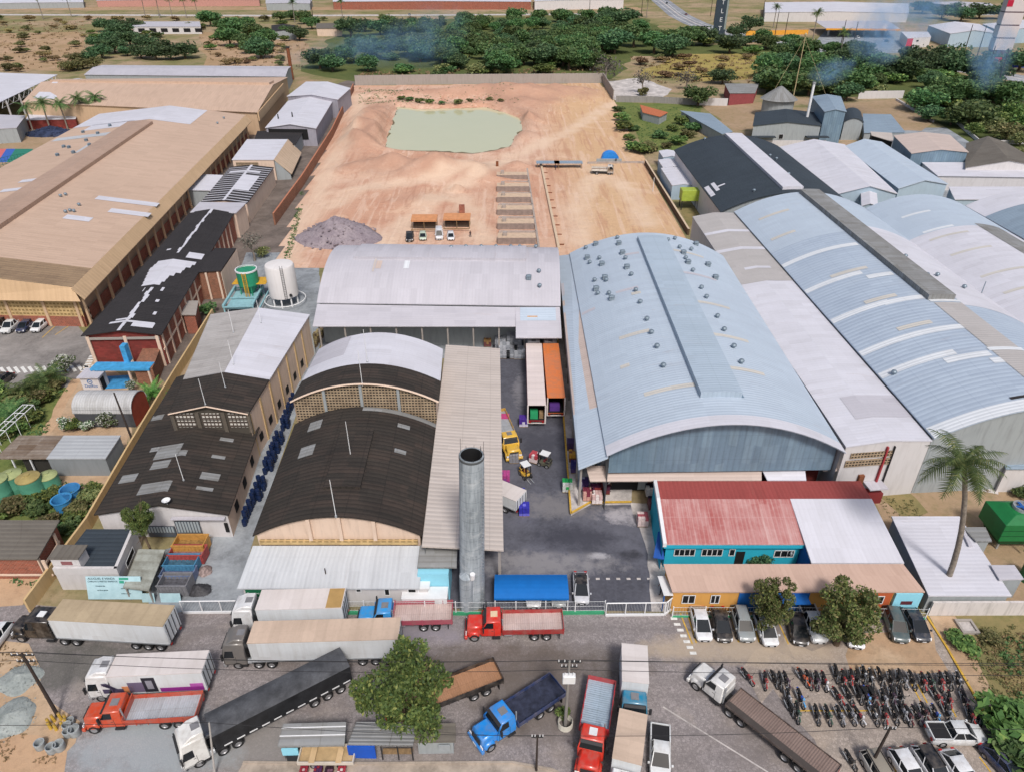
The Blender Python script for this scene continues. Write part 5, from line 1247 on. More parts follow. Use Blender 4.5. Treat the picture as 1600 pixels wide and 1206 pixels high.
for dx in (-13, 15): mb = MB(); mb.tube((dx, -4, 0), (0, 0, 26), .06, .05, MATS['pale_timber'], 5); mb.build('stay', root)
mb = MB(); mb.lathe([(.2, 26.5), (.5, 27), (.5, 27.5), (0, 28)], MATS['pale_timber'], 8); mb.build('head', root)
p = P(457, 125); root = thing('smokestack', 'rusty brown smokestack at the end of the mauve-roofed warehouse', 'chimney', (p.x, p.y, 0)); mb = MB(); mb.tube((0, 0, 0), (0, 0, 15), .9, .8, RUST, 10); mb.build('shaft', root); mb = MB(); mb.tube((0, 0, 14.6), (0, 0, 15.2), 1, 1, CHASSIS, 10); mb.build('collar', root)
root, r = gshed('little house with a red front and a grey lean-to roof among the trees', [(1140, 146, 5), (1180, 146, 4.2), (1186, 131, 4.6), (1132, 131, 5)], 5, 0, R_GREYF, plain('dull_red_wall', '8a4648', .9), 'flat', cat='house', name='house')
wall_boxes(root, r.pt(.02, 0), r.pt(.02, 1), [('door', 8, 11.5, 0, 3, DARK, .06)])
gshed('orange-tiled small shed in the green plot', [(1004, 176), (1031, 183), (1044, 176), (1000, 164)], 3, .6, plain('orange_tiles', 'b56a48', .85, .3, 2), W_GREY, 'flat')
gshed('blue-grey corrugated lean-to roof behind the black-roofed hall', [(1128, 210), (1145, 206), (1110, 178), (1062, 173)], 3.6, 0, R_GREYB, W_GREY, 'flat', cat='lean-to', name='lean_to')
p = P(1075, 326); root = thing('tank', 'lime-green panel tank on steel legs beside the black-roofed hall', 'tank', (p.x, p.y, 0))
LIME = plain('lime_panel', '9fb048', .5, .12); mb = MB(); mb.box(-2.4, -1.6, 2.4, 2.4, 1.6, 5.2, LIME); mb.box(-2.45, -1.65, 3.7, 2.45, 1.65, 3.85, plain('dark_lime', '6f7f30')); mb.build('body', root, bevel=.08)
for x in (-2.1, 2.1):
    for y in (-1.3, 1.3): mb = MB(); mb.box(x - .1, y - .1, 0, x + .1, y + .1, 2.4, CHASSIS); mb.build('leg', root)
root, r, rm = building('canopy', 'fuel station canopy with an orange-yellow fascia along the main road', 'canopy', [(1291, 45, 6), (1407, 46, 6), (1388, 33, 6), (1272, 33, 6)], 6, 0, 'flat', R_LAV, W_GREY, .3, walls=''); finish_roof(root, rm)
a, b = r.pt(0, 0), r.pt(0, 1); wall_boxes(root, a, b, [('fascia', 0, (b - a).length, 5, 6.1, plain('fascia_yellow', 'd9962f', .5), .15)])
for i in range(6):
    p = r.pt(.3, .1 + i * .16); post(root, p.x, p.y, .5, 0, 5.8, WHITEP)
root, r, rm = building('kiosk', 'white fuel station shop with a red poster end wall', 'shop', [(1418, 60, 6), (1455, 58, 6), (1450, 50, 6), (1408, 50, 6)], 6, 0, 'flat', R_WHITE, W_WHITE, .1); finish_roof(root, rm)
a, b = r.pt(1, .02), r.pt(0, .02); wall_boxes(root, a, b, [('poster', 1, 13, .5, 5.6, plain('poster_red', 'b83a50'), .1)])
wall_boxes(root, r.pt(0, 0), r.pt(0, 1), [('poster', .2, 5, .5, 5.6, plain('poster_red2', 'b5374b'), .1), ('window', 8, 10, 3.6, 4.6, DARK, .1, 1)])
yb = MB(); a, b = P(1190, 57), P(1262, 55);
wall_line('orange-yellow low wall of the fuel station forecourt', [(1165, 56), (1262, 54)], 3, plain('wall_amber', 'd89a3a', .7), .4)
gshed('very long white factory block far behind the main road', [(1195, 20, 7), (1420, 21, 7), (1420, 6, 7), (1195, 4, 7)], 7, 1, R_WHITE, W_WHITE, cat='factory', name='factory')
gshed('white gabled factory with blue tin walls right of the fuel station', [(1485, 53, 8), (1560, 53, 8), (1530, 38, 8), (1450, 40, 8)], 8, 2, R_WHITE, W_PB, cat='factory', name='factory')
gshed('white low factory hall at the right edge behind the red tower', [(1560, 48, 8), (1700, 46, 8), (1660, 34, 8), (1535, 38, 8)], 8, 2, R_WHITE, W_PB, cat='factory', name='factory')
gshed('grey-roofed far warehouse among trees at the upper right', [(1510, 11, 7), (1560, 11, 7), (1545, 5, 7), (1440, 4, 7)], 7, 1, R_LAV, W_GREY, cat='warehouse', name='warehouse')
gshed('long red brick factory at the top edge with a white roof line', [(520, 3, 7), (830, 3, 7), (830, -8, 7), (520, -8, 7)], 7, .5, R_WHITE, B_RED, cat='factory', name='factory')
gshed('pink brick factory at the top left with palms in front', [(150, 1, 6), (405, 0, 6), (405, -8, 6), (150, -8, 6)], 6, .5, R_WHITE, plain('pink_brick', 'b98a80', .9), cat='factory', name='factory')
gshed('white-roofed far sheds in the top left corner', [(-60, 7, 5), (130, 4, 5), (130, -4, 5), (-60, -3, 5)], 5, .5, R_WHITE, W_GREY, cat='shed', name='shed')
gshed('white depot with parked trucks right of the long brick factory', [(835, 2, 8), (975, 0, 8), (975, -9, 8), (835, -9, 8)], 8, .5, R_WHITE, W_WHITE, cat='depot', name='depot')
root, r = gshed('long derelict white building with a row of square openings', [(206, 42, 5), (314, 42, 5), (312, 34, 5), (208, 34, 5)], 5, 0, R_LAV, W_WHITE, 'flat', cat='ruin', name='ruin')
wall_boxes(root, r.pt(.01, 0), r.pt(.01, 1), [('window', 4 + k * 8.4, 9 + k * 8.4, 1.2, 3.8, DARK, .1) for k in range(6)])
root, r = gshed('small ruined house with a grey roof beside the tall palms', [(494, 45, 5), (534, 45, 5), (534, 36, 5), (494, 37, 5)], 5, .5, R_BROWN, W_BEIGE, 'flat', cat='house', name='house')
gshed('dark-roofed house half hidden in trees at the upper left', [(424, 50, 5), (462, 50, 5), (462, 40, 5), (424, 40, 5)], 5, 1, R_DARK2, W_GREY, cat='house', name='house')
gshed('grey shed with a dark loading bay at the top left', [(415, 6, 6), (484, 6, 6), (488, 0, 6), (415, 0, 6)], 6, .5, R_LAV, W_GREY, cat='shed', name='shed')
p = P(1121, 66); root = thing('totem_sign', 'tall dark totem sign with white letters stacked down it, by the main road', 'sign', (p.x, p.y, 0), R(-18))
mb = MB(); mb.frus((-3.9, -3, 3.9, 3), 0, (-3.9, -3, 3.9, 3), 38, plain('totem_slate', '3b4650', .5)); mb.build('shaft', root)
mb = MB(); mb.box(3.1, -3.05, 8, 3.95, 3, 38, plain('totem_grey', '8f9a96')); mb.build('edge', root)
for i, ch in enumerate('OUTLET'):
    lettering(root, ch if ch != 'T' or i > 3 else ch, 3.8, WHITEP, (.5, -3.05, 34.5 - i * 5.2), (R(90), 0, 0))
for i, ch in enumerate('CENTER'): lettering(root, ch, 3, WHITEP, (4.0, 0, 35 - i * 4.6), (R(90), 0, R(90)))
p = P(1552, 104); root = thing('totem_sign', 'white banded advertising tower with a red panel at the top, by the right edge', 'sign', (p.x + 3, p.y + 4, 0), R(-8))
PK = wallm('pinkish_panel', 'cdc4c4', 'b0a0a0', .25)
for i in range(4): mb = MB(); mb.box(-5, -3, 8 + i * 6.3, 5, 3, 13.7 + i * 6.3, PK); mb.build('panel', root)
mb = MB(); mb.box(-4.6, -2.7, 0, 4.6, 2.7, 32.6, plain('tower_core', '5a4048')); mb.build('core', root)
mb = MB(); mb.box(-5.1, -3.1, 29.2, -2.2, -2.9, 32.4, plain('panel_red', 'b01c3c')); mb.build('logo_panel', root)
mb = MB(); mb.box(-5.1, -3.1, 32.9, 5.1, 3.1, 33.3, WHITEP); mb.build('roof', root)
for i, (px, w_, c, lab) in enumerate([(1546, 4, 'b83a44', 'red and white'), (1556, 7.5, 'b3c23c', 'lime green'), (1576, 12, '2c3f9c', 'deep blue')]):
    p = P(px, 106 + i); root = thing('hoarding', lab + ' advertising hoarding at the foot of the banded tower', 'hoarding', (p.x, p.y - 2, 0)); mb = MB(); mb.box(0, -.2, .8, w_, 0, 5.4 - i, plain('hoarding_' + c, c)); mb.build('board', root)
    for x in (.4, w_ - .6): mb = MB(); mb.box(x, 0, 0, x + .2, .2, 1.4, STEEL); mb.build('post', root)
    mb = MB();
    for k in range(3): mb.box(w_ * (.12 + k * .3), -.23, 2.2, w_ * (.3 + k * .3), -.2, 3.6 - i * .2, [WHITEP, TG, WHITEP][k])
    mb.build('graphics', root)
# building site
for i, (y, lab) in enumerate([(283, 'farthest'), (301, 'second farthest'), (318, 'third farthest'), (338, 'third nearest'), (360, 'second nearest'), (383, 'nearest')]):
    x0, x1 = 776 + i * .3, 824 + i * 2.6; a, b = P(x0, y), P(x1, y); b.y = a.y
    root = thing('foundation', lab + ' of the six raw concrete foundation blocks on the earth site', 'foundation', tuple(a), group='concrete foundation blocks')
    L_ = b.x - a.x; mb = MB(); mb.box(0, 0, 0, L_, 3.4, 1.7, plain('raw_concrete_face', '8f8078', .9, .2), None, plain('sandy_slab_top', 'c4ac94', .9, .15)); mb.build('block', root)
    mb = MB(); mb.box(.4, -2.4, 0, L_ + .5, -1.9, .6, plain('raw_concrete', 'a59a92', .9, .2)); mb.build('footing', root)
    mb = MB(); mb.box(1.2, 1.2, 1.7, 2.2, 2.2, 2.5, MATS['raw_concrete']); mb.build('stub_column', root)
def curb_wall(label, px, h, w_, mat, pieces=0):
    root = wall_line(label, px, h, mat, w_, 'foundation_wall', 'low wall')
    a, b = P(*px[0]), P(*px[1])
    for i in range(pieces):
        p = lerp(a, b, (i + .5) / pieces); mb = MB(); mb.box(p.x, p.y - .15, 0, p.x + 1.5, p.y + .15, .35, RUST); addpart(root, mb, 'starter_bar')
RC = MATS['raw_concrete']
curb_wall('low concrete strip wall right of the foundation blocks', [(823, 262), (842, 390)], .6, .5, RC)
curb_wall('long low concrete strip wall left of the yellow sand lot, with starter bars', [(845, 258), (873, 392)], .8, .6, MATS['pale_cap'], 11)
curb_wall('low concrete strip wall closing the far side of the yellow sand lot', [(846, 257), (893, 256)], .7, .5, RC)
curb_wall('low concrete strip wall behind the small loaded truck', [(918, 257), (1006, 256)], .7, .5, RC)
for i, (x0, x1, y, lab) in enumerate([(643, 683, 352, 'left'), (693, 735, 350, 'right')]):
    a, b = P(x0, y + 9), P(x1, y + 9); root = thing('site_shelter', lab + ' of two orange-tarpaulin shelters over formwork on the earth site', 'shelter', tuple(a)); L_ = b.x - a.x
    mb = MB(); Roof(Vector((0, 0, 2.6)), Vector((L_, 0, 2.6)), Vector((L_, 3.4, 3.0)), Vector((0, 3.4, 3.0)), 0, 'flat').patch(mb, plain('orange_tarpaulin', 'c48a60', .7, .15), thick=.35); mb.build('canopy', root)
    for x in (.2, L_ / 2, L_ - .2):
        for yy in (.2, 3.2): mb = MB(); mb.box(x - .07, yy - .07, 0, x + .07, yy + .07, 2.65, TIMBER); mb.build('post', root)
    mb = MB(); mb.box(.4, 1.2, 0, L_ - .4, 3.2, 1.5, plain('stacked_formwork', '4f453c', .9, .3, 2)); mb.build('formwork', root)
    mb = MB(); mb.box(.1, -1.5, .6, L_ - .2, -1.3, .8, TIMBER); mb.build('rail', root)
p = P(722, 336); root = thing('stack', 'small rust-red brick stack behind the right orange shelter', 'brick stack', tuple(p)); mb = MB(); mb.box(-.7, -.5, 0, .7, .5, 2.6, B_RED); mb.build('pile', root); mb = MB(); mb.box(-.8, -.6, -.02, .8, .6, .12, TIMBER); mb.build('pallet', root)
p = P(777, 266); root = thing('stack', 'lone brown timber post stump near the foundation blocks', 'post', tuple(p)); mb = MB(); mb.box(-.4, -.4, 0, .4, .4, 2.6, RUST); mb.build('post', root); mb = MB(); mb.box(-.6, -.6, -.02, .6, .6, .1, RC); mb.build('footing', root)
p = P(953, 252); root = thing('tarp_shelter', 'half-round bright blue tarpaulin shelter on the earth site', 'shelter', tuple(p))
mb = MB(); rr_ = Roof(Vector((-2.9, -1.6, .6)), Vector((2.9, -1.6, .6)), Vector((2.6, 2.6, .6)), Vector((-2.6, 2.6, .6)), 2.2, 'barrel'); rr_.patch(mb, plain('blue_tarpaulin', '2f86d8', .45, .12), .25, 1); rr_.gable(mb, MATS['blue_tarpaulin'], .26, .8); mb.build('cover', root)
mb = MB(); mb.box(-4.6, -2.3, 0, 3.4, -1.8, 1.2, W_GREY); mb.build('base', root)
for i, (x, w_, lab) in enumerate([(838, 9, 'left'), (866, 11, 'right')]):
    p = P(x, 265); root = thing('workbench', lab + ' rebar bench under a grey sheet at the far side of the sand lot', 'bench', tuple(p)); mb = MB(); mb.box(0, 0, 1.7, w_ * .8, 3, 1.85, R_GREYB); mb.build('top', root)
    for xx in (.3, w_ * .8 - .4):
        for yy in (.2, 2.7): mb = MB(); mb.box(xx, yy, 0, xx + .12, yy + .12, 1.7, TIMBER); mb.build('leg', root)
def pile(name, label, cat, px, py, rx, ry, h, mat, seed=1, cut=0):
    rr = random.Random(seed); p = P(px, py); root = thing(name, label, cat, tuple(p)); mb = MB(); N, K = 30, 10; ring = []
    for k in range(K + 1):
        f = k / K; row = []
        for i in range(N):
            a_ = i / N * 6.2832; nz = 1 + .22 * mathutils.noise.noise((math.cos(a_) * 1.3 + seed, math.sin(a_) * 1.3, f)); r_ = (1 - f) * nz
            row.append(Vector((rx * r_ * math.cos(a_), ry * r_ * math.sin(a_), h * (f ** .85) * (1 + .1 * mathutils.noise.noise((a_, f * 4, seed))) - (.1 if k == 0 else 0))))
        ring.append(row)
    for k in range(K):
        for i in range(N): j = (i + 1) % N; mb.face([ring[k][i], ring[k][j], ring[k + 1][j], ring[k + 1][i]], mat)
    o = mb.build('heap', root, smooth=1.5)
    st = MB()
    for i in range(140):
        a_ = rr.random() * 6.28; f = rr.random() ** .6; q = Vector((rx * f * 1.05 * math.cos(a_), ry * f * 1.05 * math.sin(a_), h * (1 - f) ** .85 * .98)); s_ = rr.uniform(.06, .2) * rx / 7
        st.box(q.x - s_, q.y - s_, q.z - s_ * .4, q.x + s_, q.y + s_ * .7, q.z + s_ * .6, mat)
    s = st.build('stones', root); s['kind'] = 'stuff'
    return root
GRAV = soil_mat('grey_gravel', '9a9094', '857b82', '655b60', .4, False); GRAV2 = soil_mat('pale_gravel', 'a3a9a6', '8d9492', '757a78', .6, False)
pile('gravel_heap', 'broad grey-mauve gravel heap on the earth site', 'gravel heap', 529, 372, 10, 8.5, 5.4, GRAV, 2)
pile('gravel_heap', 'pale gravel heap beside the leaning power pole', 'gravel heap', 30, 1062, 2.1, 1.9, .8, GRAV2, 5)
pile('gravel_heap', 'pale gravel heap with a sack on it at the lower left edge', 'gravel heap', 18, 1122, 2.2, 2.3, .8, GRAV2, 9)
# vehicles (local +x forward, origin on the ground)
ATT = 'number_plate'
def wheel_meshes(r, w):
    t = MB(); n = 18
    pr = [(r * .62, -w / 2), (r * .94, -w / 2), (r, -w * .32), (r, w * .32), (r * .94, w / 2), (r * .62, w / 2)]
    tm = MB(); tm.lathe(pr, BLACK, n); tm.v = [(x, z, y) for x, y, z in tm.v]
    rm_ = MB(); rm_.lathe([(r * .62, -w * .42), (r * .5, -w * .3), (r * .2, -w * .34), (0, -w * .34)], HUB, n); rm_.lathe([(r * .62, w * .42), (r * .5, w * .3), (r * .2, w * .34), (0, w * .34)], HUB, n); rm_.v = [(x, z, y) for x, y, z in rm_.v]
    return tm.mesh('tyre', smooth=.7), rm_.mesh('rim', smooth=.7)
WH = {'car': wheel_meshes(.32, .22), 'truck': wheel_meshes(.5, .3), 'dual': wheel_meshes(.5, .58), 'suv': wheel_meshes(.37, .25), 'bike': None}
def wheel(root, x, y, kind, z=None):
    m = WH[kind]; r = {'car': .32, 'truck': .5, 'dual': .5, 'suv': .37}[kind]
    o = bpy.data.objects.new('wheel', m[0]); COL.objects.link(o); o.parent = root; o.location = (x, y, r)
    k = bpy.data.objects.new('rim', m[1]); COL.objects.link(k); k.parent = o
def place(root, front, rear, off=0.0, z=0):
    """front and rear: photo pixels on the ground; off > 0 moves the axis away from the viewer (pixels lie on the near side)"""
    a, b = P(*front, z), P(*rear, z); d = (a - b).normalized(); n = Vector((-d.y, d.x, 0))
    c = (a + b) / 2
    if n.dot(c) < 0: n = -n
    c = c + n * off
    root.location = (c.x, c.y, .03); root.rotation_euler = (0, 0, math.atan2(d.y, d.x))
    return (a - b).length
CARS = {}
CARDEF = {  # L, W, H, belt, hood z, cabin base x (rear, front), roof x (rear, front)
    'sedan': (4.4, 1.78, 1.47, .9, .86, (-1.95, 1.4), (-1.1, .2)),
    'hatch': (4.0, 1.74, 1.52, .93, .9, (-1.92, 1.3), (-1.4, .3)),
    'suv': (4.35, 1.82, 1.64, 1.0, .98, (-2.08, 1.3), (-1.6, .35)),
    'wagon': (4.4, 1.76, 1.55, .92, .86, (-2.1, 1.1), (-1.8, .35)),
    'van': (4.9, 1.9, 2.2, 1.25, 1.15, (-2.4, 1.75), (-2.3, .95)),
    'pickup': (5.1, 1.85, 1.75, 1.02, 1.0, (-.8, 1.5), (-.5, .55))}
def car(label, typ, col, front, rear, off=0, cat=None, roofcol=None, group=None, name=None, scale=True):
    L, W, H, zb, zh, cb, rt = CARDEF[typ]; w = W / 2
    key = (typ, col, roofcol)
    nm = name or {'pickup': 'pickup_truck', 'van': 'van'}.get(typ, 'parked_car')
    if key in CARS:
        root = copy_tree(CARS[key]); root['label'] = label; place(root, front, rear, off)
        if group: root['group'] = group
        return root
    pm_ = paint('paint_' + col, col); rp = paint('paint_' + roofcol, roofcol) if roofcol else pm_
    root = thing(nm, label, cat or {'pickup': 'pickup truck', 'van': 'van'}.get(typ, 'car'), group=group)
    h = L / 2
    st = [(-h, .66, .50, .70), (-h + .1, .86, .30, zb - .12), (-h + .35, .985, .24, zb - .01), (-h * .55, 1.0, .22, zb), (0, 1.0, .22, zb), (h * .45, 1.0, .22, zb - .02), (h * .66, .98, .22, zh - .03), (h - .32, .9, .24, zh - .12), (h - .1, .74, .3, zh - .22), (h, .52, .42, zh - .32)]
    secs = []
    for x, fw_, z0, z1 in st:
        y = w * fw_
        secs.append([Vector((x, -y * .92, z0)), Vector((x, y * .92, z0)), Vector((x, y, z0 + .14)), Vector((x, y, z1 - .22)), Vector((x, y * .93, z1 - .04)), Vector((x, y * .8, z1)), Vector((x, -y * .8, z1)), Vector((x, -y * .93, z1 - .04)), Vector((x, -y, z1 - .22)), Vector((x, -y, z0 + .14))])
    b = MB(); b.loft(secs, pm_)
    wy0, wy1 = w * .86, w * .66
    P4 = lambda x, y, z: Vector((x, y, z))
    for sx in (0, 1):
        for sy in (-1, 1):
            b.tube(P4(cb[sx], sy * wy0, zb - .05), P4(rt[sx], sy * (wy1 + .02), H - .03), .055, .045, pm_, 6)
    for f in (.5,) + ((.12,) if typ in ('suv', 'wagon', 'van') else ()):
        for sy in (-1, 1): b.tube(P4(lerp(cb[0], cb[1], f), sy * (wy0 + .01), zb - .05), P4(lerp(rt[0], rt[1], f), sy * (wy1 + .025), H - .03), .05, .04, pm_, 6)
    b.build('body', root, smooth=.6)
    g = MB(); g.frus((cb[0], -wy0, cb[1], wy0), zb - .06, (rt[0] + .02, -wy1, rt[1] - .02, wy1), H - .04, GLASS); g.build('windows', root)
    r_ = MB(); r_.frus((rt[0] - .06, -wy1 - .05, rt[1] + .06, wy1 + .05), H - .07, (rt[0] + .1, -wy1 + .08, rt[1] - .12, wy1 - .08), H + .02, rp)
    ro = r_.build('roof', root, smooth=.9)
    if typ in ('suv', 'wagon'):
        for sy in (-1, 1): rl = MB(); rl.box(rt[0], sy * wy1 - .03, H, rt[1], sy * wy1 + .03, H + .07, CHASSIS); rl.build('roof_rail', root)
    if typ == 'pickup':
        bd = MB(); bd.box(-h + .12, -w * .84, zb - .02, cb[0] - .06, w * .84, zb + .02, plain('bed_liner', (.02, .02, .022), .9));
        for x0, y0, x1, y1 in ((-h + .06, -w * .96, cb[0], -w * .84), (-h + .06, w * .84, cb[0], w * .96), (-h + .04, -w * .96, -h + .14, w * .96)): bd.box(x0, y0, zb - .1, x1, y1, zb + .14, pm_)
        bd.build('cargo_bed', root)
    wk = 'suv' if typ in ('suv', 'pickup', 'van') else 'car'
    for x in (h * .62, -h * .6):
        for y in (-w + .1, w - .1): wheel(root, x, y, wk)
    for sy in (-1, 1):
        m_ = MB(); m_.frus((h - .35, sy * w * .66 - .14, h - .1, sy * w * .66 + .14), zh - .36, (h - .46, sy * w * .7 - .13, h - .22, sy * w * .74 + .13), zh - .16, CLEAR_L); m_.build('headlight', root)
        m_ = MB(); m_.box(-h - .01, sy * w * .64 - .14, zb - .36, -h + .2, sy * w * .64 + .14, zb - .1, RED_L); m_.build('taillight', root)
        m_ = MB(); m_.box(cb[1] - .3, sy * (w + .08) - .09, zb, cb[1] - .15, sy * (w + .08) + .09, zb + .14, pm_); m_.build('mirror', root)
    m_ = MB(); m_.box(h - .02, -.42, .36, h + .02, .42, .58, CHASSIS); m_.build('grille', root)
    m_ = MB(); m_.box(h + .005, -.2, .4, h + .03, .2, .5, WHITEP); m_.build('number_plate', root)
    CARS[key] = root
    place(root, front, rear, off)
    return root
def slab_parts(root, items):
    for nm, mb, kw in items: mb.build(nm, root, **kw)
def truck_cab(root, kind, pm_, x1, sleeper=False, roofhatch=None):
    """cab whose front is at x1; returns x of the cab's back wall"""
    if kind == 'bonnet':
        xb = x1 - (4.6 if sleeper else 3.7); xs = x1 - 1.75
        c = MB(); c.frus((xs - .15, -1.02, x1 - .1, 1.02), .75, (xs - .1, -.86, x1 - .25, .86), 1.85, pm_)
        c.frus((x1 - 1.5, -1.2, x1 - .25, 1.2), .55, (x1 - 1.35, -1.12, x1 - .45, 1.12), 1.25, pm_)
        c.build('bonnet', root, bevel=.14, smooth=.7)
        c = MB(); c.frus((xb, -1.15, xs + .1, 1.15), .75, (xb, -1.15, xs, 1.15), 1.85, pm_); c.frus((xb + .02, -1.15, xs, 1.15), 1.85, (xb + .06, -1.0, xs - .5, 1.0), 2.75 if not sleeper else 3.1, pm_); c.build('cab', root, bevel=.07, smooth=.6)
        top = 2.75 if not sleeper else 3.1; sx = .5 / (top - 1.85)
        g = MB(); k0, k1 = 1.93, top - .16; fx = lambda z: xs - (z - 1.85) * sx + .015; fy = lambda z: 1.15 - (z - 1.85) * .15 / (top - 1.85)
        g.face([(fx(k0), -fy(k0) + .12, k0), (fx(k0), fy(k0) - .12, k0), (fx(k1), fy(k1) - .12, k1), (fx(k1), -fy(k1) + .12, k1)], GLASS); g.build('windscreen', root)
        for s in (-1, 1):
            g = MB(); xx0, xx1 = xs - .12, xs - 1.15; g.face([(xx1, s * (fy(k0) + .012), k0), (xx0, s * (fy(k0) + .012), k0), (xx0 - .38, s * (fy(k1) + .012), k1), (xx1, s * (fy(k1) + .012), k1)], GLASS); g.build('side_window', root)
        g = MB(); g.box(x1 - .16, -.6, .95, x1 - .06, .6, 1.6, CHASSIS); g.build('grille', root)
        roofz = top; rx = (xb + xs - .5) / 2
    else:
        ln = 2.35 if sleeper else 1.75; xb = x1 - ln; top = 3.55 if sleeper else 2.75
        c = MB(); c.frus((xb, -1.2, x1, 1.2), .6, (xb, -1.2, x1, 1.2), 1.75, pm_); c.frus((xb, -1.2, x1, 1.2), 1.75, (xb + .02, -1.08, x1 - .42, 1.08), top, pm_); c.build('cab', root, bevel=.12, smooth=.7)
        k0, k1 = 1.75, (2.75 if sleeper else 2.6); fx = lambda z: x1 - (z - 1.75) * .42 / (top - 1.75) + .015; fy = lambda z: 1.2 - (z - 1.75) * .12 / (top - 1.75)
        g = MB(); g.face([(fx(k0), -fy(k0) + .1, k0), (fx(k0), fy(k0) - .1, k0), (fx(k1), fy(k1) - .1, k1), (fx(k1), -fy(k1) + .1, k1)], GLASS); g.build('windscreen', root)
        for s in (-1, 1):
            g = MB(); g.face([(x1 - 1.2, s * (fy(k0) + .012), k0), (x1 - .22, s * (fy(k0) + .012), k0), (x1 - .45, s * (fy(k1 - .1) + .012), k1 - .1), (x1 - 1.2, s * (fy(k1 - .1) + .012), k1 - .1)], GLASS); g.build('side_window', root)
        g = MB(); g.box(x1 - .02, -.9, .95, x1 + .04, .9, 1.5, CHASSIS); g.build('grille', root)
        roofz = top; rx = (xb + x1 - .42) / 2
        if sleeper:
            d = MB(); d.frus((xb - .05, -1.0, x1 - .6, 1.0), top - .05, (xb - .05, -.95, xb + .9, .95), top + .45, pm_); d.build('roof_fairing', root, bevel=.08, smooth=.7); roofz = top + .4; rx = xb + .4
    g = MB(); g.box(rx - .35, -.35, roofz - .02, rx + .35, .35, roofz + .07, roofhatch or plain('hatch_grey', (.2, .2, .21))); g.build('roof_hatch', root)
    g = MB(); g.box(x1 - .25, -1.22, .4, x1 + .06, 1.22, .78, pm_ if kind == 'bonnet' else plain('bumper_grey', (.25, .25, .26))); g.build('bumper', root, bevel=.05)
    for s in (-1, 1):
        g = MB(); yy = 1.155 if kind == 'bonnet' else 1.205; xd = (xs - .1 if kind == 'bonnet' else x1 - .2)
        for q in ((xd - 1.15, .8, xd - 1.12, 1.85), (xd, .8, xd + .03, 1.85), (xd - 1.15, .8, xd, .83), (xd - 1.05, 1.5, xd - .85, 1.55)): g.box(q[0], s * yy - .008, q[1], q[2], s * yy + .008, q[3], CHASSIS)
        g.build('door_seam', root)
        g = MB(); g.box(xb + .1, s * 1.1 - .14, .35, xb + .9, s * 1.1 + .1, .55, CHASSIS); g.build('step', root)
    g = MB(); xv = (xs - .48 if kind == 'bonnet' else x1 - .38); g.frus((xv, -.95, xv + .32, .95), roofz - .25 if not (kind == 'coe' and sleeper) else 2.85, (xv - .05, -.95, xv + .1, .95), roofz - .12 if not (kind == 'coe' and sleeper) else 3.0, CHASSIS); g.build('sun_visor', root)
    if kind == 'bonnet': g = MB(); g.tube((xb - .12, .9, .8), (xb - .12, .9, 3.0), .07, .07, STEEL, 8); g.build('exhaust_stack', root)
    g = MB(); g.box(x1 + .06, -.26, .5, x1 + .08, .26, .64, WHITEP); g.build('number_plate', root)
    for s in (-1, 1):
        g = MB(); g.box(x1 - .05 - (.1 if kind == 'bonnet' else 0), s * .88 - .2, .85, x1 + .03 - (.1 if kind == 'bonnet' else 0), s * .88 + .2, 1.12, CLEAR_L); g.build('headlight', root)
        g = MB(); xm_ = x1 - (1.9 if kind == 'bonnet' else .15); g.box(xm_ - .06, s * 1.42 - .12, 1.7, xm_ + .06, s * 1.42 + .12, 2.45, CHASSIS); g.box(xm_ - .03, s * 1.3 - .12, 2.2, xm_ + .03, s * 1.3 + .12, 2.25, CHASSIS); g.build('mirror', root)
    return xb
def chassis(root, x0, x1, axles_front, axles_rear, plates=True):
    c = MB(); c.box(x0, -.42, .68, x1, .42, .98, CHASSIS); c.build('chassis', root)
    for x in axles_front:
        for s in (-1, 1): wheel(root, x, s * 1.05, 'truck')
    for x in axles_rear:
        for s in (-1, 1): wheel(root, x, s * .95, 'dual')
def tank_parts(root, x, L_=1.2):
    for s in (-1, 1): t = MB(); t.tube((x, s * .82, .8), (x + L_, s * .82, .8), .3, .3, STEEL, 12); t.build('fuel_tank', root)
SIDEBOX = lambda n, c: sheet(n, c, 'a09a92', .25, 1.2, .4, None, .1, .5, .05, .04, .008)
BOX_W = SIDEBOX('box_side_white', 'd3d7da'); BOX_BE = sheet('box_roof_beige', 'c9b3a0', '8d7c6c', .4, 2.4, .3, None, .12, .6, 0, .06, .01)
BOX_WR = sheet('box_roof_white', 'd4cdca', 'a89e98', .35, 2.4, .3, None, .12, .6, 0, .06, .01)
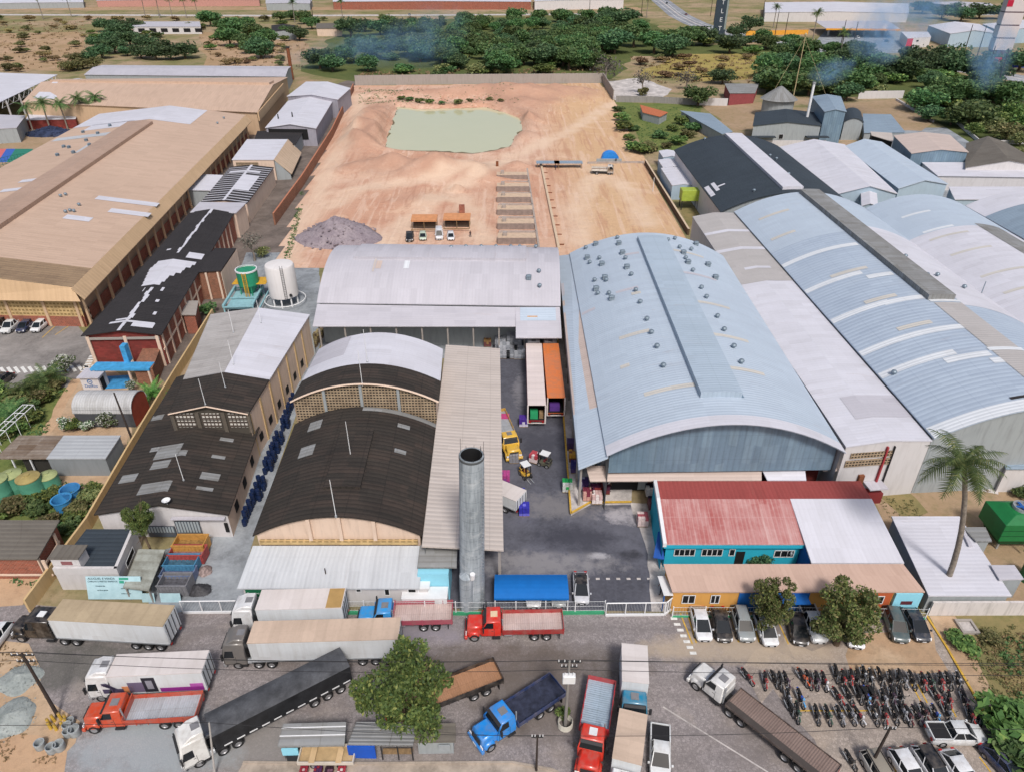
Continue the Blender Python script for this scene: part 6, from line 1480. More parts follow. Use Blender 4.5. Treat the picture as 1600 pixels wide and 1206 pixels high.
def box_body(root, x0, x1, z0, z1, side, roofm, open_rear=False, w=1.28):
    b = MB()
    if open_rear:
        for s in (-1, 1): b.box(x0, s * w - .05, z0, x1, s * w + .05, z1 - .04, side)
        b.box(x1 - .08, -w, z0, x1, w, z1 - .04, side); b.box(x0, -w, z0 - .05, x1, w, z0 + .08, side); b.box(x0 + .02, -w + .06, z0 + .1, x1 - .1, w - .06, z0 + .12, DARK)
        b.build('cargo_box', root)
        fr = MB()
        for s in (-1, 1): fr.box(x0 - .04, s * w - .1, z0 - .3, x0 + .04, s * w + .1, z1, BOX_WR)
        fr.box(x0 - .04, -w - .09, z0 - .45, x0 + .04, w + .09, z0 - .3, BOX_WR); fr.build('door_frame', root)
    else:
        b.box(x0, -w, z0, x1, w, z1 - .04, side); b.build('cargo_box', root)
        d = MB()
        for s in (-1, 1): d.box(x0 - .04, s * .62 - .6, z0 + .08, x0, s * .62 + .6, z1 - .12, side)
        for y in (-.95, -.3, .3, .95): d.box(x0 - .09, y - .03, z0, x0 - .04, y + .03, z1 - .1, CHASSIS)
        d.build('rear_door', root)
    r = MB(); r.box(x0 - .03, -w - .03, z1 - .04, x1 + .03, w + .03, z1 + .03, roofm); r.build('roof', root)
    rl = MB()
    for s in (-1, 1): rl.box(x0, s * w - .045, z0 - .06, x1, s * w + .045, z0 + .1, STEEL)
    rl.build('side_rail', root)
    for s in (-1, 1): t = MB(); t.box(x0 - .05, s * .95 - .15, z0 - .32, x0, s * .95 + .15, z0 - .16, RED_L); t.build('taillight', root)
def flat_body(root, x0, x1, z, h, floor, side, w=1.28, ropes=True, slat=True):
    f = MB(); f.box(x0, -w, z - .18, x1, w, z, CHASSIS, None, floor); f.build('deck', root)
    for nm, q in (('side_board', (x0, -w - .04, x1, -w + .02)), ('side_board', (x0, w - .02, x1, w + .04)), ('tailboard', (x0 - .05, -w, x0 + .02, w)), ('headboard', (x1 - .04, -w, x1 + .05, w))):
        s = MB(); hh = h * 1.6 if nm == 'headboard' else h
        s.box(q[0], q[1], z - .12, q[2], q[3], z + hh, side)
        if nm == 'side_board':
            n = int((x1 - x0) / .9)
            for i in range(n + 1):
                xx = lerp(x0 + .05, x1 - .05, i / n); s.box(xx - .04, q[1] - .03, z - .22, xx + .04, q[3] + .03, z + h + .02, side)
        s.build(nm, root)
    for s in (-1, 1): t = MB(); t.box(x0 - .06, s * .95 - .15, z - .4, x0 - .01, s * .95 + .15, z - .22, RED_L); t.build('taillight', root)
    for xx in (x0 + .4,):
        for s in (-1, 1): t = MB(); t.box(xx - .03, s * .95 - .25, .25, xx + .03, s * .95 + .25, .85, BLACK); t.build('mudflap', root)
def semi(label, cat, front, rear, off, cabkind, cabcol, body, L=None, sleeper=True, bend=0, bodykw={}, trailer_axles=3, hatch=None, name='semi_truck'):
    root = thing(name, label, cat); L = L or 0
    d = place(root, front, rear, off); L = L or d; h = L / 2
    pm_ = paint('cab_' + cabcol, cabcol)
    xb = truck_cab(root, cabkind, pm_, h, sleeper, hatch)
    fa = h - (1.0 if cabkind == 'bonnet' else 1.35)
    d1 = xb - 1.0
    chassis(root, -h + .2, h - .3, [fa], [d1, d1 - 1.25] + [-h + 1.2 + k * 1.28 for k in range(trailer_axles)])
    tank_parts(root, xb + (.2 if cabkind == 'bonnet' else -.4), .9)
    xt = xb - .55
    if body == 'box': box_body(root, -h, xt, 1.2, 3.95, bodykw.get('side', BOX_W), bodykw.get('roof', BOX_BE), bodykw.get('open', False))
    elif body == 'tarp':
        TARP = plain('black_tarpaulin', (.022, .023, .026), .55, .5, .7, spec=.25); b = MB()
        b.frus((-h, -1.28, xt, 1.28), 1.25, (-h, -1.28, xt, 1.28), 3.2, TARP); b.build('tarpaulin', root)
        r = MB(); n = 10
        for i in range(n):
            a0, a1 = lerp(-1.3, 1.3, i / n), lerp(-1.3, 1.3, (i + 1) / n); zf = lambda y: 3.2 + .22 * (1 - (y / 1.3) ** 2)
            r.face([(-h - .02, a0, zf(a0)), (xt + .02, a0, zf(a0)), (xt + .02, a1, zf(a1)), (-h - .02, a1, zf(a1))], plain('grey_black_tarpaulin', (.075, .078, .085), .6, .45, .8))
        r.build('tarpaulin_top', root)
        for s in (-1, 1):
            m = MB()
            for k in range(int((xt + h) / 1.1)): m.box(-h + .2 + k * 1.1, s * 1.3 - .012, 1.28, -h + .9 + k * 1.1, s * 1.3 + .012, 1.42, WHITEP)
            m.box(-h, s * 1.27 - .02, 1.1, xt, s * 1.27 + .02, 1.27, CHASSIS); m.build('side_rail', root)
    elif body == 'flat': flat_body(root, -h, xt, 1.35, bodykw.get('h', .45), bodykw['floor'], bodykw['side'])
    return root, h, xb
def rigid(label, cat, front, rear, off, cabkind, cabcol, body, bodykw={}, L=None, hatch=None, name='truck', sleeper=False):
    root = thing(name, label, cat); d = place(root, front, rear, off); L = L or d; h = L / 2
    pm_ = paint('cab_' + cabcol, cabcol); xb = truck_cab(root, cabkind, pm_, h, sleeper, hatch)
    fa = h - (.95 if cabkind == 'bonnet' else 1.1)
    chassis(root, -h + .1, h - .3, [fa], [-h + 1.7, -h + 2.95] if L > 7.5 else [-h + 1.6])
    if L > 7.5: tank_parts(root, xb - 1.3, 1.0)
    if body == 'flat': flat_body(root, -h, xb - .12, 1.3, bodykw.get('h', .5), bodykw['floor'], bodykw['side'])
    else: box_body(root, -h, xb - .12, 1.1, bodykw.get('top', 3.6), bodykw.get('side', BOX_W), bodykw.get('roof', BOX_WR), bodykw.get('open', False), 1.2)
    return root, h, xb
def deckm(name, c, d): return sheet(name, c, d, .5, .35, .6, None, .2, .8, .25, .2)
DK_PINK = deckm('worn_pale_deck', 'd2c0ba', '9a8078'); DK_BLUE = deckm('worn_bluish_deck', 'b6bcc4', '7c7876'); DK_OR = deckm('orange_plywood_deck', 'b88c6c', '8a6448'); DK_LB = deckm('pale_blue_deck', 'a9bccb', '7f8a92'); DK_BR = deckm('brown_tarp_deck', '8c7a72', '6a5a54')
root, h, xb = semi('black long-nosed semi truck with a white box trailer under a beige roof', 'semi truck', (20, 1004), (270, 1019), 1.28, 'bonnet', '14100f', 'box', hatch=WHITEP, bodykw={'roof': sheet('box_roof_dirty', 'b5a387', '7f7058', .45, 2.4, .4, None, .15, .6, 0, .06, .01)})
root, h, xb = rigid('white cab-over truck whose box has a painted mural with a dark door and purple splash', 'box truck', (142, 1099), (328, 1090), 1.28, 'coe', 'd8d9da', 'box', {'top': 3.7, 'roof': BOX_WR}, sleeper=True)
mu = MB()
for x0, z0, x1, z1, c in [(-h + .2, 1.2, -h + 4.2, 1.75, '8a2f86'), (-h + .2, 1.75, -h + 1.4, 2.2, 'b05aa8'), (-h + 4.4, 1.25, -h + 5.6, 3.3, '2b2a33'), (-h + 5.6, 1.3, -h + 7.0, 2.7, '6a6078'), (-h + 6.6, 1.3, -h + 7.6, 2.2, 'd08a5e'), (-h + 7.5, 1.3, -h + 9.4, 1.9, '4c4660')]:
    mu.box(x0, 1.205, z0, x1, 1.222, z1, plain('mural_' + c, c, .6))
mu.box(-h + 4.7, 1.22, 1.7, -h + 5.3, 1.23, 2.9, plain('mural_grey', '8a8a94', .5))
for k in range(9): a0 = k * .17; mu.box(-h + 8.0 + k * .1, 1.222, 1.7 + .09 * k, -h + 8.35 + k * .12, 1.232, 1.95 + .1 * k, MATS['mural_4c4660'])
mu.build('mural', root)
rigid('orange-red long-nosed flatbed truck with a whitish worn bed, parked against the mural truck', 'flatbed truck', (132, 1149), (311, 1137), 1.28, 'bonnet', 'c2441c', 'flat', {'floor': DK_BLUE, 'side': paint('side_ored', 'b8401f')})
semi('white cab semi truck with a long black tarpaulin trailer pointing to the lower left', 'semi truck', (290, 1213), (553, 1074), 1.28, 'coe', 'd9d9d6', 'tarp')
semi('grey cab semi truck with a long white box trailer under a peach-beige roof', 'semi truck', (352, 1047), (627, 1039), 1.28, 'coe', '6a6764', 'box')
root, h, xb = semi('white cab semi truck with an all-white box trailer showing a tan patch at its rear', 'semi truck', (366, 994), (541, 990), 1.28, 'coe', 'd9dadb', 'box', bodykw={'roof': BOX_WR})
m = MB(); m.box(-h + .05, -1.25, 3.985, -h + 1.6, 1.25, 4.0, plain('tan_patch', 'a98a58', .8)); m.build('roof_patch', root)
rigid('sky-blue cab flatbed truck with a pinkish worn bed, along the green-based fence', 'flatbed truck', (558, 990), (707, 986), 1.28, 'bonnet', '2f93d6', 'flat', {'floor': DK_PINK, 'side': paint('side_pink', 'a84a5c')})
rigid('bright red long-nosed flatbed truck with a pale peach bed, in front of the gate fence', 'flatbed truck', (727, 1004), (880, 1001), 1.28, 'bonnet', 'cf2c20', 'flat', {'floor': DK_PINK, 'side': paint('side_red', 'a02c2c')}, hatch=plain('cream_hatch', 'd8c0a0'))
rigid('orange-floored black-sided flatbed truck poking out behind the big roadside tree', 'flatbed truck', (610, 1148), (787, 1078), 1.28, 'bonnet', 'c8662c', 'flat', {'floor': DK_OR, 'side': paint('side_black', '1d1b1c')})
rigid('bright blue long-nosed flatbed truck with a dark navy bed', 'flatbed truck', (755, 1185), (884, 1098), 1.28, 'bonnet', '1f86d8', 'flat', {'floor': plain('navy_tarp_load', (.03, .035, .06), .7, .5, 1.5), 'side': paint('side_navy', '2b3c66'), 'h': .35})
rigid('red long-nosed flatbed truck seen end-on with a pale blue bed, beside the transformer pole', 'flatbed truck', (916, 1222), (939, 1078), 0, 'bonnet', 'c8301f', 'flat', {'floor': DK_LB, 'side': paint('side_red2', 'b23036'), 'h': .55}, hatch=WHITEP)
rigid('teal-blue cab box truck with a white box, right of the red flatbed', 'box truck', (988, 1133), (986, 1045), 0, 'coe', '17799c', 'box', {'top': 3.7})
rigid('white box truck with a sandy-beige roof cut off by the bottom edge', 'box truck', (969, 1262), (984, 1150), 0, 'coe', 'd5d8da', 'box', {'top': 3.7, 'roof': BOX_BE})
root, h, xb = semi('white long-nosed semi truck with an empty brown flatbed trailer beside the motorcycles', 'semi truck', (1078, 1061), (1292, 1232), .55, 'bonnet', 'dcdcda', 'flat', sleeper=False, bodykw={'floor': DK_BR, 'side': paint('side_brown', '4a403c'), 'h': .12})
m = MB(); m.box(-h + .05, .62, 1.355, xb - .6, 1.2, 1.375, plain('dark_deck_strip', '4a4441', .9)); m.build('deck_strip', root)
root, h, xb = semi('pale box trailer truck in the yard with open rear doors and a green load', 'semi truck', (833, 556), (838, 668), 0, 'coe', 'd8d8d8', 'box', bodykw={'side': paint('side_redbox', 'a52a34'), 'roof': sheet('pinkish_white_roof', 'd8ccc8', 'b4a8a2', .25, 2.4, .3, None, .1, .6, 0, .1), 'open': True})
m = MB(); m.box(-h + .3, -.2, 1.32, -h + 1.5, .9, 2.4, plain('green_crates', '2f9a66', .6)); m.build('load', root)
m = MB(); m.box(-h + .4, -1, 1.32, -h + 1.4, -.4, 2.2, TIMBER); m.build('load', root)
root, h, xb = semi('orange box trailer truck in the yard with its rear open on a purple load', 'semi truck', (858, 556), (868, 656), 0, 'coe', 'd8d4d4', 'box', bodykw={'side': paint('side_orange', 'b85a28'), 'roof': paint('roof_orange', 'd8793c'), 'open': True})
m = MB(); m.box(-h + .4, -.6, 1.32, -h + 1.6, .9, 2.2, plain('purple_crates', '5a3a86', .6)); m.build('load', root)
rigid('yellow long-nosed truck half under the beige shed roof at the yard edge', 'truck', (804, 722), (776, 655), 0, 'bonnet', 'dfb23c', 'flat', {'floor': DK_BLUE, 'side': paint('side_yellow', 'c89c3a')})
root, h, xb = rigid('white box truck half under the beige shed roof, with blue crates behind it', 'box truck', (745, 770), (814, 800), 0, 'coe', 'd8d8d8', 'box', {'top': 2.7, 'roof': BOX_WR})
p = P(629, 962); root = thing('container', 'plain white container standing behind the fence beside the pink flatbed', 'container', (p.x, p.y + .5, 0)); mb = MB(); mb.box(0, 0, .2, P(699, 962).x - p.x, 1.6, 2.1, BOX_W); mb.build('body', root)
mb = MB(); mb.box(-.04, -.04, 2.1, P(699, 962).x - p.x + .04, 1.64, 2.16, WHITEP); mb.build('roof', root); mb = MB(); mb.box(.1, .2, 0, 4.2, 1.4, .2, CHASSIS); mb.build('skid', root)
G1 = 'cars parked in front of the gatehouse'
car('white sedan at the left end of the car row in front of the gatehouse', 'sedan', 'd9dbde', (1100, 1003), (1088, 955), 0, group=G1)
car('black sedan beside the white sedan in the gatehouse row', 'sedan', '15161a', (1131, 1004), (1120, 957), 0, group=G1)
car('silver hatchback in the gatehouse row, left of a white hatchback', 'suv', '8d9496', (1166, 1004), (1152, 957), 0, group=G1)
car('white hatchback in the gatehouse row, beside the left tree', 'hatch', 'd9dbde', (1203, 1010), (1187, 968), 0, group=G1)
car('small black car under the edge of the left gatehouse tree', 'hatch', '15161a', (1249, 1008), (1240, 968), 0, group=G1)
car('white pickup with a black bed in the gatehouse row between the two trees', 'pickup', 'd2d5d6', (1278, 1004), (1256, 952), 0, group=G1)
car('white car with only its nose showing under the big gatehouse tree', 'sedan', 'd9dbde', (1336, 1013), (1326, 968), 0, group=G1)
car('grey-green hatchback in the gatehouse row, second from the yellow kerb', 'suv', '4b5a5c', (1406, 1006), (1388, 958), 0, group=G1)
car('dark navy sedan in the gatehouse row nearest the yellow kerb', 'sedan', '1c2836', (1440, 1003), (1415, 957), 0, group=G1)
G2 = 'cars parked in the bottom row'
car('grey and white estate car in the bottom row, behind the leaning pole', 'wagon', 'b9b6b0', (1392, 1248), (1356, 1186), 0, roofcol='8a8478', group=G2)
car('plain white hatchback in the bottom row next to the pole', 'hatch', 'd9dbde', (1434, 1238), (1399, 1182), 0, group=G2)
car('white car with a black roof in the bottom row', 'suv', 'd9dbde', (1473, 1237), (1436, 1180), 0, roofcol='1a1b1e', group=G2)
car('white sedan in the bottom row nearest the navy car', 'sedan', 'd9dbde', (1520, 1246), (1479, 1185), 0, group=G2)
car('navy blue car parked by the green bush in the lower right corner', 'sedan', '1b2c50', (1588, 1222), (1548, 1180), 0, group=G2)
car('white pickup with a black open bed driving between motorcycles and cars', 'pickup', 'd2d5d6', (1528, 1153), (1452, 1152), 0)
car('white pickup with an empty black bed facing down at the bottom edge', 'pickup', 'd2d5d6', (1030, 1226), (1030, 1142), 0)
car('white car cut off by the left edge near the black truck', 'hatch', 'd9dbde', (-18, 1022), (10, 985), 0)
car('pearl grey car with a glass roof inside the gate beside the blue canopy', 'sedan', 'c3c6cc', (909, 950), (906, 898), 0, roofcol='15161a')
car('white car under the blue canopy, left of the other', 'sedan', 'd9dbde', (834, 955), (832, 905), 0)
car('silver car under the blue canopy, right of the other', 'hatch', '8d9496', (873, 953), (872, 908), 0)
G3 = 'cars in the left parking lot'
for typ, c, x, lab in [('suv', '15161a', -2, 'black car cut off by the left edge in the left parking lot'), ('pickup', 'd2d5d6', 18, 'white pickup in the left parking lot beside a dark car'), ('sedan', '1b2c50', 40, 'dark blue car between two white vehicles in the left parking lot'), ('hatch', 'd9dbde', 62, 'white hatchback at the right end of the left parking lot row')]:
    car(lab, typ, c, (x - 9, 523), (x + 12, 505), 0, group=G3)
car('black car at the left edge beyond the zebra crossing', 'sedan', '15161a', (-6, 606), (14, 592), 0)
G4 = 'vehicles in front of the site shelters'
car('black pickup in front of the site shelters', 'pickup', '101114', (640, 381), (641, 368), 0, group=G4)
car('white-green small car in front of the site shelters', 'hatch', 'b9c8b4', (661, 379), (661, 368), 0, group=G4)
car('white van in front of the site shelters', 'van', 'd8d9dc', (687, 380), (686, 364), 0, group=G4)
car('small white car at the right of the white van on the site', 'hatch', 'd9dbde', (705, 379), (704, 368), 0, group=G4)
rigid('small white flatbed truck carrying a brown load on the yellow sand lot', 'truck', (957, 273), (925, 272), 0, 'coe', 'd8d6d0', 'flat', {'floor': plain('brown_load', '7a5a44'), 'side': paint('side_white', 'cfccc4')}, L=6.5)
rr = random.Random(3)
for i, (x, y, c, lab) in enumerate([(1042, 6, '15161a', 'black car on the main road near the top edge'), (1082, 46, '1b2c50', 'dark car beside the main road left of the dark totem'), (1113, 51, '2a1f22', 'dark maroon car on the main road at the foot of the dark totem'), (1072, 24, '7a2028', 'red car on the upper bend of the main road'), (1385, 66, '15161a', 'black car on the fuel station forecourt'), (1340, 60, 'd9dbde', 'white car under the fuel station canopy'), (250, 25, 'd9dbde', 'white car on the far road behind the palms'), (640, 24, '8d9496', 'grey car on the far road behind the wood')]):
    car(lab, 'sedan', c, (x + 4, y + 1.5), (x - 4, y - 1), 0)
for i, (x, lab) in enumerate([(855, 'white truck with a dark box at the far depot, left'), (890, 'white truck with a dark box at the far depot, right')]):
    rigid(lab, 'truck', (x + 10, 9), (x - 10, 9), 0, 'coe', 'd8d8d8', 'box', {'side': SIDEBOX('box_side_slate' + str(i), '4a5a78')})
# vegetation
def leafmat(name, c1, c2, c3, tr=.25):
    t = NT(name); g = t.n.new('ShaderNodeNewGeometry'); oi = t.n.new('ShaderNodeObjectInfo')
    r = g.outputs['Random Per Island']
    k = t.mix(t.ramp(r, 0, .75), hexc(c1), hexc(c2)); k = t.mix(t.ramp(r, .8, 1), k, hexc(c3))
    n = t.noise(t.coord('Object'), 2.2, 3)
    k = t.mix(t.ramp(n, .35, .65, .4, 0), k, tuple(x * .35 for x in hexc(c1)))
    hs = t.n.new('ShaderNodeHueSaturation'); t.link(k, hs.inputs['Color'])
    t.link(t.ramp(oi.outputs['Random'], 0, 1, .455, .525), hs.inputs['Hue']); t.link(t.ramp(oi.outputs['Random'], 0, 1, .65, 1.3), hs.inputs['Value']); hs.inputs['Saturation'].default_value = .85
    t.out(hs.outputs[0], .6, 0, .25)
    tl = t.n.new('ShaderNodeBsdfTranslucent'); t.link(hs.outputs[0], tl.inputs[0])
    mx = t.n.new('ShaderNodeMixShader'); mx.inputs[0].default_value = tr; t.link(t.b.outputs[0], mx.inputs[1]); t.link(tl.outputs[0], mx.inputs[2])
    t.link(mx.outputs[0], t.n['Material Output'].inputs[0]); return t.m
LF_G = leafmat('leaf_green', '426836', '5c8342', '86a052'); LF_D = leafmat('leaf_dark_green', '3c5e3a', '527848', '769258'); LF_Y = leafmat('leaf_yellow_green', '4a6c2c', '6c8a38', 'a6b450')
LF_O = leafmat('leaf_olive', '667440', '86884c', 'b0a866'); LF_P = leafmat('palm_frond_green', '466e36', '668c44', '9aaa58', .35); LF_W = leafmat('white_blossom', 'b9c2b0', 'd8dcd2', 'e6e8e0', .1); LF_B = leafmat('bright_shrub_green', '4a7a26', '67982f', '9ab83e'); LF_X = leafmat('dry_twig_leaf', '5a5850', '6e6a60', '8a8478', .1); LF_S = leafmat('straw_leaf', '8a7a48', 'a8945a', 'c0aa70', .2)
BARK = plain('bark', '6a5a4a', .9, .35, 3); BARKG = plain('grey_bark', '837a70', .9, .3, 3)
def leaf_quad(mb, p, s, rr, mat, up=.0, asp=.6):
    n = Vector((rr.gauss(0, 1), rr.gauss(0, 1), rr.gauss(0, 1) + up)); n.normalize(); a = n.orthogonal().normalized(); a = Matrix.Rotation(rr.random() * 6.28, 3, n) @ a; b = n.cross(a) * asp
    mb.face([p - a * s, p - b * s * .9, p + a * s, p + b * s * .9], mat)
def crown_mesh(name, seed, clumps, leaves, ls, mat, flat=.75, hollow=.55, spread=.62, cr=.42, mat2=None, p2=0):
    rr = random.Random(seed); mb = MB(); cs = []
    for i in range(clumps):
        for _ in range(20):
            v = Vector((rr.uniform(-1, 1), rr.uniform(-1, 1), rr.uniform(-.85, 1)))
            if v.length < 1: break
        v = v * spread * rr.uniform(.75, 1.15); cs.append((v, cr * rr.uniform(.6, 1.25)))
    for c, r in cs:
        for k in range(leaves):
            d = Vector((rr.gauss(0, 1), rr.gauss(0, 1), rr.gauss(0, .9))).normalized() * r * (hollow + (1 - hollow) * rr.random() ** .5) * rr.choice((1, 1, 1, 1.12))
            if d.z < 0: d.z *= .7
            p = c + d; p = Vector((p.x, p.y, p.z * flat))
            leaf_quad(mb, p, ls * rr.uniform(.6, 1.4), rr, mat2 if mat2 and rr.random() < p2 else mat, .6)
    return mb.mesh(name, merge=False), cs
def trunk_mesh(name, seed, cs, h, r, mat, flat=.75, base=-1.0, lim=7):
    """trunk from base up to the crown (crown-local units, crown centre at 0)"""
    rr = random.Random(seed); mb = MB(); prev = Vector((0, 0, base)); R0 = r
    for i in range(3):
        q = Vector((rr.uniform(-.05, .05), rr.uniform(-.05, .05), lerp(base, -.1, (i + 1) / 3))); mb.tube(prev, q, R0 * (1 - .22 * i), R0 * (1 - .22 * (i + 1)), mat, 8, False); prev = q
        if i == 1: fork = q
    for c, rad in cs[:lim]:
        e = Vector((c.x, c.y, c.z * flat)); m_ = lerp(fork, e, .5) + Vector((0, 0, .06)); mb.tube(fork, m_, R0 * .5, R0 * .3, mat, 6, False); mb.tube(m_, e, R0 * .3, R0 * .1, mat, 5, False)
        for k in range(2): mb.tube(m_, e + Vector((rr.uniform(-.25, .25), rr.uniform(-.25, .25), rr.uniform(-.05, .2))), R0 * .16, R0 * .04, mat, 4, False)
    return mb.mesh(name, smooth=1.2)
TREES = {}
def tree_kind(key, mats, n=3, **kw):
    out = []
    for i in range(n):
        mt = mats[i % len(mats)]; k = dict(clumps=18, leaves=130, ls=.085, flat=.78); k.update(kw); tk = k.pop('trunk', BARK); tr = k.pop('tr', .09)
        me, cs = crown_mesh('crown_' + key, hash(key) % 997 + i * 31, mat=mt, **k); out.append((me, trunk_mesh('trunk_' + key, i, cs, 1, tr, tk, k['flat'])))
    TREES[key] = out
import zlib
def hash(s): return zlib.crc32(str(s).encode())
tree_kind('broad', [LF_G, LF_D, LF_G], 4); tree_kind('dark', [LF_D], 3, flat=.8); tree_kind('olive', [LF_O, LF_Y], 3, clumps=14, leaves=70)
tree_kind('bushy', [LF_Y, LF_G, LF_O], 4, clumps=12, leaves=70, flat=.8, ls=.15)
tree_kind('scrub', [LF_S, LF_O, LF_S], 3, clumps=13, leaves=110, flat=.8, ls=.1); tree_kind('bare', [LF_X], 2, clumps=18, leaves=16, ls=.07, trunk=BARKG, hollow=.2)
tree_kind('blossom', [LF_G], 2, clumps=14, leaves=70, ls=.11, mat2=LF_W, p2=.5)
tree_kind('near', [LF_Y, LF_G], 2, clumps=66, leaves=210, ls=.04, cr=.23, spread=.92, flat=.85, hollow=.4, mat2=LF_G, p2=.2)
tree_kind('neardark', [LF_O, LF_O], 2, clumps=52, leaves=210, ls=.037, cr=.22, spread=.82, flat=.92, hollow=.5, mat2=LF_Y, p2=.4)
def tree(kind, label, px, py, rad, h, cat='tree', group=None, name=None, i=None, zs=None, wx=None):
    """px, py: photo pixel of the trunk's foot; rad crown radius; h total height"""
    p = wx or P(px, py); v = TREES[kind]; i = rnd.randrange(len(v)) if i is None else i
    root = thing(name or {'bushy': 'shrub', 'scrub': 'shrub', 'blossom': 'flowering_shrub'}.get(kind, 'tree'), label, cat, (p.x, p.y, gz(p.x, p.y)), rnd.uniform(0, 6.28), group)
    fl = .85; zr = zs or min(rad, h / 1.7); cz = h - zr * fl
    for nm, me in (('crown', v[i][0]), ('trunk', v[i][1])):
        o = bpy.data.objects.new(nm, me); COL.objects.link(o); o.parent = root
        if nm == 'crown': o.location = (0, 0, cz); o.scale = (rad, rad, zr)
        else: o.location = (0, 0, cz); o.scale = (min(rad, zr * 1.3), min(rad, zr * 1.3), max(cz + .05, .2))
        if nm == 'trunk': o.scale.z = cz + .1
    return root
def grove(kind, label, group, pts, rad, h, cat='tree', jr=.3):
    for x, y in pts: f = rnd.uniform(1 - jr, 1 + jr); tree(kind, label, x, y, rad * f, h * f, cat, group)
def scatter(n, poly, seed):
    rr = random.Random(seed); xs = [q[0] for q in poly]; ys = [q[1] for q in poly]; pv = [Vector((q[0], q[1], 0)) for q in poly]; out = []
    t_ = 0
    while len(out) < n and t_ < n * 60:
        t_ += 1; x, y = rr.uniform(min(xs), max(xs)), rr.uniform(min(ys), max(ys))
        if inside(x, y, pv) and all(abs(x - a) > 5 or abs(y - b) > 1.8 for a, b in out): out.append((x, y))
    return out
grove('broad', 'dense green tree of the wood behind the far concrete wall', 'trees of the wood behind the wall', scatter(170, [(600, 50), (700, 36), (960, 30), (955, 95), (930, 112), (760, 118), (640, 100)], 1), 7.8, 10.5)
grove('bushy', 'pale green thicket shrub filling gaps of the wood behind the far concrete wall', 'thicket shrubs of the wood', scatter(68, [(540, 90), (640, 50), (960, 34), (960, 112), (700, 124), (560, 118)], 2), 5.6, 4.6, 'shrub')
grove('dark', 'tall dark green tree of the clump right of the small ruined house', 'tall trees by the ruined house', [(548, 58), (570, 50), (595, 55), (612, 60), (560, 80), (585, 92), (540, 98), (520, 112), (500, 108), (610, 90), (575, 112)], 10.5, 13)
grove('broad', 'big green tree of the grove left of the main road', 'trees of the grove by the main road', [(955, 36), (975, 44), (1000, 50), (965, 62), (990, 74), (1015, 66), (1040, 70), (1060, 78), (1022, 84), (1050, 90), (960, 84), (1078, 72)], 10.5, 12)
grove('dark', 'dark green tree around the foot of the dark totem', 'trees by the dark totem', [(1150, 60), (1165, 72), (1140, 84), (1172, 50), (1150, 76), (1100, 70), (1090, 60)], 9, 11)
grove('broad', 'green tree of the belt between the works and the main road', 'trees between works and main road', [(1195, 78), (1215, 88), (1232, 76), (1255, 90), (1200, 108), (1225, 116), (1300, 104), (1275, 120), (1195, 140), (1285, 140), (1305, 130), (1330, 146), (1250, 118), (1215, 150), (1235, 148), (1262, 150), (1200, 130), (1300, 150), (1322, 158)], 8.5, 10)
grove('bushy', 'green shrub between the trees around the works and the main road', 'shrubs around the works', scatter(40, [(1090, 60), (1230, 66), (1300, 92), (1420, 96), (1560, 122), (1600, 200), (1480, 190), (1400, 150), (1190, 150), (1180, 100), (1100, 80)], 21), 5.6, 5, 'shrub')
grove('broad', 'leafy tree standing among the shrubs between works and main road', 'leafy trees among the shrubs', scatter(40, [(1110, 60), (1230, 68), (1300, 92), (1420, 100), (1540, 122), (1600, 190), (1480, 186), (1410, 146), (1200, 146), (1180, 100)], 22), 7.5, 10)
grove('bushy', 'green thicket shrub along the dry field edge left of the wood', 'thicket shrubs of the left field', scatter(28, [(130, 50), (330, 36), (480, 40), (480, 90), (330, 80), (150, 100)], 23), 5.5, 4.6, 'shrub')
grove('dark', 'very dark round tree near the fuel station', 'dark trees near the fuel station', [(1345, 92), (1360, 104), (1335, 112), (1430, 108), (1450, 116), (1475, 112), (1490, 122), (1545, 104), (1400, 128), (1590, 112)], 9.5, 12)
grove('broad', 'bright round-crowned tree right of the dirt yard', 'round trees right of the dirt yard', [(1415, 120), (1385, 128), (1495, 148), (1525, 146), (1475, 150), (1510, 160), (1440, 174), (1465, 168), (1485, 196), (1510, 200), (1530, 190), (1450, 190), (1545, 160)], 8, 8.5)
grove('olive', 'olive-green tree at the right edge above the workshops', 'olive trees at the right edge', [(1560, 200), (1580, 190), (1598, 205), (1570, 220), (1592, 228), (1545, 208), (1600, 160), (1520, 214), (1590, 250)], 6.5, 7)
grove('dark', 'dark green tree at the top right corner beyond the white halls', 'trees in the top right corner', [(1440, 22), (1470, 30), (1500, 34), (1530, 30), (1580, 22), (1560, 30), (1600, 28), (1490, 22)], 11, 11)
grove('dark', 'dense dark tree of the grove behind the mauve-roofed warehouse', 'trees of the left grove', [(140, 98), (160, 92), (180, 84), (200, 88), (222, 92), (245, 94), (268, 94), (290, 92), (172, 68), (190, 60), (205, 72), (165, 50), (185, 44), (210, 50), (255, 82), (230, 78), (152, 76)], 8.5, 9.5)
grove('olive', 'olive shrubby tree at the end of the mauve-roofed warehouse', 'shrubby trees by the mauve-roofed warehouse', [(112, 112), (130, 108), (148, 106), (120, 100)], 8, 8)
grove('broad', 'big green tree right of the derelict white building', 'trees by the derelict building', [(330, 42), (345, 48), (365, 58), (385, 48), (400, 62), (378, 74), (392, 84), (415, 74), (408, 92), (360, 72)], 9.5, 12)
grove('broad', 'green tree around the dark-roofed house at the upper left', 'trees by the dark-roofed house', [(438, 34), (455, 32), (475, 38), (488, 46), (468, 64), (448, 60)], 8.5, 11)
grove('scrub', 'low bush in the dry field at the upper left', 'bushes of the dry field', scatter(34, [(-20, 40), (120, 34), (150, 60), (130, 112), (-20, 116)], 5) + scatter(14, [(310, 60), (470, 76), (470, 112), (330, 108)], 6), 4.2, 3.2, 'shrub')
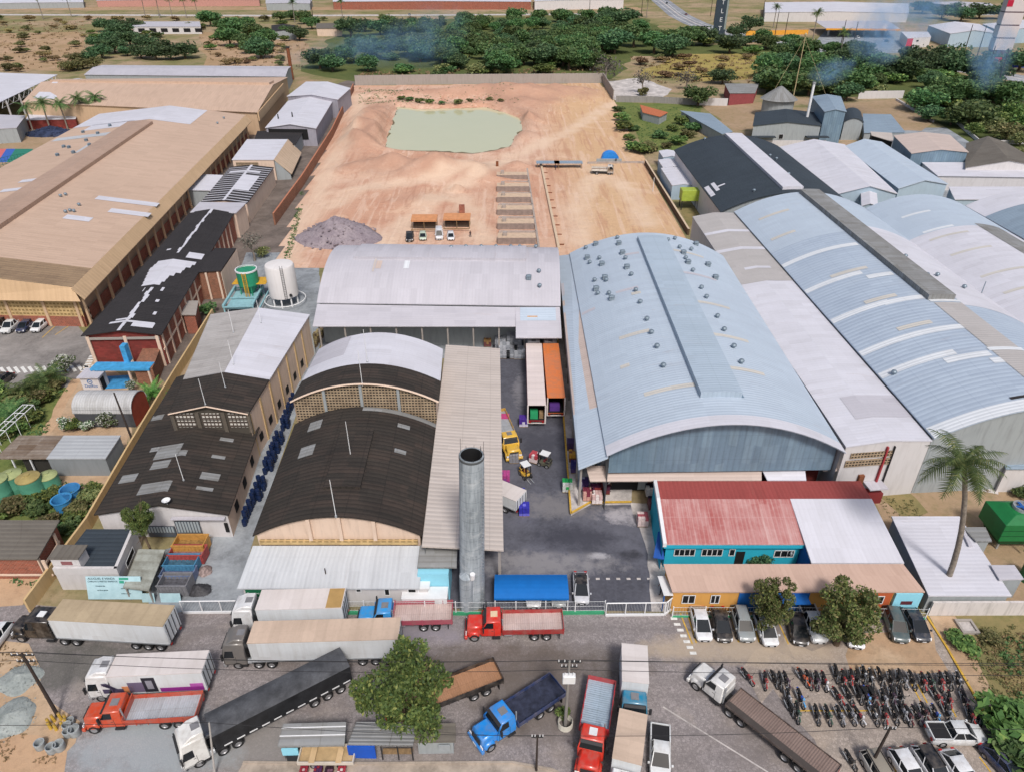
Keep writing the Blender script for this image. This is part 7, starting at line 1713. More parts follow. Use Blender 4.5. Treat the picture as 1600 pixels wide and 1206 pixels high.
grove('scrub', 'scrubby bush along the far road at the top', 'bushes along the far road', [(x, 31 + (x * 7 % 5)) for x in range(0, 1000, 46)], 5, 4, 'shrub')
grove('bushy', 'dark waterside bush on the far and left bank of the pond', 'waterside bushes', [(640, 160), (655, 165), (672, 168), (690, 169), (628, 158), (715, 168), (735, 166), (765, 164), (782, 168)], 2.4, 1.9, 'shrub')
grove('scrub', 'straw-field bush right of the wood', 'bushes of the straw field', scatter(15, [(980, 92), (1180, 90), (1190, 128), (1030, 130)], 9), 4.5, 3.5, 'shrub')
tree('bare', 'large grey leafless tree at the right corner of the far concrete wall', 946, 128, 10, 15, i=0); tree('bare', 'small bare tree with a green bush at its foot, by the pale track', 1003, 146, 6, 12, i=1)
tree('bushy', 'round bush at the foot of the small bare tree by the pale track', 1003, 150, 3.2, 4, 'shrub'); tree('bare', 'half-bare grey tree behind the old stone wall', 1072, 140, 7, 11, i=0)
tree('broad', 'leafy green tree beside the white wall and the red-fronted house', 1090, 166, 8, 10, i=0); tree('dark', 'dark leafy tree behind the leafy one near the red-fronted house', 1128, 132, 8, 8)
tree('bare', 'grey thorny tree with green base beside the white tank', 398, 408, 3.2, 7.5, i=1); tree('olive', 'small olive bush beside the grey thorny tree', 410, 402, 2.2, 3, 'shrub', name='shrub')
grove('bushy', 'green shrub of the thicket beside the orange-tiled shed', 'shrubs by the orange-tiled shed', [(965, 175), (970, 190), (975, 205), (982, 220), (990, 236), (1000, 240), (1015, 238), (1040, 232), (1060, 226), (1075, 215), (1085, 205), (1030, 216), (1050, 205), (990, 205), (1065, 195)], 3.4, 3, 'shrub')
tree('bushy', 'dense green shrub between the long black roof and the shed', 326, 492, 2.0, 3, 'shrub', name='shrub', i=1)
tree('near', 'big yellow-green roadside tree among the parked trucks', 644, 1146, 4.1, 10.5, i=0, zs=4.6)
tree('neardark', 'big olive-green tree over the parked cars in front of the gatehouse', 1306, 1006, 4.0, 8.2, i=0, zs=4.2); tree('neardark', 'smaller olive-green tree in front of the blue part of the gatehouse', 1196, 984, 2.6, 7.4, i=0, zs=3.8)
tree('dark', 'dark bush in front of the cyan office', 1184, 884, 1.6, 2.6, 'shrub', name='shrub')
for x, y, r_, h, lab in [(104, 582, 2.0, 3.6, 'white-flowering shrub beside the zebra crossing'), (104, 672, 1.3, 2.4, 'white-flowering shrub at the left corner of the barrel-roofed shed'), (138, 672, 1.1, 2.0, 'white-flowering shrub in front of the barrel-roofed shed'), (171, 668, 1.9, 3.0, 'largest white-flowering shrub in front of the barrel-roofed shed'), (208, 612, 1.0, 2.2, 'white-flowering shrub by the blue floor')]:
    tree('blossom', lab, x, y, r_, h, 'flowering shrub')
tree('bushy', 'yellow-green shrub between two white-flowering shrubs', 119, 672, 1.3, 2.2, 'shrub', i=0)
for x, y, r_, h, lab in [(1578, 1150, 3.6, 3.4, 'large leafy green bush at the lower right edge'), (1600, 1200, 3.4, 3.2, 'leafy green bush in the lower right corner'), (1500, 1005, 1.6, 1.2, 'low green bush beside the concrete manhole frame'), (1516, 1018, 1.1, .9, 'small low green bush in the weedy lot'), (1545, 1000, 1.4, 1.0, 'low bush in the middle of the weedy lot'), (60, 800, 2.2, 2.2, 'overgrown bush in front of the green tanks'), (20, 800, 2.4, 2.2, 'overgrown bush at the left edge below the green tanks'), (125, 800, 1.8, 1.8, 'bush right of the blue tubs'), (108, 830, 1.8, 1.8, 'bush by the yellow wall below the blue tubs'), (1594, 775, 1.6, 1.8, 'round bush at the right edge behind the green cooling tower'), (30, 640, 2.4, 2.6, 'leafy bush on the green bank at the left edge'), (88, 606, 2.2, 2.4, 'leafy bush on the green bank by the car park'), (15, 665, 2, 2, 'lower bush on the green bank at the left edge')]:
    tree('bushy', lab, x, y, r_, h, 'shrub')
grove('bushy', 'leafy garden shrub on the green bank below the left parking lot', 'garden shrubs of the left bank', scatter(16, [(-10, 618), (95, 612), (80, 660), (-10, 700)], 31), 2.0, 2.2, 'shrub')
grove('bushy', 'overgrown shrub around the green tanks and blue tubs', 'overgrown shrubs by the tanks', scatter(10, [(0, 784), (150, 760), (140, 800), (90, 850), (0, 806)], 32), 1.5, 1.5, 'shrub')
def frond(mb, L, droop, az, el, mat, rr, n=13, lw=.5):
    p = Vector((0, 0, 0)); d = Vector((math.cos(az) * math.cos(el), math.sin(az) * math.cos(el), math.sin(el))); side = Vector((-math.sin(az), math.cos(az), 0)); pts = [p]
    for i in range(n):
        d = (d + Vector((0, 0, -droop / n))).normalized(); p = p + d * L / n; pts.append(p)
    for i in range(n):
        mb.face([pts[i] - side * .02, pts[i] + side * .02, pts[i + 1] + side * .015, pts[i + 1] - side * .015], mat)
        f = (i + .5) / n; w_ = L * .26 * lw * 2 * math.sin(math.pi * min(1, .18 + f * .8)) ; dd = (pts[i + 1] - pts[i])
        for s in (-1, 1):
            for q in (.0, .5):
                a = lerp(pts[i], pts[i + 1], q); t_ = a + side * s * w_ + dd * 1.1 + Vector((0, 0, -w_ * rr.uniform(.25, .6))); mb.face([a, a + dd * .42, t_], mat)
def palm_meshes(seed, n, L, h, r, mat, droop=1.3, lean=.04, dead=4, lw=.5):
    rr = random.Random(seed); c = MB()
    for i in range(n): frond(c, L * rr.uniform(.85, 1.1), droop * rr.uniform(.7, 1.2), i / n * 6.28 * 3 + rr.uniform(-.2, .2), rr.uniform(-.1, 1.1), mat, rr, lw=lw)
    for i in range(dead): frond(c, L * .55, 2.4, rr.random() * 6.28, -.7, LF_X, rr, 8, .25)
    t = MB(); p = Vector((0, 0, 0)); k = 8
    for i in range(k):
        q = Vector((lean * h * ((i + 1) / k) ** 2, 0, h * (i + 1) / k)); t.tube(p, q, r * (1.25 if i == 0 else 1 - .04 * i), r * (1 - .04 * (i + 1)), BARKG, 10, False); p = q
    return c.mesh('crown_palm', merge=False), t.mesh('trunk_palm', smooth=1.2), p
def palm(label, px, py, ms, rz=0, group=None, s=1, name='palm_tree'):
    p = P(px, py); root = thing(name, label, 'palm tree', (p.x, p.y, 0), rz, group)
    a = bpy.data.objects.new('crown', ms[0]); b = bpy.data.objects.new('trunk', ms[1])
    for o in (a, b): COL.objects.link(o); o.parent = root; o.scale = (s, s, s)
    a.location = ms[2] * s; return root
palm('tall feather-leaved palm leaning over the white-roofed shed', 1472, 925, palm_meshes(3, 24, 4.3, 18, .32, LF_P, 1.5, .2), R(176))
tree('near', 'slender young tree with a round yellow-green crown before the white gable of the long shed', 240, 873, 1.75, 8.2, i=0, zs=2.2)
cp = palm_meshes(8, 20, 4.6, 9.5, .3, LF_P, 1.5, .03, 3)
for i, (x, y) in enumerate([(52, 206), (79, 204), (106, 202), (136, 198), (160, 195)]): palm(ORD[i] + ' from the left of the five coconut palms behind the huge tan hall', x, y, cp, i * 1.3, 'row of coconut palms', rnd.uniform(.9, 1.1))
fp = palm_meshes(11, 20, 5, 15, .35, LF_P, 1.4, .02, 2)
for i, (x, y) in enumerate([(228, 29), (250, 29), (270, 30), (292, 29), (310, 29), (68, 31), (112, 27), (1010, 28), (1208, 44), (461, 36), (536, 34), (1270, 62), (1310, 96)]): palm('slim tall palm in the row along the far road' if i < 5 else ['tall palm at the left end of the far road', 'tall palm by the white sheds in the top left', 'tall dark palm beside the upper main road', 'palm beside the orange-yellow low wall', 'leafless-topped tall palm left of the small ruined house', 'leafless-topped tall palm right of the small ruined house', 'broad dark palm at the fuel station', 'bare-trunked palm right of the tall mast'][i - 5], x, y, fp, i * .9, 'tall palms along the far road' if i < 5 else None, rnd.uniform(.95, 1.15))
lowp = palm_meshes(14, 26, 2.6, 1.0, .25, LF_P, 1.2, 0, 0); brightp = palm_meshes(15, 30, 2.4, .8, .2, LF_B, 1.0, 0, 0, .4)
palm('stubby palm on the green bank nearest the left edge', 45, 620, lowp, 0, s=1.5, name='palm_shrub'); palm('stubby palm at the lower end of the green bank', 20, 655, lowp, 2, s=1.3, name='palm_shrub'); palm('stubby palm on the green bank by the white-flowering shrub', 76, 604, lowp, 1, s=1.6, name='palm_shrub')
palm('bright green spiky shrub between the kiosk and the long shed roof', 240, 622, brightp, 0, s=1.2, name='spiky_shrub'); palm('dark palm in front of the charcoal-roofed works', 1290, 216, palm_meshes(19, 24, 4, 4, .35, LF_D, 1.5, 0, 2), 0)
def ground_cover(name, zones, mat, n, hgt, seed):
    rr = random.Random(seed); mb = MB()
    for poly, k in zones:
        pv = [P(*q) for q in poly]; xs = [q.x for q in pv]; ys = [q.y for q in pv]; c = 0; tr = 0
        while c < k and tr < k * 30:
            tr += 1; x, y = rr.uniform(min(xs), max(xs)), rr.uniform(min(ys), max(ys))
            if not inside(x, y, pv) or mathutils.noise.noise((x * .18, y * .18, seed)) < -.12: continue
            c += 1
            for b in range(5):
                s_ = hgt * rr.uniform(.5, 1.3); leaf_quad(mb, Vector((x + rr.uniform(-.5, .5) * hgt * 2, y + rr.uniform(-.5, .5) * hgt * 2, s_ * .45 + gz(x, y))), s_ * .7, rr, mat, .5, .5)
    o = mb.build(name, merge=False); o['kind'] = 'stuff'; return o
ground_cover('weeds', [([(1490, 985), (1700, 965), (1760, 1300), (1640, 1300), (1560, 1120)], 1300), ([(1340, 740), (1400, 742), (1470, 850), (1450, 930), (1400, 820)], 300)], LF_O, 0, .17, 1)
ground_cover('grass', [([(-100, 620), (110, 610), (70, 680), (-100, 715)], 500), ([(-100, 780), (140, 740), (150, 800), (60, 925), (-100, 860)], 500), ([(562, 138), (660, 150), (700, 168), (600, 170), (560, 165)], 420), ([(680, 150), (800, 152), (812, 172), (700, 168)], 160), ([(440, 420), (470, 300), (478, 300), (455, 400)], 160), ([(962, 165), (1095, 170), (1060, 232), (1010, 236)], 350), ([(1340, 738), (1400, 738), (1390, 770)], 60), ([(1560, 1000), (1720, 990), (1780, 1290), (1660, 1290), (1580, 1110)], 700)], LF_G, 0, .32, 2)
ground_cover('dry_grass', [([(1540, 770), (1400, 770), (1380, 745), (1600, 742)], 200), ([(1500, 1000), (1700, 980), (1760, 1200), (1590, 1100)], 600), ([(-40, 1000), (60, 1020), (60, 1060), (-40, 1080)], 90), ([(-40, 1130), (110, 1100), (90, 1190), (-60, 1190)], 140)], LF_S, 0, .2, 3)
ground_cover('field_scrub', [([(-60, 36), (130, 34), (140, 110), (-60, 114)], 420), ([(310, 60), (480, 70), (470, 110), (330, 110)], 200), ([(980, 90), (1190, 86), (1195, 130), (1030, 132)], 260), ([(560, 112), (940, 108), (940, 128), (560, 132)], 380)], LF_S, 0, 1.0, 4)
# fences, gates
MESHW = plain('white_wire', (.62, .64, .65), .5)
def rail_fence(label, px, h=1.9, base=.35, basem=None, group=None, step=.16, panel=3.1):
    pts = [P(*q) for q in px]
    root = thing('fence', label, 'fence', tuple(pts[0]), group=group)
    for a, b in zip(pts, pts[1:]):
        n = max(1, round((b - a).length / panel)); d = (b - a).normalized(); nn = Vector((-d.y, d.x, 0))
        if base: mb = MB(); mb.prism([(q.x, q.y) for q in (a - nn * .12, b - nn * .12, b + nn * .12, a + nn * .12)], 0, base, basem); addpart(root, mb, 'base')
        for i in range(n):
            p, q = lerp(a, b, i / n), lerp(a, b, (i + 1) / n); mb = MB(); L_ = (q - p).length
            for k in range(int(L_ / step)): r_ = p + d * (k + .5) * step; mb.tube(r_ + Vector((0, 0, base)), r_ + Vector((0, 0, h)), .011, .011, MESHW, 3, False)
            for z in (base + .15, (base + h) / 2, h - .05): mb.tube(p + Vector((0, 0, z)), q + Vector((0, 0, z)), .02, .02, MESHW, 4, False)
            addpart(root, mb, 'panel', merge=False); post(root, p.x, p.y, .05, 0, h + .1, WHITEP)
        post(root, b.x, b.y, .05, 0, h + .1, WHITEP)
    return root
GREENB = plain('green_kerb_paint', '3f9a70', .7, .15)
rail_fence('white wire fence on a green painted base along the street, behind the flatbed trucks', [(382, 957), (760, 960), (944, 958)], 1.95, .4, GREENB)
rail_fence('thin wire fence in front of the orange gatehouse wall', [(1050, 963), (1250, 963), (1445, 966)], 1.5, .12, GREENB, step=.3)
def gate(label, a, b, h):
    a, b = P(*a), P(*b); d = (b - a).normalized(); root = thing('gate', label, 'gate', tuple(a)); L_ = (b - a).length; mb = MB()
    for z in (.12, h): mb.tube(a + Vector((0, 0, z)), b + Vector((0, 0, z)), .07, .07, WHITEP, 6)
    for k in range(4): p = lerp(a, b, k / 3); mb.tube(p + Vector((0, 0, .1)), p + Vector((0, 0, h)), .06, .06, WHITEP, 6)
    addpart(root, mb, 'frame'); mb = MB()
    for k in range(int(L_ / .16)): p = a + d * (k + .5) * .16; mb.tube(p + Vector((0, 0, .1)), p + Vector((0, 0, h)), .013, .013, MESHW, 3, False)
    addpart(root, mb, 'bars', merge=False)
    mb = MB(); n = Vector((-d.y, d.x, 0)) * .08; mb.prism([(q.x, q.y) for q in (a - n, b - n, b + n, a + n)], .03, .3, WHITEP); addpart(root, mb, 'kick_plate')
gate('wide white sliding gate across the yard entrance', (946, 962), (1037, 961), 2.0); gate('short white gate leaf beside the gatehouse', (1038, 961), (1049, 952), 2.0); gate('white barred gate at the left alley entrance by the dumpsters', (287, 958), (378, 957), 1.9)
a, b = P(772, 935, 2.3), P(889, 934, 2.3); b.y = a.y; f = P(830, 896, 2.5).y
root = thing('carport', 'bright blue fabric carport inside the front fence', 'carport', (a.x, a.y, 0)); L_ = b.x - a.x; D2 = f - a.y; mb = MB()
for i in range(6):
    y0, y1 = D2 * i / 6, D2 * (i + 1) / 6; z = lambda y: 2.35 + .35 * math.sin(math.pi * y / D2); mb.face([(0, y0, z(y0)), (L_, y0, z(y0)), (L_, y1, z(y1)), (0, y1, z(y1))], plain('blue_fabric', '1468b4', .6, .06)); mb.face([(0, y0, z(y0) - .05), (0, y1, z(y1) - .05), (L_, y1, z(y1) - .05), (L_, y0, z(y0) - .05)], MATS['blue_fabric'])
for y in (0, D2): mb.box(0, y - .02, 2.1, L_, y + .02, 2.36, MATS['blue_fabric'])
mb.build('canopy', root)
for x in (.1, L_ - .1):
    for y in (.1, D2 - .1): mb = MB(); mb.box(x - .06, y - .06, 0, x + .06, y + .06, 2.3, WHITEP); mb.build('post', root)
# motorcycles
def ring_mesh(r, w, n=16):
    mb = MB(); mb.lathe([(r * .78, -w * .4), (r * .95, -w / 2), (r, 0), (r * .95, w / 2), (r * .78, w * .4), (r * .78, -w * .4)], BLACK, n); mb.v = [(x, z, y) for x, y, z in mb.v]
    sp = MB(); sp.lathe([(r * .8, -w * .2), (r * .74, 0), (r * .8, w * .2)], HUB, n); sp.lathe([(.07, -.06), (.07, .06)], HUB, 8); sp.v = [(x, z, y) for x, y, z in sp.v]
    for k in range(8): an = k * math.pi / 4; sp.tube((.05 * math.cos(an), 0, .05 * math.sin(an)), (r * .78 * math.cos(an), 0, r * .78 * math.sin(an)), .012, .012, HUB, 3, False)
    return mb.mesh('bike_tyre', smooth=.8), sp.mesh('bike_rim')
WH['bike'] = ring_mesh(.31, .11)
BIKES = {}
def bike_proto(c, hexcol, c2=None):
    root = thing('motorcycle', 'x', 'motorcycle'); pm_ = paint('bike_' + c, hexcol); p2 = paint('bike_' + c2[0], c2[1]) if c2 else pm_
    for x in (-.64, .66):
        o = bpy.data.objects.new('wheel', WH['bike'][0]); COL.objects.link(o); o.parent = root; o.location = (x, 0, .31); k = bpy.data.objects.new('rim', WH['bike'][1]); COL.objects.link(k); k.parent = o
    m = MB(); m.tube((-.64, 0, .31), (-.1, 0, .45), .05, .06, CHASSIS, 6); m.box(-.18, -.15, .25, .25, .15, .55, CHASSIS); m.tube((-.15, 0, .5), (.42, 0, .85), .05, .05, CHASSIS, 6); m.build('frame', root, bevel=.03)
    m = MB(); m.frus((-.1, -.13, .36, .13), .62, (-.05, -.1, .3, .1), .88, pm_); m.build('fuel_tank', root, bevel=.06, smooth=.8)
    m = MB(); m.frus((-.8, -.13, -.08, .13), .7, (-.82, -.11, -.1, .11), .82, plain('black_seat', (.015, .015, .016), .7)); m.build('seat', root, bevel=.04)
    m = MB(); m.frus((-.98, -.09, -.55, .09), .6, (-.95, -.07, -.6, .07), .76, pm_); m.build('tail_fairing', root, bevel=.03)
    m = MB(); m.frus((.3, -.11, .5, .11), .8, (.3, -.09, .46, .09), 1.02, p2); m.build('headlamp_cowl', root, bevel=.03)
    m = MB(); m.frus((.42, -.06, .95, .06), .6, (.5, -.05, .88, .05), .68, p2); m.build('mudguard', root)
    m = MB()
    for s in (-1, 1): m.tube((.66, s * .09, .31), (.4, s * .08, .98), .03, .03, STEEL, 5)
    m.build('fork', root); m = MB(); m.tube((.3, -.36, 1.05), (.36, 0, 1.0), .02, .02, CHASSIS, 5); m.tube((.3, .36, 1.05), (.36, 0, 1.0), .02, .02, CHASSIS, 5); m.build('handlebar', root)
    m = MB(); m.tube((-.1, -.16, .3), (-.85, -.18, .42), .045, .06, STEEL, 7); m.build('exhaust', root)
    for s in (-1, 1): m = MB(); m.box(.27, s * .34 - .05, 1.12, .29, s * .34 + .05, 1.22, CHASSIS); m.tube((.3, s * .33, 1.04), (.28, s * .34, 1.14), .01, .01, CHASSIS, 4); m.build('mirror', root)
    return root
BC = {'red': ('a01f24', None), 'black': ('17181b', None), 'blue': ('1f4fb4', ('skyblue', '4fa4dc')), 'white': ('d6d8da', ('nearblack', '1b1c20')), 'orange': ('c8582a', None), 'purple': ('3f2440', None), 'silver': ('9a9ca2', None), 'darkred': ('5c1a20', None), 'green': ('1f4a3a', None), 'rw': ('a82834', ('whiteb', 'd8d8da'))}
BN = {'darkred': 'dark red', 'rw': 'red and white', 'purple': 'dark purple', 'green': 'dark green'}
A_ = lambda l: [(1170 + x / 8, 1030 + y / 8, c) for x, y, c in l]; B_ = lambda l: [(1350 + x / 8, 1030 + y / 8, c) for x, y, c in l]
rows = {'back': A_([(200, 360, 'red'), (320, 345, 'black'), (395, 372, 'black'), (470, 355, 'purple'), (680, 325, 'orange'), (745, 352, 'darkred'), (838, 362, 'purple'), (942, 372, 'rw'), (1090, 272, 'black'), (1178, 345, 'black'), (1270, 322, 'red'), (1352, 332, 'black'), (1430, 300, 'white'), (1525, 340, 'white')]) + B_([(195, 322, 'black'), (325, 342, 'black'), (420, 330, 'black'), (490, 352, 'silver'), (597, 357, 'black'), (725, 377, 'red'), (830, 372, 'green'), (950, 372, 'black'), (1050, 362, 'black'), (1165, 367, 'white')]),
 'middle': A_([(495, 572, 'black'), (650, 582, 'blue'), (1120, 562, 'red'), (1250, 547, 'black'), (1370, 532, 'black'), (1460, 562, 'purple'), (1545, 562, 'black')]) + B_([(20, 562, 'black'), (102, 557, 'black'), (235, 577, 'silver'), (340, 545, 'purple'), (442, 552, 'black'), (905, 562, 'red'), (1050, 602, 'black'), (1245, 597, 'purple')]),
 'front': A_([(520, 700, 'black'), (600, 762, 'green'), (850, 787, 'black'), (990, 792, 'green'), (1140, 797, 'silver'), (1270, 787, 'black'), (1375, 802, 'rw'), (1565, 797, 'white')]) + B_([(240, 792, 'red'), (370, 787, 'black'), (470, 745, 'silver'), (545, 802, 'darkred'), (660, 797, 'purple'), (740, 752, 'darkred'), (880, 777, 'blue'), (1030, 762, 'silver'), (1320, 802, 'red'), (1422, 802, 'green')])}
rr = random.Random(12)
for L_ in rows.values(): L_[:] = [(x, y, rr.choice(('red', 'darkred', 'blue', 'silver')) if c == 'black' and rr.random() < .3 else c) for x, y, c in L_]
for rn, L_ in rows.items():
    L_.sort()
    for i, (x, y, c) in enumerate(L_):
        o = copy_tree(BIKES[c]) if c in BIKES else bike_proto(c, *BC[c])
        BIKES.setdefault(c, o); o['group'] = 'motorcycles in the bike park'
        n = i if i < len(L_) / 2 else len(L_) - 1 - i
        o['label'] = '%s motorcycle, %s from the %s end of the %s row of bikes' % (BN.get(c, c), ORD[n], 'left' if i < len(L_) / 2 else 'right', rn)
        j = rr.uniform(-2, 2); place(o, (x + 1 + j * .5, y + 1), (x - 6 - j, y - 15)); o.rotation_euler.x = R(rr.uniform(-11, -3)); o.rotation_euler.z += R(rr.uniform(-9, 9)); o.scale = (rr.uniform(1.0, 1.14),) * 3
o = copy_tree(BIKES['black']); o['label'] = 'black motorcycle standing alone between the flatbed trailer and the bottom car row'; o['group'] = 'motorcycles in the bike park'; place(o, (1332, 1200), (1322, 1184))
o = copy_tree(BIKES['red']); o['label'] = 'red motorcycle half behind the white semi truck cab'; place(o, (1172, 1068), (1162, 1056))
# people
SKIN = plain('skin', '8a5e48', .6, .05)
def person(label, px, py, shirt, trousers, rz=0, armlift=.2, z=0):
    p = P(px, py); root = thing('person', label, 'person', (p.x, p.y, z + .02), rz)
    J = {'pel': (0, 0, .95, .13), 'belly': (0, 0, 1.12, .135), 'chest': (.01, 0, 1.32, .15), 'neck': (0, 0, 1.5, .055), 'head': (.02, 0, 1.62, .095), 'top': (.02, 0, 1.72, .075)}
    E_ = [('pel', 'belly'), ('belly', 'chest'), ('chest', 'neck'), ('neck', 'head'), ('head', 'top')]
    for s, n in ((-1, 'l'), (1, 'r')):
        J['hip' + n] = (0, s * .1, .88, .095); J['kn' + n] = (.05 + .08 * s, s * .11, .5, .062); J['an' + n] = (.0 + .14 * s, s * .12, .09, .042); J['toe' + n] = (.18 + .14 * s, s * .13, .045, .035)
        J['sh' + n] = (0, s * .19, 1.42, .06); J['el' + n] = (-.04, s * (.27 + armlift * .3), 1.16, .045); J['wr' + n] = (.1, s * (.29 + armlift * .2), .93, .032)
        J['pa' + n] = (.13, s * (.29 + armlift * .2), .86, .032)
        E_ += [('pel', 'hip' + n), ('hip' + n, 'kn' + n), ('kn' + n, 'an' + n), ('an' + n, 'toe' + n), ('chest', 'sh' + n), ('sh' + n, 'el' + n), ('el' + n, 'wr' + n), ('wr' + n, 'pa' + n)]
        for f in range(5):
            k = 'f%d%s' % (f, n); J[k] = (.13 + (f - 2) * .018, s * (.29 + armlift * .2 + (.03 if f == 0 else 0)), .78 + (.04 if f in (0, 4) else 0), .009); E_.append(('pa' + n, k))
    ks = list(J); me = bpy.data.meshes.new('body'); me.from_pydata([J[k][:3] for k in ks], [(ks.index(a), ks.index(b)) for a, b in E_], [])
    o = bpy.data.objects.new('tmp', me); COL.objects.link(o); sk = o.modifiers.new('s', 'SKIN')
    for i, k in enumerate(ks): me.skin_vertices[0].data[i].radius = (J[k][3],) * 2
    me.skin_vertices[0].data[0].use_root = True; sb = o.modifiers.new('u', 'SUBSURF'); sb.levels = 1; sb.render_levels = 1
    m2 = bpy.data.meshes.new_from_object(o.evaluated_get(bpy.context.evaluated_depsgraph_get())); bpy.data.objects.remove(o)
    for m_ in (SKIN, plain('cloth_' + shirt, shirt, .9), plain('cloth_' + trousers, trousers, .9), CHASSIS): m2.materials.append(m_)
    for f in m2.polygons:
        c = f.center; f.use_smooth = True
        f.material_index = 3 if c.z < .1 else 2 if c.z < .97 and abs(c.y) < .23 else 1 if c.z < 1.5 and not (abs(c.y) > .24 and c.z < 1.15) else 0
    b = bpy.data.objects.new('body', m2); COL.objects.link(b); b.parent = root
    h = MB(); h.lathe([(.098, 1.63), (.1, 1.68), (.08, 1.74), (0, 1.765)], plain('black_hair', (.015, .013, .012), .8), 12, (.01, 0)); h.build('hair', root, smooth=1)
    f = MB()
    for s in (-1, 1): f.box(.108, s * .035 - .012, 1.635, .118, s * .035 + .012, 1.65, CHASSIS)
    f.frus((.1, -.015, .13, .015), 1.59, (.1, -.008, .115, .008), 1.63, SKIN); f.build('face', root)
person('person in a dark red top and dark trousers walking by the gatehouse corner', 1032, 927, '5a2026', '22242a', R(200), .5)
person('worker in bright blue overalls standing in the alley by the beige shed wall', 463, 578, '1f4a9c', '1f3f80', R(120))
person('worker in blue by the rebar bench on the earth site', 868, 267, '28406c', '2a2c34', R(20)); person('worker in dark clothes beside the blue tarpaulin shelter', 962, 256, '2b2d33', '2a2c34', R(90)); person('worker in dark clothes beside the black pickup on the earth site', 735, 372, '3a2c30', '2a2c34', R(-60))
person('person in a white shirt on the loading dock near the stacked crates', 950, 772, 'c8c8cc', '2a2c40', R(-40), .3, .55)
# drums, pallets, crates
dm = MB(); dm.lathe([(0, 0), (.28, 0), (.29, .28), (.305, .3), (.29, .32), (.29, .58), (.305, .6), (.29, .62), (.28, .88), (0, .88)], plain('blue_drum', '162648', .45, .12), 12); dm.lathe([(.06, .88), (.06, .91), (0, .91)], CHASSIS, 8, (.15, 0)); DM = dm.mesh('drum', smooth=.9)
a, b = Vector((-33.1, 62, 0)), Vector((-34.3, 94, 0)); cnt = 0
for i in range(46):
    y = 64.5 + i * .66; x = lerp(a.x, b.x, (y - a.y) / (b.y - a.y)) + .45
    if (i % 15) in (12, 13, 14) or i > 42: continue
    for lev in range(2 if (i * 7 % 5) > 1 else 1):
        for row in range(2 if 5 < i < 34 and i % 3 else 1):
            o = bpy.data.objects.new('drum', DM); COL.objects.link(o); o.location = (x + row * .62 + rnd.uniform(-.04, .04), y + rnd.uniform(-.05, .05), .03 + lev * .92); tag(o, 'blue plastic drum standing in the stacked line along the long shed wall', 'drum', 'blue drums along the long shed'); cnt += 1
def pallet_load(label, px, py, c, c2=None, w_=1.2, h=1.2, group=None, z=0, rz=0, cat='pallet load', wx=None):
    p = wx or P(px, py, z); root = thing('pallet_load', label, cat, (p.x, p.y, z + .02), rz, group); mb = MB()
    mb.box(-w_ / 2, -w_ / 2, .1, w_ / 2, w_ / 2, .14, TIMBER)
    for k in (-1, 0, 1): mb.box(-w_ / 2, k * w_ * .42 - .05, 0, w_ / 2, k * w_ * .42 + .05, .1, TIMBER)
    mb.build('pallet', root); m1 = plain('crate_' + c, c, .6, .2, 4); m2 = plain('crate_' + (c2 or c) + 'b', c2 or c, .6, .2, 4); mb = MB(); n = 3; rows = max(2, int(h / .4))
    for i in range(n):
        for j in range(n):
            for k in range(rows):
                x0, y0 = -w_ / 2 + i * w_ / n + .015, -w_ / 2 + j * w_ / n + .015; z0 = .15 + k * h / rows
                mb.box(x0, y0, z0, x0 + w_ / n - .03, y0 + w_ / n - .03, z0 + h / rows - .03, m2 if rnd.random() < .28 or k == 0 else m1)
    mb.build('crates', root); return root
for i, (x, y, h) in enumerate([(776, 533, 1.6), (788, 531, 2.4), (782, 545, 2.0), (788, 557, 2.2), (800, 543, 2.6), (800, 557, 1.6), (812, 546, 2.2), (812, 558, 1.6), (823, 546, 2.4), (835, 548, 1.6), (822, 533, 2.2), (800, 530, 2.4)]):
    pallet_load('grey-white wrapped pallet stack in the block in front of the crosswise hall', x, y, 'a9adb4', '8d929a', 1.9, h, 'wrapped pallet stacks by the crosswise hall')
for x, y, c, c2, lab in [(714, 533, '6a7a72', None, 'green-grey crate pallet under the eaves of the crosswise hall'), (729, 532, '8a7c80', None, 'mauve crate pallet under the eaves of the crosswise hall'), (762, 540, 'b08a5a', '7a4a4a', 'orange and red crate stack left of the wrapped pallets'),
    (818, 664, '4a2f8c', 'c8c4d8', 'purple and white crate pallet left of the open box trailer'), (886, 765, '2fae5c', 'd0d4d0', 'bright green and white crate pallet by the dock kerb'), (819, 802, '3434a0', '6a6ac8', 'blue crate pallet nearest the half-hidden white box truck'), (812, 780, '2f2f94', '5a5ab8', 'blue crate pallet beyond the one at the white box truck'), (803, 720, '8a8a90', None, 'grey strapped box in front of the yellow truck'), (789, 662, 'c04a80', 'c8a0b0', 'pink crate pallet at the edge of the beige shed'), (789, 752, 'b04a88', '8a4a90', 'magenta crate pallet at the edge of the beige shed'), (1003, 818, 'a85a62', 'd8c4c0', 'red and white crate pallet alone on the pale concrete')]:
    pallet_load(lab, x, y, c, c2, 1.3, 1.3)
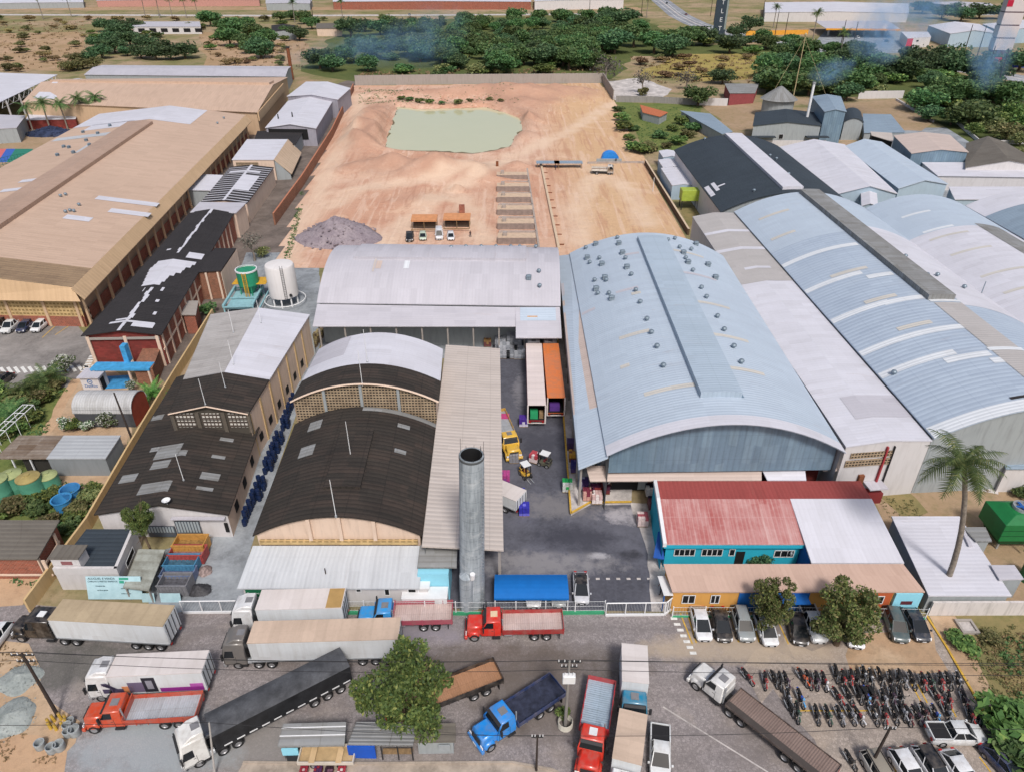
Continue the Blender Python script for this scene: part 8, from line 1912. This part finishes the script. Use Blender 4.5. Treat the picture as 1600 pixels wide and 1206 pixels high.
for x, y, c, c2, lab in [(911, 762, '4a3466', 'b8b4c8', 'purple crate pallet at the dock corner'), (918, 778, '7a3444', 'c89a90', 'dark red crate pallet at the dock corner'), (930, 772, '5c2a4a', '8a3a3a', 'maroon crate pallet on the dock'), (944, 768, '4c2038', '6a2a30', 'darkest crate pallet on the dock under the canopy'), (932, 783, 'c8a8a4', 'e0d4d0', 'pinkish white crate pallet at the dock edge'), (1016, 772, '2c2a3c', 'c8c8c8', 'dark and white crate pallet by the cyan wall'), (1020, 792, '23233a', '6a3a44', 'dark crate pallet by the cyan wall under the verge'), (893, 700, '4a3a5c', None, 'dusky purple crate pallet under the side roof, farthest'), (896, 718, 'c8963c', '7a4a3c', 'amber crate pallet under the side roof'), (899, 735, '33306a', '5a4a7a', 'indigo crate pallet under the side roof, nearest')]:
    pallet_load(lab, x, y, c, c2, 1.3, 1.2, z=.55)
for i in range(9):
    x, y = 505 - i * 4.4, 520 + i * 7
    pallet_load('yellowish crate pallet in the line along the alley by the white rear vault', x, y, 'a8966a', '6a5a48', 1.1, 1.0 + .3 * (i % 3), 'crate pallets along the alley')
for i in range(7): pallet_load('mixed crate pallet in the dim row under the near eaves of the crosswise hall', 510 + i * 22, 519 + (i % 2) * 3, ['7a6a5c', '9a8a90', '6a4a4a'][i % 3], ['b8a8a0', '5a4a50', '9a7a6a'][i % 3], 1.5, 1.4, 'crates under the near eaves')
def forklift(label, px, py, rz, c, load=None):
    p = P(px, py); root = thing('forklift', label, 'forklift', (p.x, p.y, .02), rz); pm_ = paint('lift_' + c, c)
    m = MB(); m.box(-1.1, -.55, .25, .45, .55, .75, pm_); m.frus((-1.15, -.55, -.45, .55), .75, (-1.1, -.5, -.5, .5), 1.15, CHASSIS); m.build('body', root, bevel=.06)
    for x in (-.75, .4):
        for y in (-.5, .5): wheel(root, x, y, 'car')
    m = MB(); m.box(-.45, -.25, .75, -.05, .25, .95, plain('seat_maroon', '6a2c30')); m.box(-.5, -.25, .9, -.4, .25, 1.35, MATS['seat_maroon']); m.build('seat', root)
    m = MB()
    for x, x2 in ((-.85, -.7), (.45, .3)):
        for y in (-.48, .48): m.tube((x, y, .75), (x2, y * .95, 2.05), .035, .035, pm_, 5)
    m.build('guard_frame', root); m = MB(); m.box(-.85, -.55, 2.03, .42, .55, 2.1, WHITEP); m.build('guard_roof', root)
    m = MB()
    for y in (-.32, .32): m.box(.55, y - .05, .1, .67, y + .05, 2.2, CHASSIS)
    for z in (.5, 1.2, 2.1): m.box(.57, -.35, z, .65, .35, z + .08, CHASSIS)
    m.build('mast', root)
    for y in (-.25, .25): m = MB(); m.box(.67, y - .06, .12, 1.75, y + .06, .17, STEEL); m.build('fork', root)
    return root
forklift('yellow forklift with a white guard roof facing the viewer, empty forks', 822, 745, R(-62), 'd8ac3c'); o = forklift('dark forklift with a white guard roof carrying a red and white crate load', 849, 726, R(152), '4a4c3c')
d = Vector((math.cos(R(152)), math.sin(R(152)), 0)); q = Vector(o.location) + d * 1.35; pallet_load('red and white crate load carried on the dark forklift', 0, 0, 'b04a52', 'd8c8c8', 1.2, 1.2, None, .15, R(152), wx=Vector((q.x, q.y, .15)))
def skip(label, a, b, h, dpt, c, inside_c=None):
    A, B = P(*a), P(*b); B.y = A.y; L_ = B.x - A.x; root = thing('dumpster', label, 'dumpster', (A.x, A.y, 0)); m_ = plain('skip_' + c, c, .6, .25, 2); mb = MB()
    for q0, q1 in (((0, 0), (L_, .1)), ((0, dpt - .1), (L_, dpt)), ((0, .1), (.1, dpt - .1)), ((L_ - .1, .1), (L_, dpt - .1))): mb.box(q0[0], q0[1], .15, q1[0], q1[1], h, m_)
    mb.box(.1, .1, .15, L_ - .1, dpt - .1, .3, m_); mb.build('shell', root); mb = MB()
    n = 9
    for i in range(n): x = lerp(.1, L_ - .2, i / (n - 1)); mb.box(x, -.06, .2, x + .1, 0, h - .1, m_)
    mb.build('ribs', root); mb = MB(); mb.box(-.04, -.08, h - .05, L_ + .04, .06, h + .06, m_); mb.box(-.04, dpt - .06, h - .05, L_ + .04, dpt + .06, h + .06, m_); mb.build('rim', root)
    if inside_c: mb = MB(); mb.box(.15, .15, .3, L_ - .15, dpt - .15, h * .55, plain('rubbish_' + inside_c, inside_c, .9, .5, 3)); mb.build('rubbish', root)
skip('amber roll-off dumpster, farthest of the dumpsters', (273, 869), (322, 869), 1.7, 1.9, 'b88a4a', '907040'); skip('red dumpster with rubbish between the amber and the blue dumpster', (266, 882), (320, 882), 1.5, 1.7, 'a04a48', '8a6a6a'); skip('sky-blue open dumpster in the middle of the dumpsters', (258, 898), (308, 898), 1.5, 1.8, '4a82a4', '3f6478'); skip('slate-blue dumpster below the sky-blue one', (252, 912), (304, 912), 1.3, 1.5, '6a7896', '56607a'); skip('grey rusty dumpster nearest the left gate', (250, 932), (296, 932), 1.7, 1.9, '7c7c80', '55555a')
pile('rubbish_heap', 'heap of dark rubbish sacks beside the grey dumpster', 'rubbish', 312, 922, 1.5, 1.0, .8, plain('black_sack', (.05, .05, .055), .6, .6, 3), 3); pile('rubbish_heap', 'small mixed rubbish heap right of the red dumpster', 'rubbish', 320, 892, .9, .9, .7, plain('mixed_rubbish', '8a7a76', .8, .6, 4), 8); pile('rubbish_heap', 'heap of navy and black bags by the coconut palms', 'rubbish', 82, 210, 10, 5, 3, plain('navy_sack', (.03, .04, .08), .5, .6, .4), 6)
def tank(label, px, py, r, h, c, top=None, open_=False, name='tank'):
    p = P(px, py); root = thing(name, label, 'tank', (p.x, p.y, 0)); m_ = plain('tank_' + c, c, .5, .15, .8); mb = MB(); mb.lathe([(r * .95, 0), (r, h * .3), (r, h * .32), (r * .98, h * .34), (r, h)] if not open_ else [(r * .8, 0), (r, h), (r * .92, h), (r * .74, .4), (0, .4)], m_, 20); mb.build('shell', root, smooth=.8)
    if not open_: mb = MB(); mb.lathe([(r * 1.02, h - .05), (r * 1.02, h + .05), (r * .5, h + .35), (.35, h + .4), (.35, h + .5), (0, h + .52)], plain('lid_' + (top or c), top or c, .6, .25, 1), 20); mb.build('lid', root, smooth=.8)
    else:
        mb = MB(); mb.lathe([(r, h - .08), (r * 1.07, h - .04), (r * 1.07, h + .04), (r * .92, h + .02)], m_, 20); mb.build('rim', root)
    return root
for i, (x, y, r_, h) in enumerate([(6, 776, 1.35, 2.9), (27, 764, 1.3, 2.5), (56, 774, 1.4, 3.0), (82, 762, 1.2, 2.1)]): tank(['green water tank at the left edge, nearest row', 'green water tank set back behind two nearer green tanks', 'tallest green water tank with a rust-stained yellowish lid', 'short green water tank nearest the blue tubs'][i], x, y, r_, h, '4f8a72', '98a070' if i != 2 else '9a8a58')
tank('sky-blue open tub farther from the viewer, of the two by the yellow wall', 116, 781, 1.15, 1.9, '3f7fb4', open_=True); tank('sky-blue open tub nearer the viewer, of the two by the yellow wall', 103, 797, 1.15, 1.9, '3f86b8', open_=True)
tank('small round green tank cut off by the right edge', 1604, 905, .9, 2.0, '2f6a44')
p = P(447, 474); root = thing('storage_tank', 'big white cylindrical storage tank on short legs behind the long shed', 'storage tank', (p.x, p.y, 0)); WT = wallm('tank_white', 'd6d3d2', 'a89c8e', .3); mb = MB(); mb.lathe([(0, 1.6), (2.5, 1.9), (2.75, 2.0), (2.75, 7.9), (2.6, 8.2), (0, 8.6)], WT, 32); mb.build('shell', root, smooth=.5)
for k in range(8): an = k * .785; mb = MB(); mb.tube((2.4 * math.cos(an), 2.4 * math.sin(an), 0), (2.4 * math.cos(an), 2.4 * math.sin(an), 2.2), .16, .16, WHITEP, 8); mb.build('leg', root)
mb = MB()
for k in range(18): mb.box(.9, -2.72, 2.3 + k * .36, 1.4, -2.68, 2.34 + k * .36, CHASSIS)
mb.box(.9, -2.74, 2.1, .95, -2.66, 8.9, CHASSIS); mb.box(1.38, -2.74, 2.1, 1.43, -2.66, 8.9, CHASSIS); mb.build('ladder', root); mb = MB(); mb.tube((1.9, -2.1, 2.7), (2.05, -2.3, 2.7), .28, .28, CHASSIS, 12); mb.build('hatch', root)
mb = MB()
for k in range(24): a0, a1 = k / 24 * 6.28, (k + 1) / 24 * 6.28; mb.tube((3.9 * math.cos(a0), 3.9 * math.sin(a0), 1), (3.9 * math.cos(a1), 3.9 * math.sin(a1), 1), .1, .1, WHITEP, 5)
mb.build('ring_rail', root)
p = P(394, 466); root = thing('hopper', 'green round hopper with yellow ladder and platform left of the white storage tank', 'hopper', (p.x, p.y, 0)); HG = plain('hopper_green', '2f8a68', .5, .15); mb = MB(); mb.lathe([(.6, 1.2), (2.0, 3.2), (2.0, 6.0), (0, 6.1)], HG, 20); mb.build('shell', root, smooth=.6); mb = MB(); mb.lathe([(2.0, 6.0), (2.1, 6.0), (2.1, 6.3), (1.9, 6.3)], WHITEP, 20); mb.build('rim', root)
for k in range(4): an = k * 1.57 + .5; mb = MB(); mb.tube((1.9 * math.cos(an), 1.9 * math.sin(an), 0), (1.7 * math.cos(an), 1.7 * math.sin(an), 4), .12, .12, HG, 6); mb.build('leg', root)
YL = plain('safety_yellow', 'd0a032', .5); mb = MB()
for k in range(12): mb.box(-.2, -2.25, 1.2 + k * .42, .5, -2.2, 1.3 + k * .42, YL)
mb.box(-.25, -2.3, 1, -.15, -2.15, 6.2, YL); mb.box(.45, -2.3, 1, .55, -2.15, 6.2, YL); mb.build('ladder', root); mb = MB(); mb.box(-3, -1, 3.4, 3.6, 2.4, 3.5, YL); mb.build('platform', root)
p = P(350, 492); root = thing('machine_frame', 'long pale teal steel trough frame between the hopper and the long shed', 'machine', (p.x, p.y, 0), R(4)); TL = plain('teal_steel', '8ab4bc', .5, .15)
for nm, x0, y0, z0, x1, y1, z1 in [('beam', 0, 0, 1.6, .4, 9, 2.0), ('beam', 5.4, 0, 1.6, 5.8, 9, 2.0), ('beam', 6.8, 0, 1.0, 7.0, 9, 1.3), ('trough', .5, .4, .9, 5.3, 8.8, 1.2), ('crossbar', 0, 0, 1.4, 5.8, .3, 1.6), ('crossbar', 0, 4, 1.4, 5.8, 4.25, 1.6), ('crossbar', 0, 8.7, 1.4, 5.8, 9, 1.6)]: mb = MB(); mb.box(x0, y0, z0, x1, y1, z1, TL); mb.build(nm, root)
for x in (.1, 5.5):
    for y in (.1, 8.6): mb = MB(); mb.box(x, y, 0, x + .25, y + .25, 1.5, TL); mb.build('leg', root)
p0, p1 = P(1553, 864), P(1622, 864); root = thing('cooling_tower', 'big square green cooling tower with a fan ring on its sloped top', 'cooling tower', (p0.x, p0.y, 0)); W_ = p1.x - p0.x; CG = plain('tower_green', '1f6e3c', .45, .12); CGD = plain('tower_dark_green', '154a2a', .5)
mb = MB(); mb.frus((-.2, 0, W_, 4.2), 1.9, (-.2, 0, W_, 4.2), 4.4, CG); mb.frus((-.2, 0, W_, 4.2), 4.4, (W_ / 2 - 1.3, 1.0, W_ / 2 + 1.1, 3.2), 5.1, CG); mb.build('casing', root, bevel=.03); mb = MB(); mb.frus((.5, .6, W_ - .6, 3.6), .9, (.2, .4, W_ - .3, 3.9), 1.9, CGD); mb.build('basin', root)
mb = MB(); mb.lathe([(1.0, 5.0), (1.0, 5.5), (.88, 5.5), (.88, 5.1), (0, 5.1)], STEEL, 20, (W_ / 2, 2.1)); mb.build('fan_ring', root); mb = MB(); mb.box(W_ / 2 - .8, 1.95, 5.35, W_ / 2 + .8, 2.2, 5.45, plain('fan_blue', '2a5a9c')); mb.box(W_ / 2 - .15, 1.3, 5.3, W_ / 2 + .15, 2.9, 5.4, MATS['fan_blue']); mb.build('fan', root)
for z in (2.7, 3.5): mb = MB(); mb.box(-.23, -.03, z, W_ + .03, 0, z + .06, CGD); mb.build('seam', root)
mb = MB(); mb.tube((W_ * .62, -.25, .6), (W_ * .62, -.25, 3.9), .12, .12, CG, 8); mb.tube((W_ * .62, -.25, 3.9), (W_ * .55, .05, 4.1), .12, .12, CG, 8); mb.build('pipe', root)
for x in (.6, W_ - .9):
    for y in (.7, 3.3): mb = MB(); mb.box(x, y, 0, x + .2, y + .2, 1, STEEL); mb.build('leg', root)
for x, y, c, lab in [(1470, 738, 'd0703c', 'orange drum and pipes heap by the white plaster hall'), (1408, 742, 'a8483c', 'red barrel by the white plaster hall')]: tank(lab, x, y, .7, 1.3, c)
p = P(1448, 742); root = thing('scaffold', 'narrow steel stair scaffold at the corner of the white plaster hall', 'scaffold', tuple(p))
for x in (-.6, .6): mb = MB(); mb.tube((x, 0, 0), (x + .5, 1.5, 6), .06, .06, STEEL, 5); mb.build('rail', root)
mb = MB()
for k in range(14): mb.box(-.6 + .035 * k, .1 * k, .4 * k + .2, .6 + .035 * k, .1 * k + .25, .4 * k + .24, STEEL)
mb.build('treads', root); mb = MB(); mb.box(-1, 1.3, 5.9, 1.8, 2.4, 6.0, STEEL); mb.build('platform', root)
# roadside stalls and oddments
def stall(label, q, z, rmat, wmat, extra=None):
    root, r, rm = building('roadside_stall', label, 'stall', q, z, 0, 'flat', rmat, wmat, .25, walls=extra or 'BLR'); finish_roof(root, rm); return root, r
root, r = stall('grey corrugated roadside stall with two white strips, left of the tree', [(433, 1166, 2.4), (538, 1164, 2.4), (541, 1127, 2.7), (442, 1130, 2.7)], 2.4, R_GREYF, W_GREY)
for s_ in (.45, .8): mb = MB(); r.patch(mb, WHITEP, s_ - .02, s_ + .02, 0, 1, .04, .03); addpart(root, mb, 'roof_strip')
wall_boxes(root, r.pt(.1, 0), r.pt(.1, 1), [('shelf', .5, 3.5, .2, .9, plain('blackboard', '2b3034'), .2), ('panel', .2, 1.6, .9, 1.8, W_LCYAN, .1)])
root, r = stall('corrugated grey stall roof with a bright blue tarpaulin hanging below, under the tree', [(542, 1163, 2.4), (645, 1164, 2.4), (653, 1128, 2.7), (556, 1127, 2.7)], 2.4, sheet('shiny_corrugated', '8e9092', '5e5c58', .5, .5, .5, None, .1, .5, .3, .6), W_GREY, 'B')
mb = MB(); a, b = r.pt(0, .0), r.pt(0, .42); mb.hexa([Vector((a.x, a.y - .1, .6)), Vector((b.x, b.y - .15, .6)), Vector((b.x, b.y, .6)), Vector((a.x, a.y, .6))], [Vector((a.x, a.y - .1, 2.3)), Vector((b.x, b.y - .12, 2.3)), Vector((b.x, b.y, 2.3)), Vector((a.x, a.y, 2.3))], plain('blue_tarp', '1552b8', .5)); addpart(root, mb, 'tarpaulin')
for t_ in (.5, .75, .97): p = r.pt(.06, t_); post(root, p.x, p.y, .05, 0, 2.4, CHASSIS)
mb = MB(); a, b = r.pt(.1, .5), r.pt(.1, .97); mb.box(a.x, a.y, .7, b.x, b.y + .5, .8, TIMBER); addpart(root, mb, 'counter')
root, r = stall('plain tan-grey box kiosk right of the corrugated stall', [(646, 1159, 2.2), (712, 1158, 2.2), (712, 1129, 2.3), (654, 1129, 2.3)], 2.2, R_BROWN, W_GREY, 'FBLR')
p = r.pt(0, 0); wall_boxes(root, r.pt(.03, 0), r.pt(.03, 1), [('hatch', 2.1, 3.1, .8, 1.6, plain('hatch_paint', '9aa0a4'), .08)])
a, b = P(469, 1204), P(553, 1202); b.y = a.y; root = thing('handcart', 'sandy open cart with two planks across, in front of the grey stall', 'cart', (a.x, a.y, 0)); L_ = b.x - a.x; mb = MB(); mb.box(0, .1, .9, L_, 1.6, 1.0, plain('sandy_tray', 'b39a74', .9, .2))
for q in ((0, 0, L_, .1), (0, 1.6, L_, 1.7), (-.1, 0, 0, 1.7), (L_, 0, L_ + .1, 1.7)): mb.box(q[0], q[1], .9, q[2], q[3], 1.3, plain('pale_tray_rim', 'c8c0b4', .8))
mb.build('tray', root)
for x in (L_ * .25, L_ * .75): mb = MB(); mb.box(x - .25, -.02, 1.3, x + .25, 1.72, 1.36, plain('plank', 'c8ac84', .9)); mb.build('plank', root); wheel(root, x, .3, 'car'); wheel(root, x, 1.5, 'car')
for i, (x, y) in enumerate([(476, 1208), (498, 1208), (515, 1209), (535, 1208)]): pallet_load(['red fruit crate at the left end under the sandy cart', 'purple and red crate under the sandy cart, left of middle', 'dark crate under the sandy cart, right of middle', 'red and white crate at the right end under the sandy cart'][i], x, y, ['8a2c38', '4a2a50', '33202c', '9a3440'][i], ['b8a0a0', '8a2c38', '6a4a5a', 'd0c4c4'][i], .7, .5)
cr = MB(); cr.lathe([(.42, 0), (.45, .05), (.45, .75), (.38, .75), (.36, .1), (0, .1)], plain('cement_tub', '9aa0a2', .9, .2, 3), 16); CR = cr.mesh('tub', smooth=.8)
for i, (x, y, s) in enumerate([(65, 1167, 1), (83, 1173, 1), (95, 1169, 1.05), (108, 1148, .9), (119, 1146, 1.1), (107, 1138, .9), (112, 1130, .8)]):
    p = P(x, y); o = bpy.data.objects.new('concrete_ring', CR); COL.objects.link(o); o.location = (p.x, p.y, .03); o.scale = (s, s, s); tag(o, ['lone concrete ring left of two others on the roadside sand', 'concrete ring touching another, left one of the pair on the roadside sand', 'concrete ring touching another, right one of the pair on the roadside sand', 'concrete ring of the bluish cluster near the orange-red truck, front left', 'largest concrete ring of the bluish cluster near the orange-red truck', 'concrete ring of the bluish cluster, nearest the yellow stakes', 'smallest bluish concrete ring at the back of the cluster'][i], 'concrete ring', 'concrete rings on the roadside')
for i in range(8):
    an = i * .8; p = P(92, 1132) + Vector((.75 * math.cos(an), .5 * math.sin(an), 0)); mb = MB(); mb.tube((0, 0, 0), (.06 * math.cos(an), 0, 1.0), .14, .12, plain('yellow_stake', 'c8a84a', .8, .2), 8); mb.tube((.06 * math.cos(an), 0, 1.0), (.06 * math.cos(an), 0, 1.04), .1, .05, TIMBER, 8); o = mb.build('stake'); o.location = p; tag(o, 'yellow stake in the ring around the leaning power pole', 'stake', 'yellow stakes round the power pole')
p = P(1510, 980); root = thing('manhole', 'square concrete manhole frame in the weedy lot', 'manhole', tuple(p)); mb = MB()
for q in ((-.9, -.9, .9, -.65), (-.9, .65, .9, .9), (-.9, -.65, -.65, .65), (.65, -.65, .9, .65)): mb.box(q[0], q[1], 0, q[2], q[3], .3, CONC)
mb.build('frame', root); mb = MB(); mb.box(-.65, -.65, 0, .65, .65, .12, PALEC); mb.build('lid', root)
PCON = wallm('pole_concrete', '8a8682', '56524e', .5)
def pole(label, px, py, h, arms=(), r=.16, mat=None, lean=(0, 0), name='power_pole', cat='power pole'):
    p = P(px, py); root = thing(name, label, cat, tuple(p)); tp = Vector((lean[0], lean[1], h)); mb = MB(); mb.tube((0, 0, 0), tp, r, r * .65, mat or PCON, 8); mb.build('shaft', root)
    for z, w_ in arms:
        f = tp * (z / h); mb = MB(); mb.box(f.x - w_, f.y - .06, z - .06, f.x + w_, f.y + .06, z + .06, CHASSIS); a = mb.build('crossarm', root)
        for k in (-.9, -.4, .4, .9): mb = MB(); mb.tube((f.x + k * w_, f.y, z + .05), (f.x + k * w_, f.y, z + .28), .05, .04, WHITEP, 6); o = mb.build('insulator', root)
    return root, p + tp
DKP = plain('dark_pole', '3c3430', .9, .2)
r1, t1_ = pole('dark leaning power pole with crossarms on the roadside sand', 91, 1118, 8.6, ((8.4, 1.0), (7.6, .8)), .17, DKP, (-.4, .3))
r2, t2_ = pole('transformer pole with a white box and crossarm, left of the red end-on flatbed', 883, 1134, 9.4, ((9.2, 1.0), (8.6, .7)), .17)
mb = MB(); mb.box(-.55, -.6, 7.0, .55, -.15, 8.0, WHITEP); mb.build('transformer', r2, bevel=.05)
for k in (-.35, 0, .35): mb = MB(); mb.tube((k, -.4, 8), (k, -.4, 8.3), .07, .05, WHITEP, 6); mb.build('bushing', r2)
mb = MB()
for k in range(5): mb.lathe([(.62, .1 + k * .16), (.7, .14 + k * .16), (.62, .2 + k * .16)], plain('pale_ring', 'b8b4a8', .7), 14)
mb.build('guard_rings', r2)
tree('bushy', 'small yellowish plant at the foot of the transformer pole', 880, 1122, .8, 1.5, 'shrub', i=0)
r3, t3_ = pole('thin dark pole standing on the pavement left of the transformer pole', 838, 1203, 5.2, ((5.0, .5),), .11, DKP); r4, t4_ = pole('leaning dark pole in front of the grey and white estate car', 1358, 1200, 5.6, ((5.4, .5),), .15, DKP, (.4, .3)); r5, t5_ = pole('pale thin pole behind the white truck cab with the black tarpaulin trailer', 336, 1212, 7.0, (), .1, plain('pale_pole', 'b0aca8'), (.9, .5))
pole('dark pole standing in front of the pale streaked lean-to roof', 516, 932, 4.4, (), .09, DKP, name='pole', cat='pole'); pole('dark bent pole beside the barrel-roofed shed', 207, 688, 7.5, (), .16, DKP, (-.9, 1), name='pole', cat='pole'); pole('thin pole at the left end of the retaining wall by the lime tank', 1020, 300, 4, (), .1, WHITEP, name='pole', cat='pole')
for i, (x, y) in enumerate([(1210, 60), (1225, 62), (1312, 78), (1330, 82), (1505, 88), (1526, 90), (1115, 38), (1124, 40), (921, 20), (1002, 24), (1190, 34), (490, 36), (1536, 132), (1556, 140), (1110, 26)]): pole('slim dark utility pole along the main road', x, y, 17, (), .3, DKP)[0]['group'] = 'utility poles along the main road'
def cable(label, pts, sag=.5, r=.022):
    mb = MB()
    for a, b in zip(pts, pts[1:]):
        prev = None
        for i in range(17):
            f = i / 16; q = lerp(a, b, f) + Vector((0, 0, -sag * 4 * f * (1 - f)))
            if prev is not None: mb.tube(prev, q, r, r, CHASSIS, 4, False)
            prev = q
    o = mb.build('power_cable'); tag(o, label, 'cable')
far = lambda t, dx, z: Vector((t.x + dx, t.y, t.z + z))
cable('uppermost power cable strung across the truck park', [far(t1_, -60, 0), t1_ + Vector((-.8, 0, .2)), t2_ + Vector((-.8, 0, 0)), far(t2_, 85, .5)], .6)
cable('power cable just below the uppermost across the truck park', [far(t1_, -60, -.4), t1_ + Vector((.8, 0, .2)), t2_ + Vector((.8, 0, .1)), far(t2_, 85, .1)], .75)
cable('middle power cable across the truck park', [far(t1_, -60, -1), t1_ + Vector((0, 0, -.9)), t2_ + Vector((0, 0, -1.2)), far(t2_, 85, -1)], .9)
cable('lower power cable crossing above the bottom parking row', [far(t5_, -60, 0), t5_, t3_, t4_, far(t4_, 60, 0)], .5)
cable('slack cable from the leaning pole to the roadside stalls', [t3_ + Vector((0, 0, -.2)), P(540, 1127, 2.9)], .4, .015)
# smoke
def smoke(label, blobs, dens, col=(.62, .74, .95)):
    t = NT('smoke_' + str(len(MATS))); t.n.remove(t.b); v = t.n.new('ShaderNodeVolumePrincipled'); v.inputs['Color'].default_value = (*col, 1); v.inputs['Anisotropy'].default_value = .2
    c = t.coord('Object'); ln = t.n.new('ShaderNodeVectorMath'); ln.operation = 'LENGTH'; t.link(c, ln.inputs[0]); fall = t.ramp(ln.outputs['Value'], .25, 1, 1, 0); n = t.noise(c, 2.1, 4, .65, .6)
    t.link(t.math('MULTIPLY', t.math('MULTIPLY', fall, t.ramp(n, .42, .75)), dens), v.inputs['Density']); t.link(v.outputs[0], t.n['Material Output'].inputs['Volume'])
    for i, (c_, s, rz) in enumerate(blobs):
        mb = MB(); n_ = 12; mb.lathe([(math.sin(math.pi * k / 8), -math.cos(math.pi * k / 8)) for k in range(9)], t.m, n_); o = mb.build('smoke'); o.location = c_; o.scale = s; o.rotation_euler = (0, rz, 0); tag(o, label, None, 'smoke', 'stuff')
st_ = P(1254, 217)
smoke('blue smoke from the thin stack', [(st_ + Vector((6, 2, 22)), (9, 5, 5), -.3), (st_ + Vector((24, 10, 34)), (13, 9, 13), -.8), (st_ + Vector((42, 20, 44)), (13, 9, 17), -.3), (st_ + Vector((70, 20, 26)), (9, 8, 15), -.2)], .3, (.42, .7, 1))
s2 = P(590, 104)
smoke('thin blue smoke drifting over the wood', [(P(490, 108) + Vector((0, 0, 6)), (22, 10, 9), 0), (P(560, 100) + Vector((0, 0, 8)), (26, 14, 11), 0), (P(610, 108) + Vector((0, 0, 12)), (30, 12, 14), 0), (P(670, 108) + Vector((0, 0, 16)), (26, 12, 18), -.4)], .07, (.45, .72, 1))
for o in list(COL.objects):
    l = o.get('label')
    if l and len(l.split()) > 16: print('LONG', o.name, l)
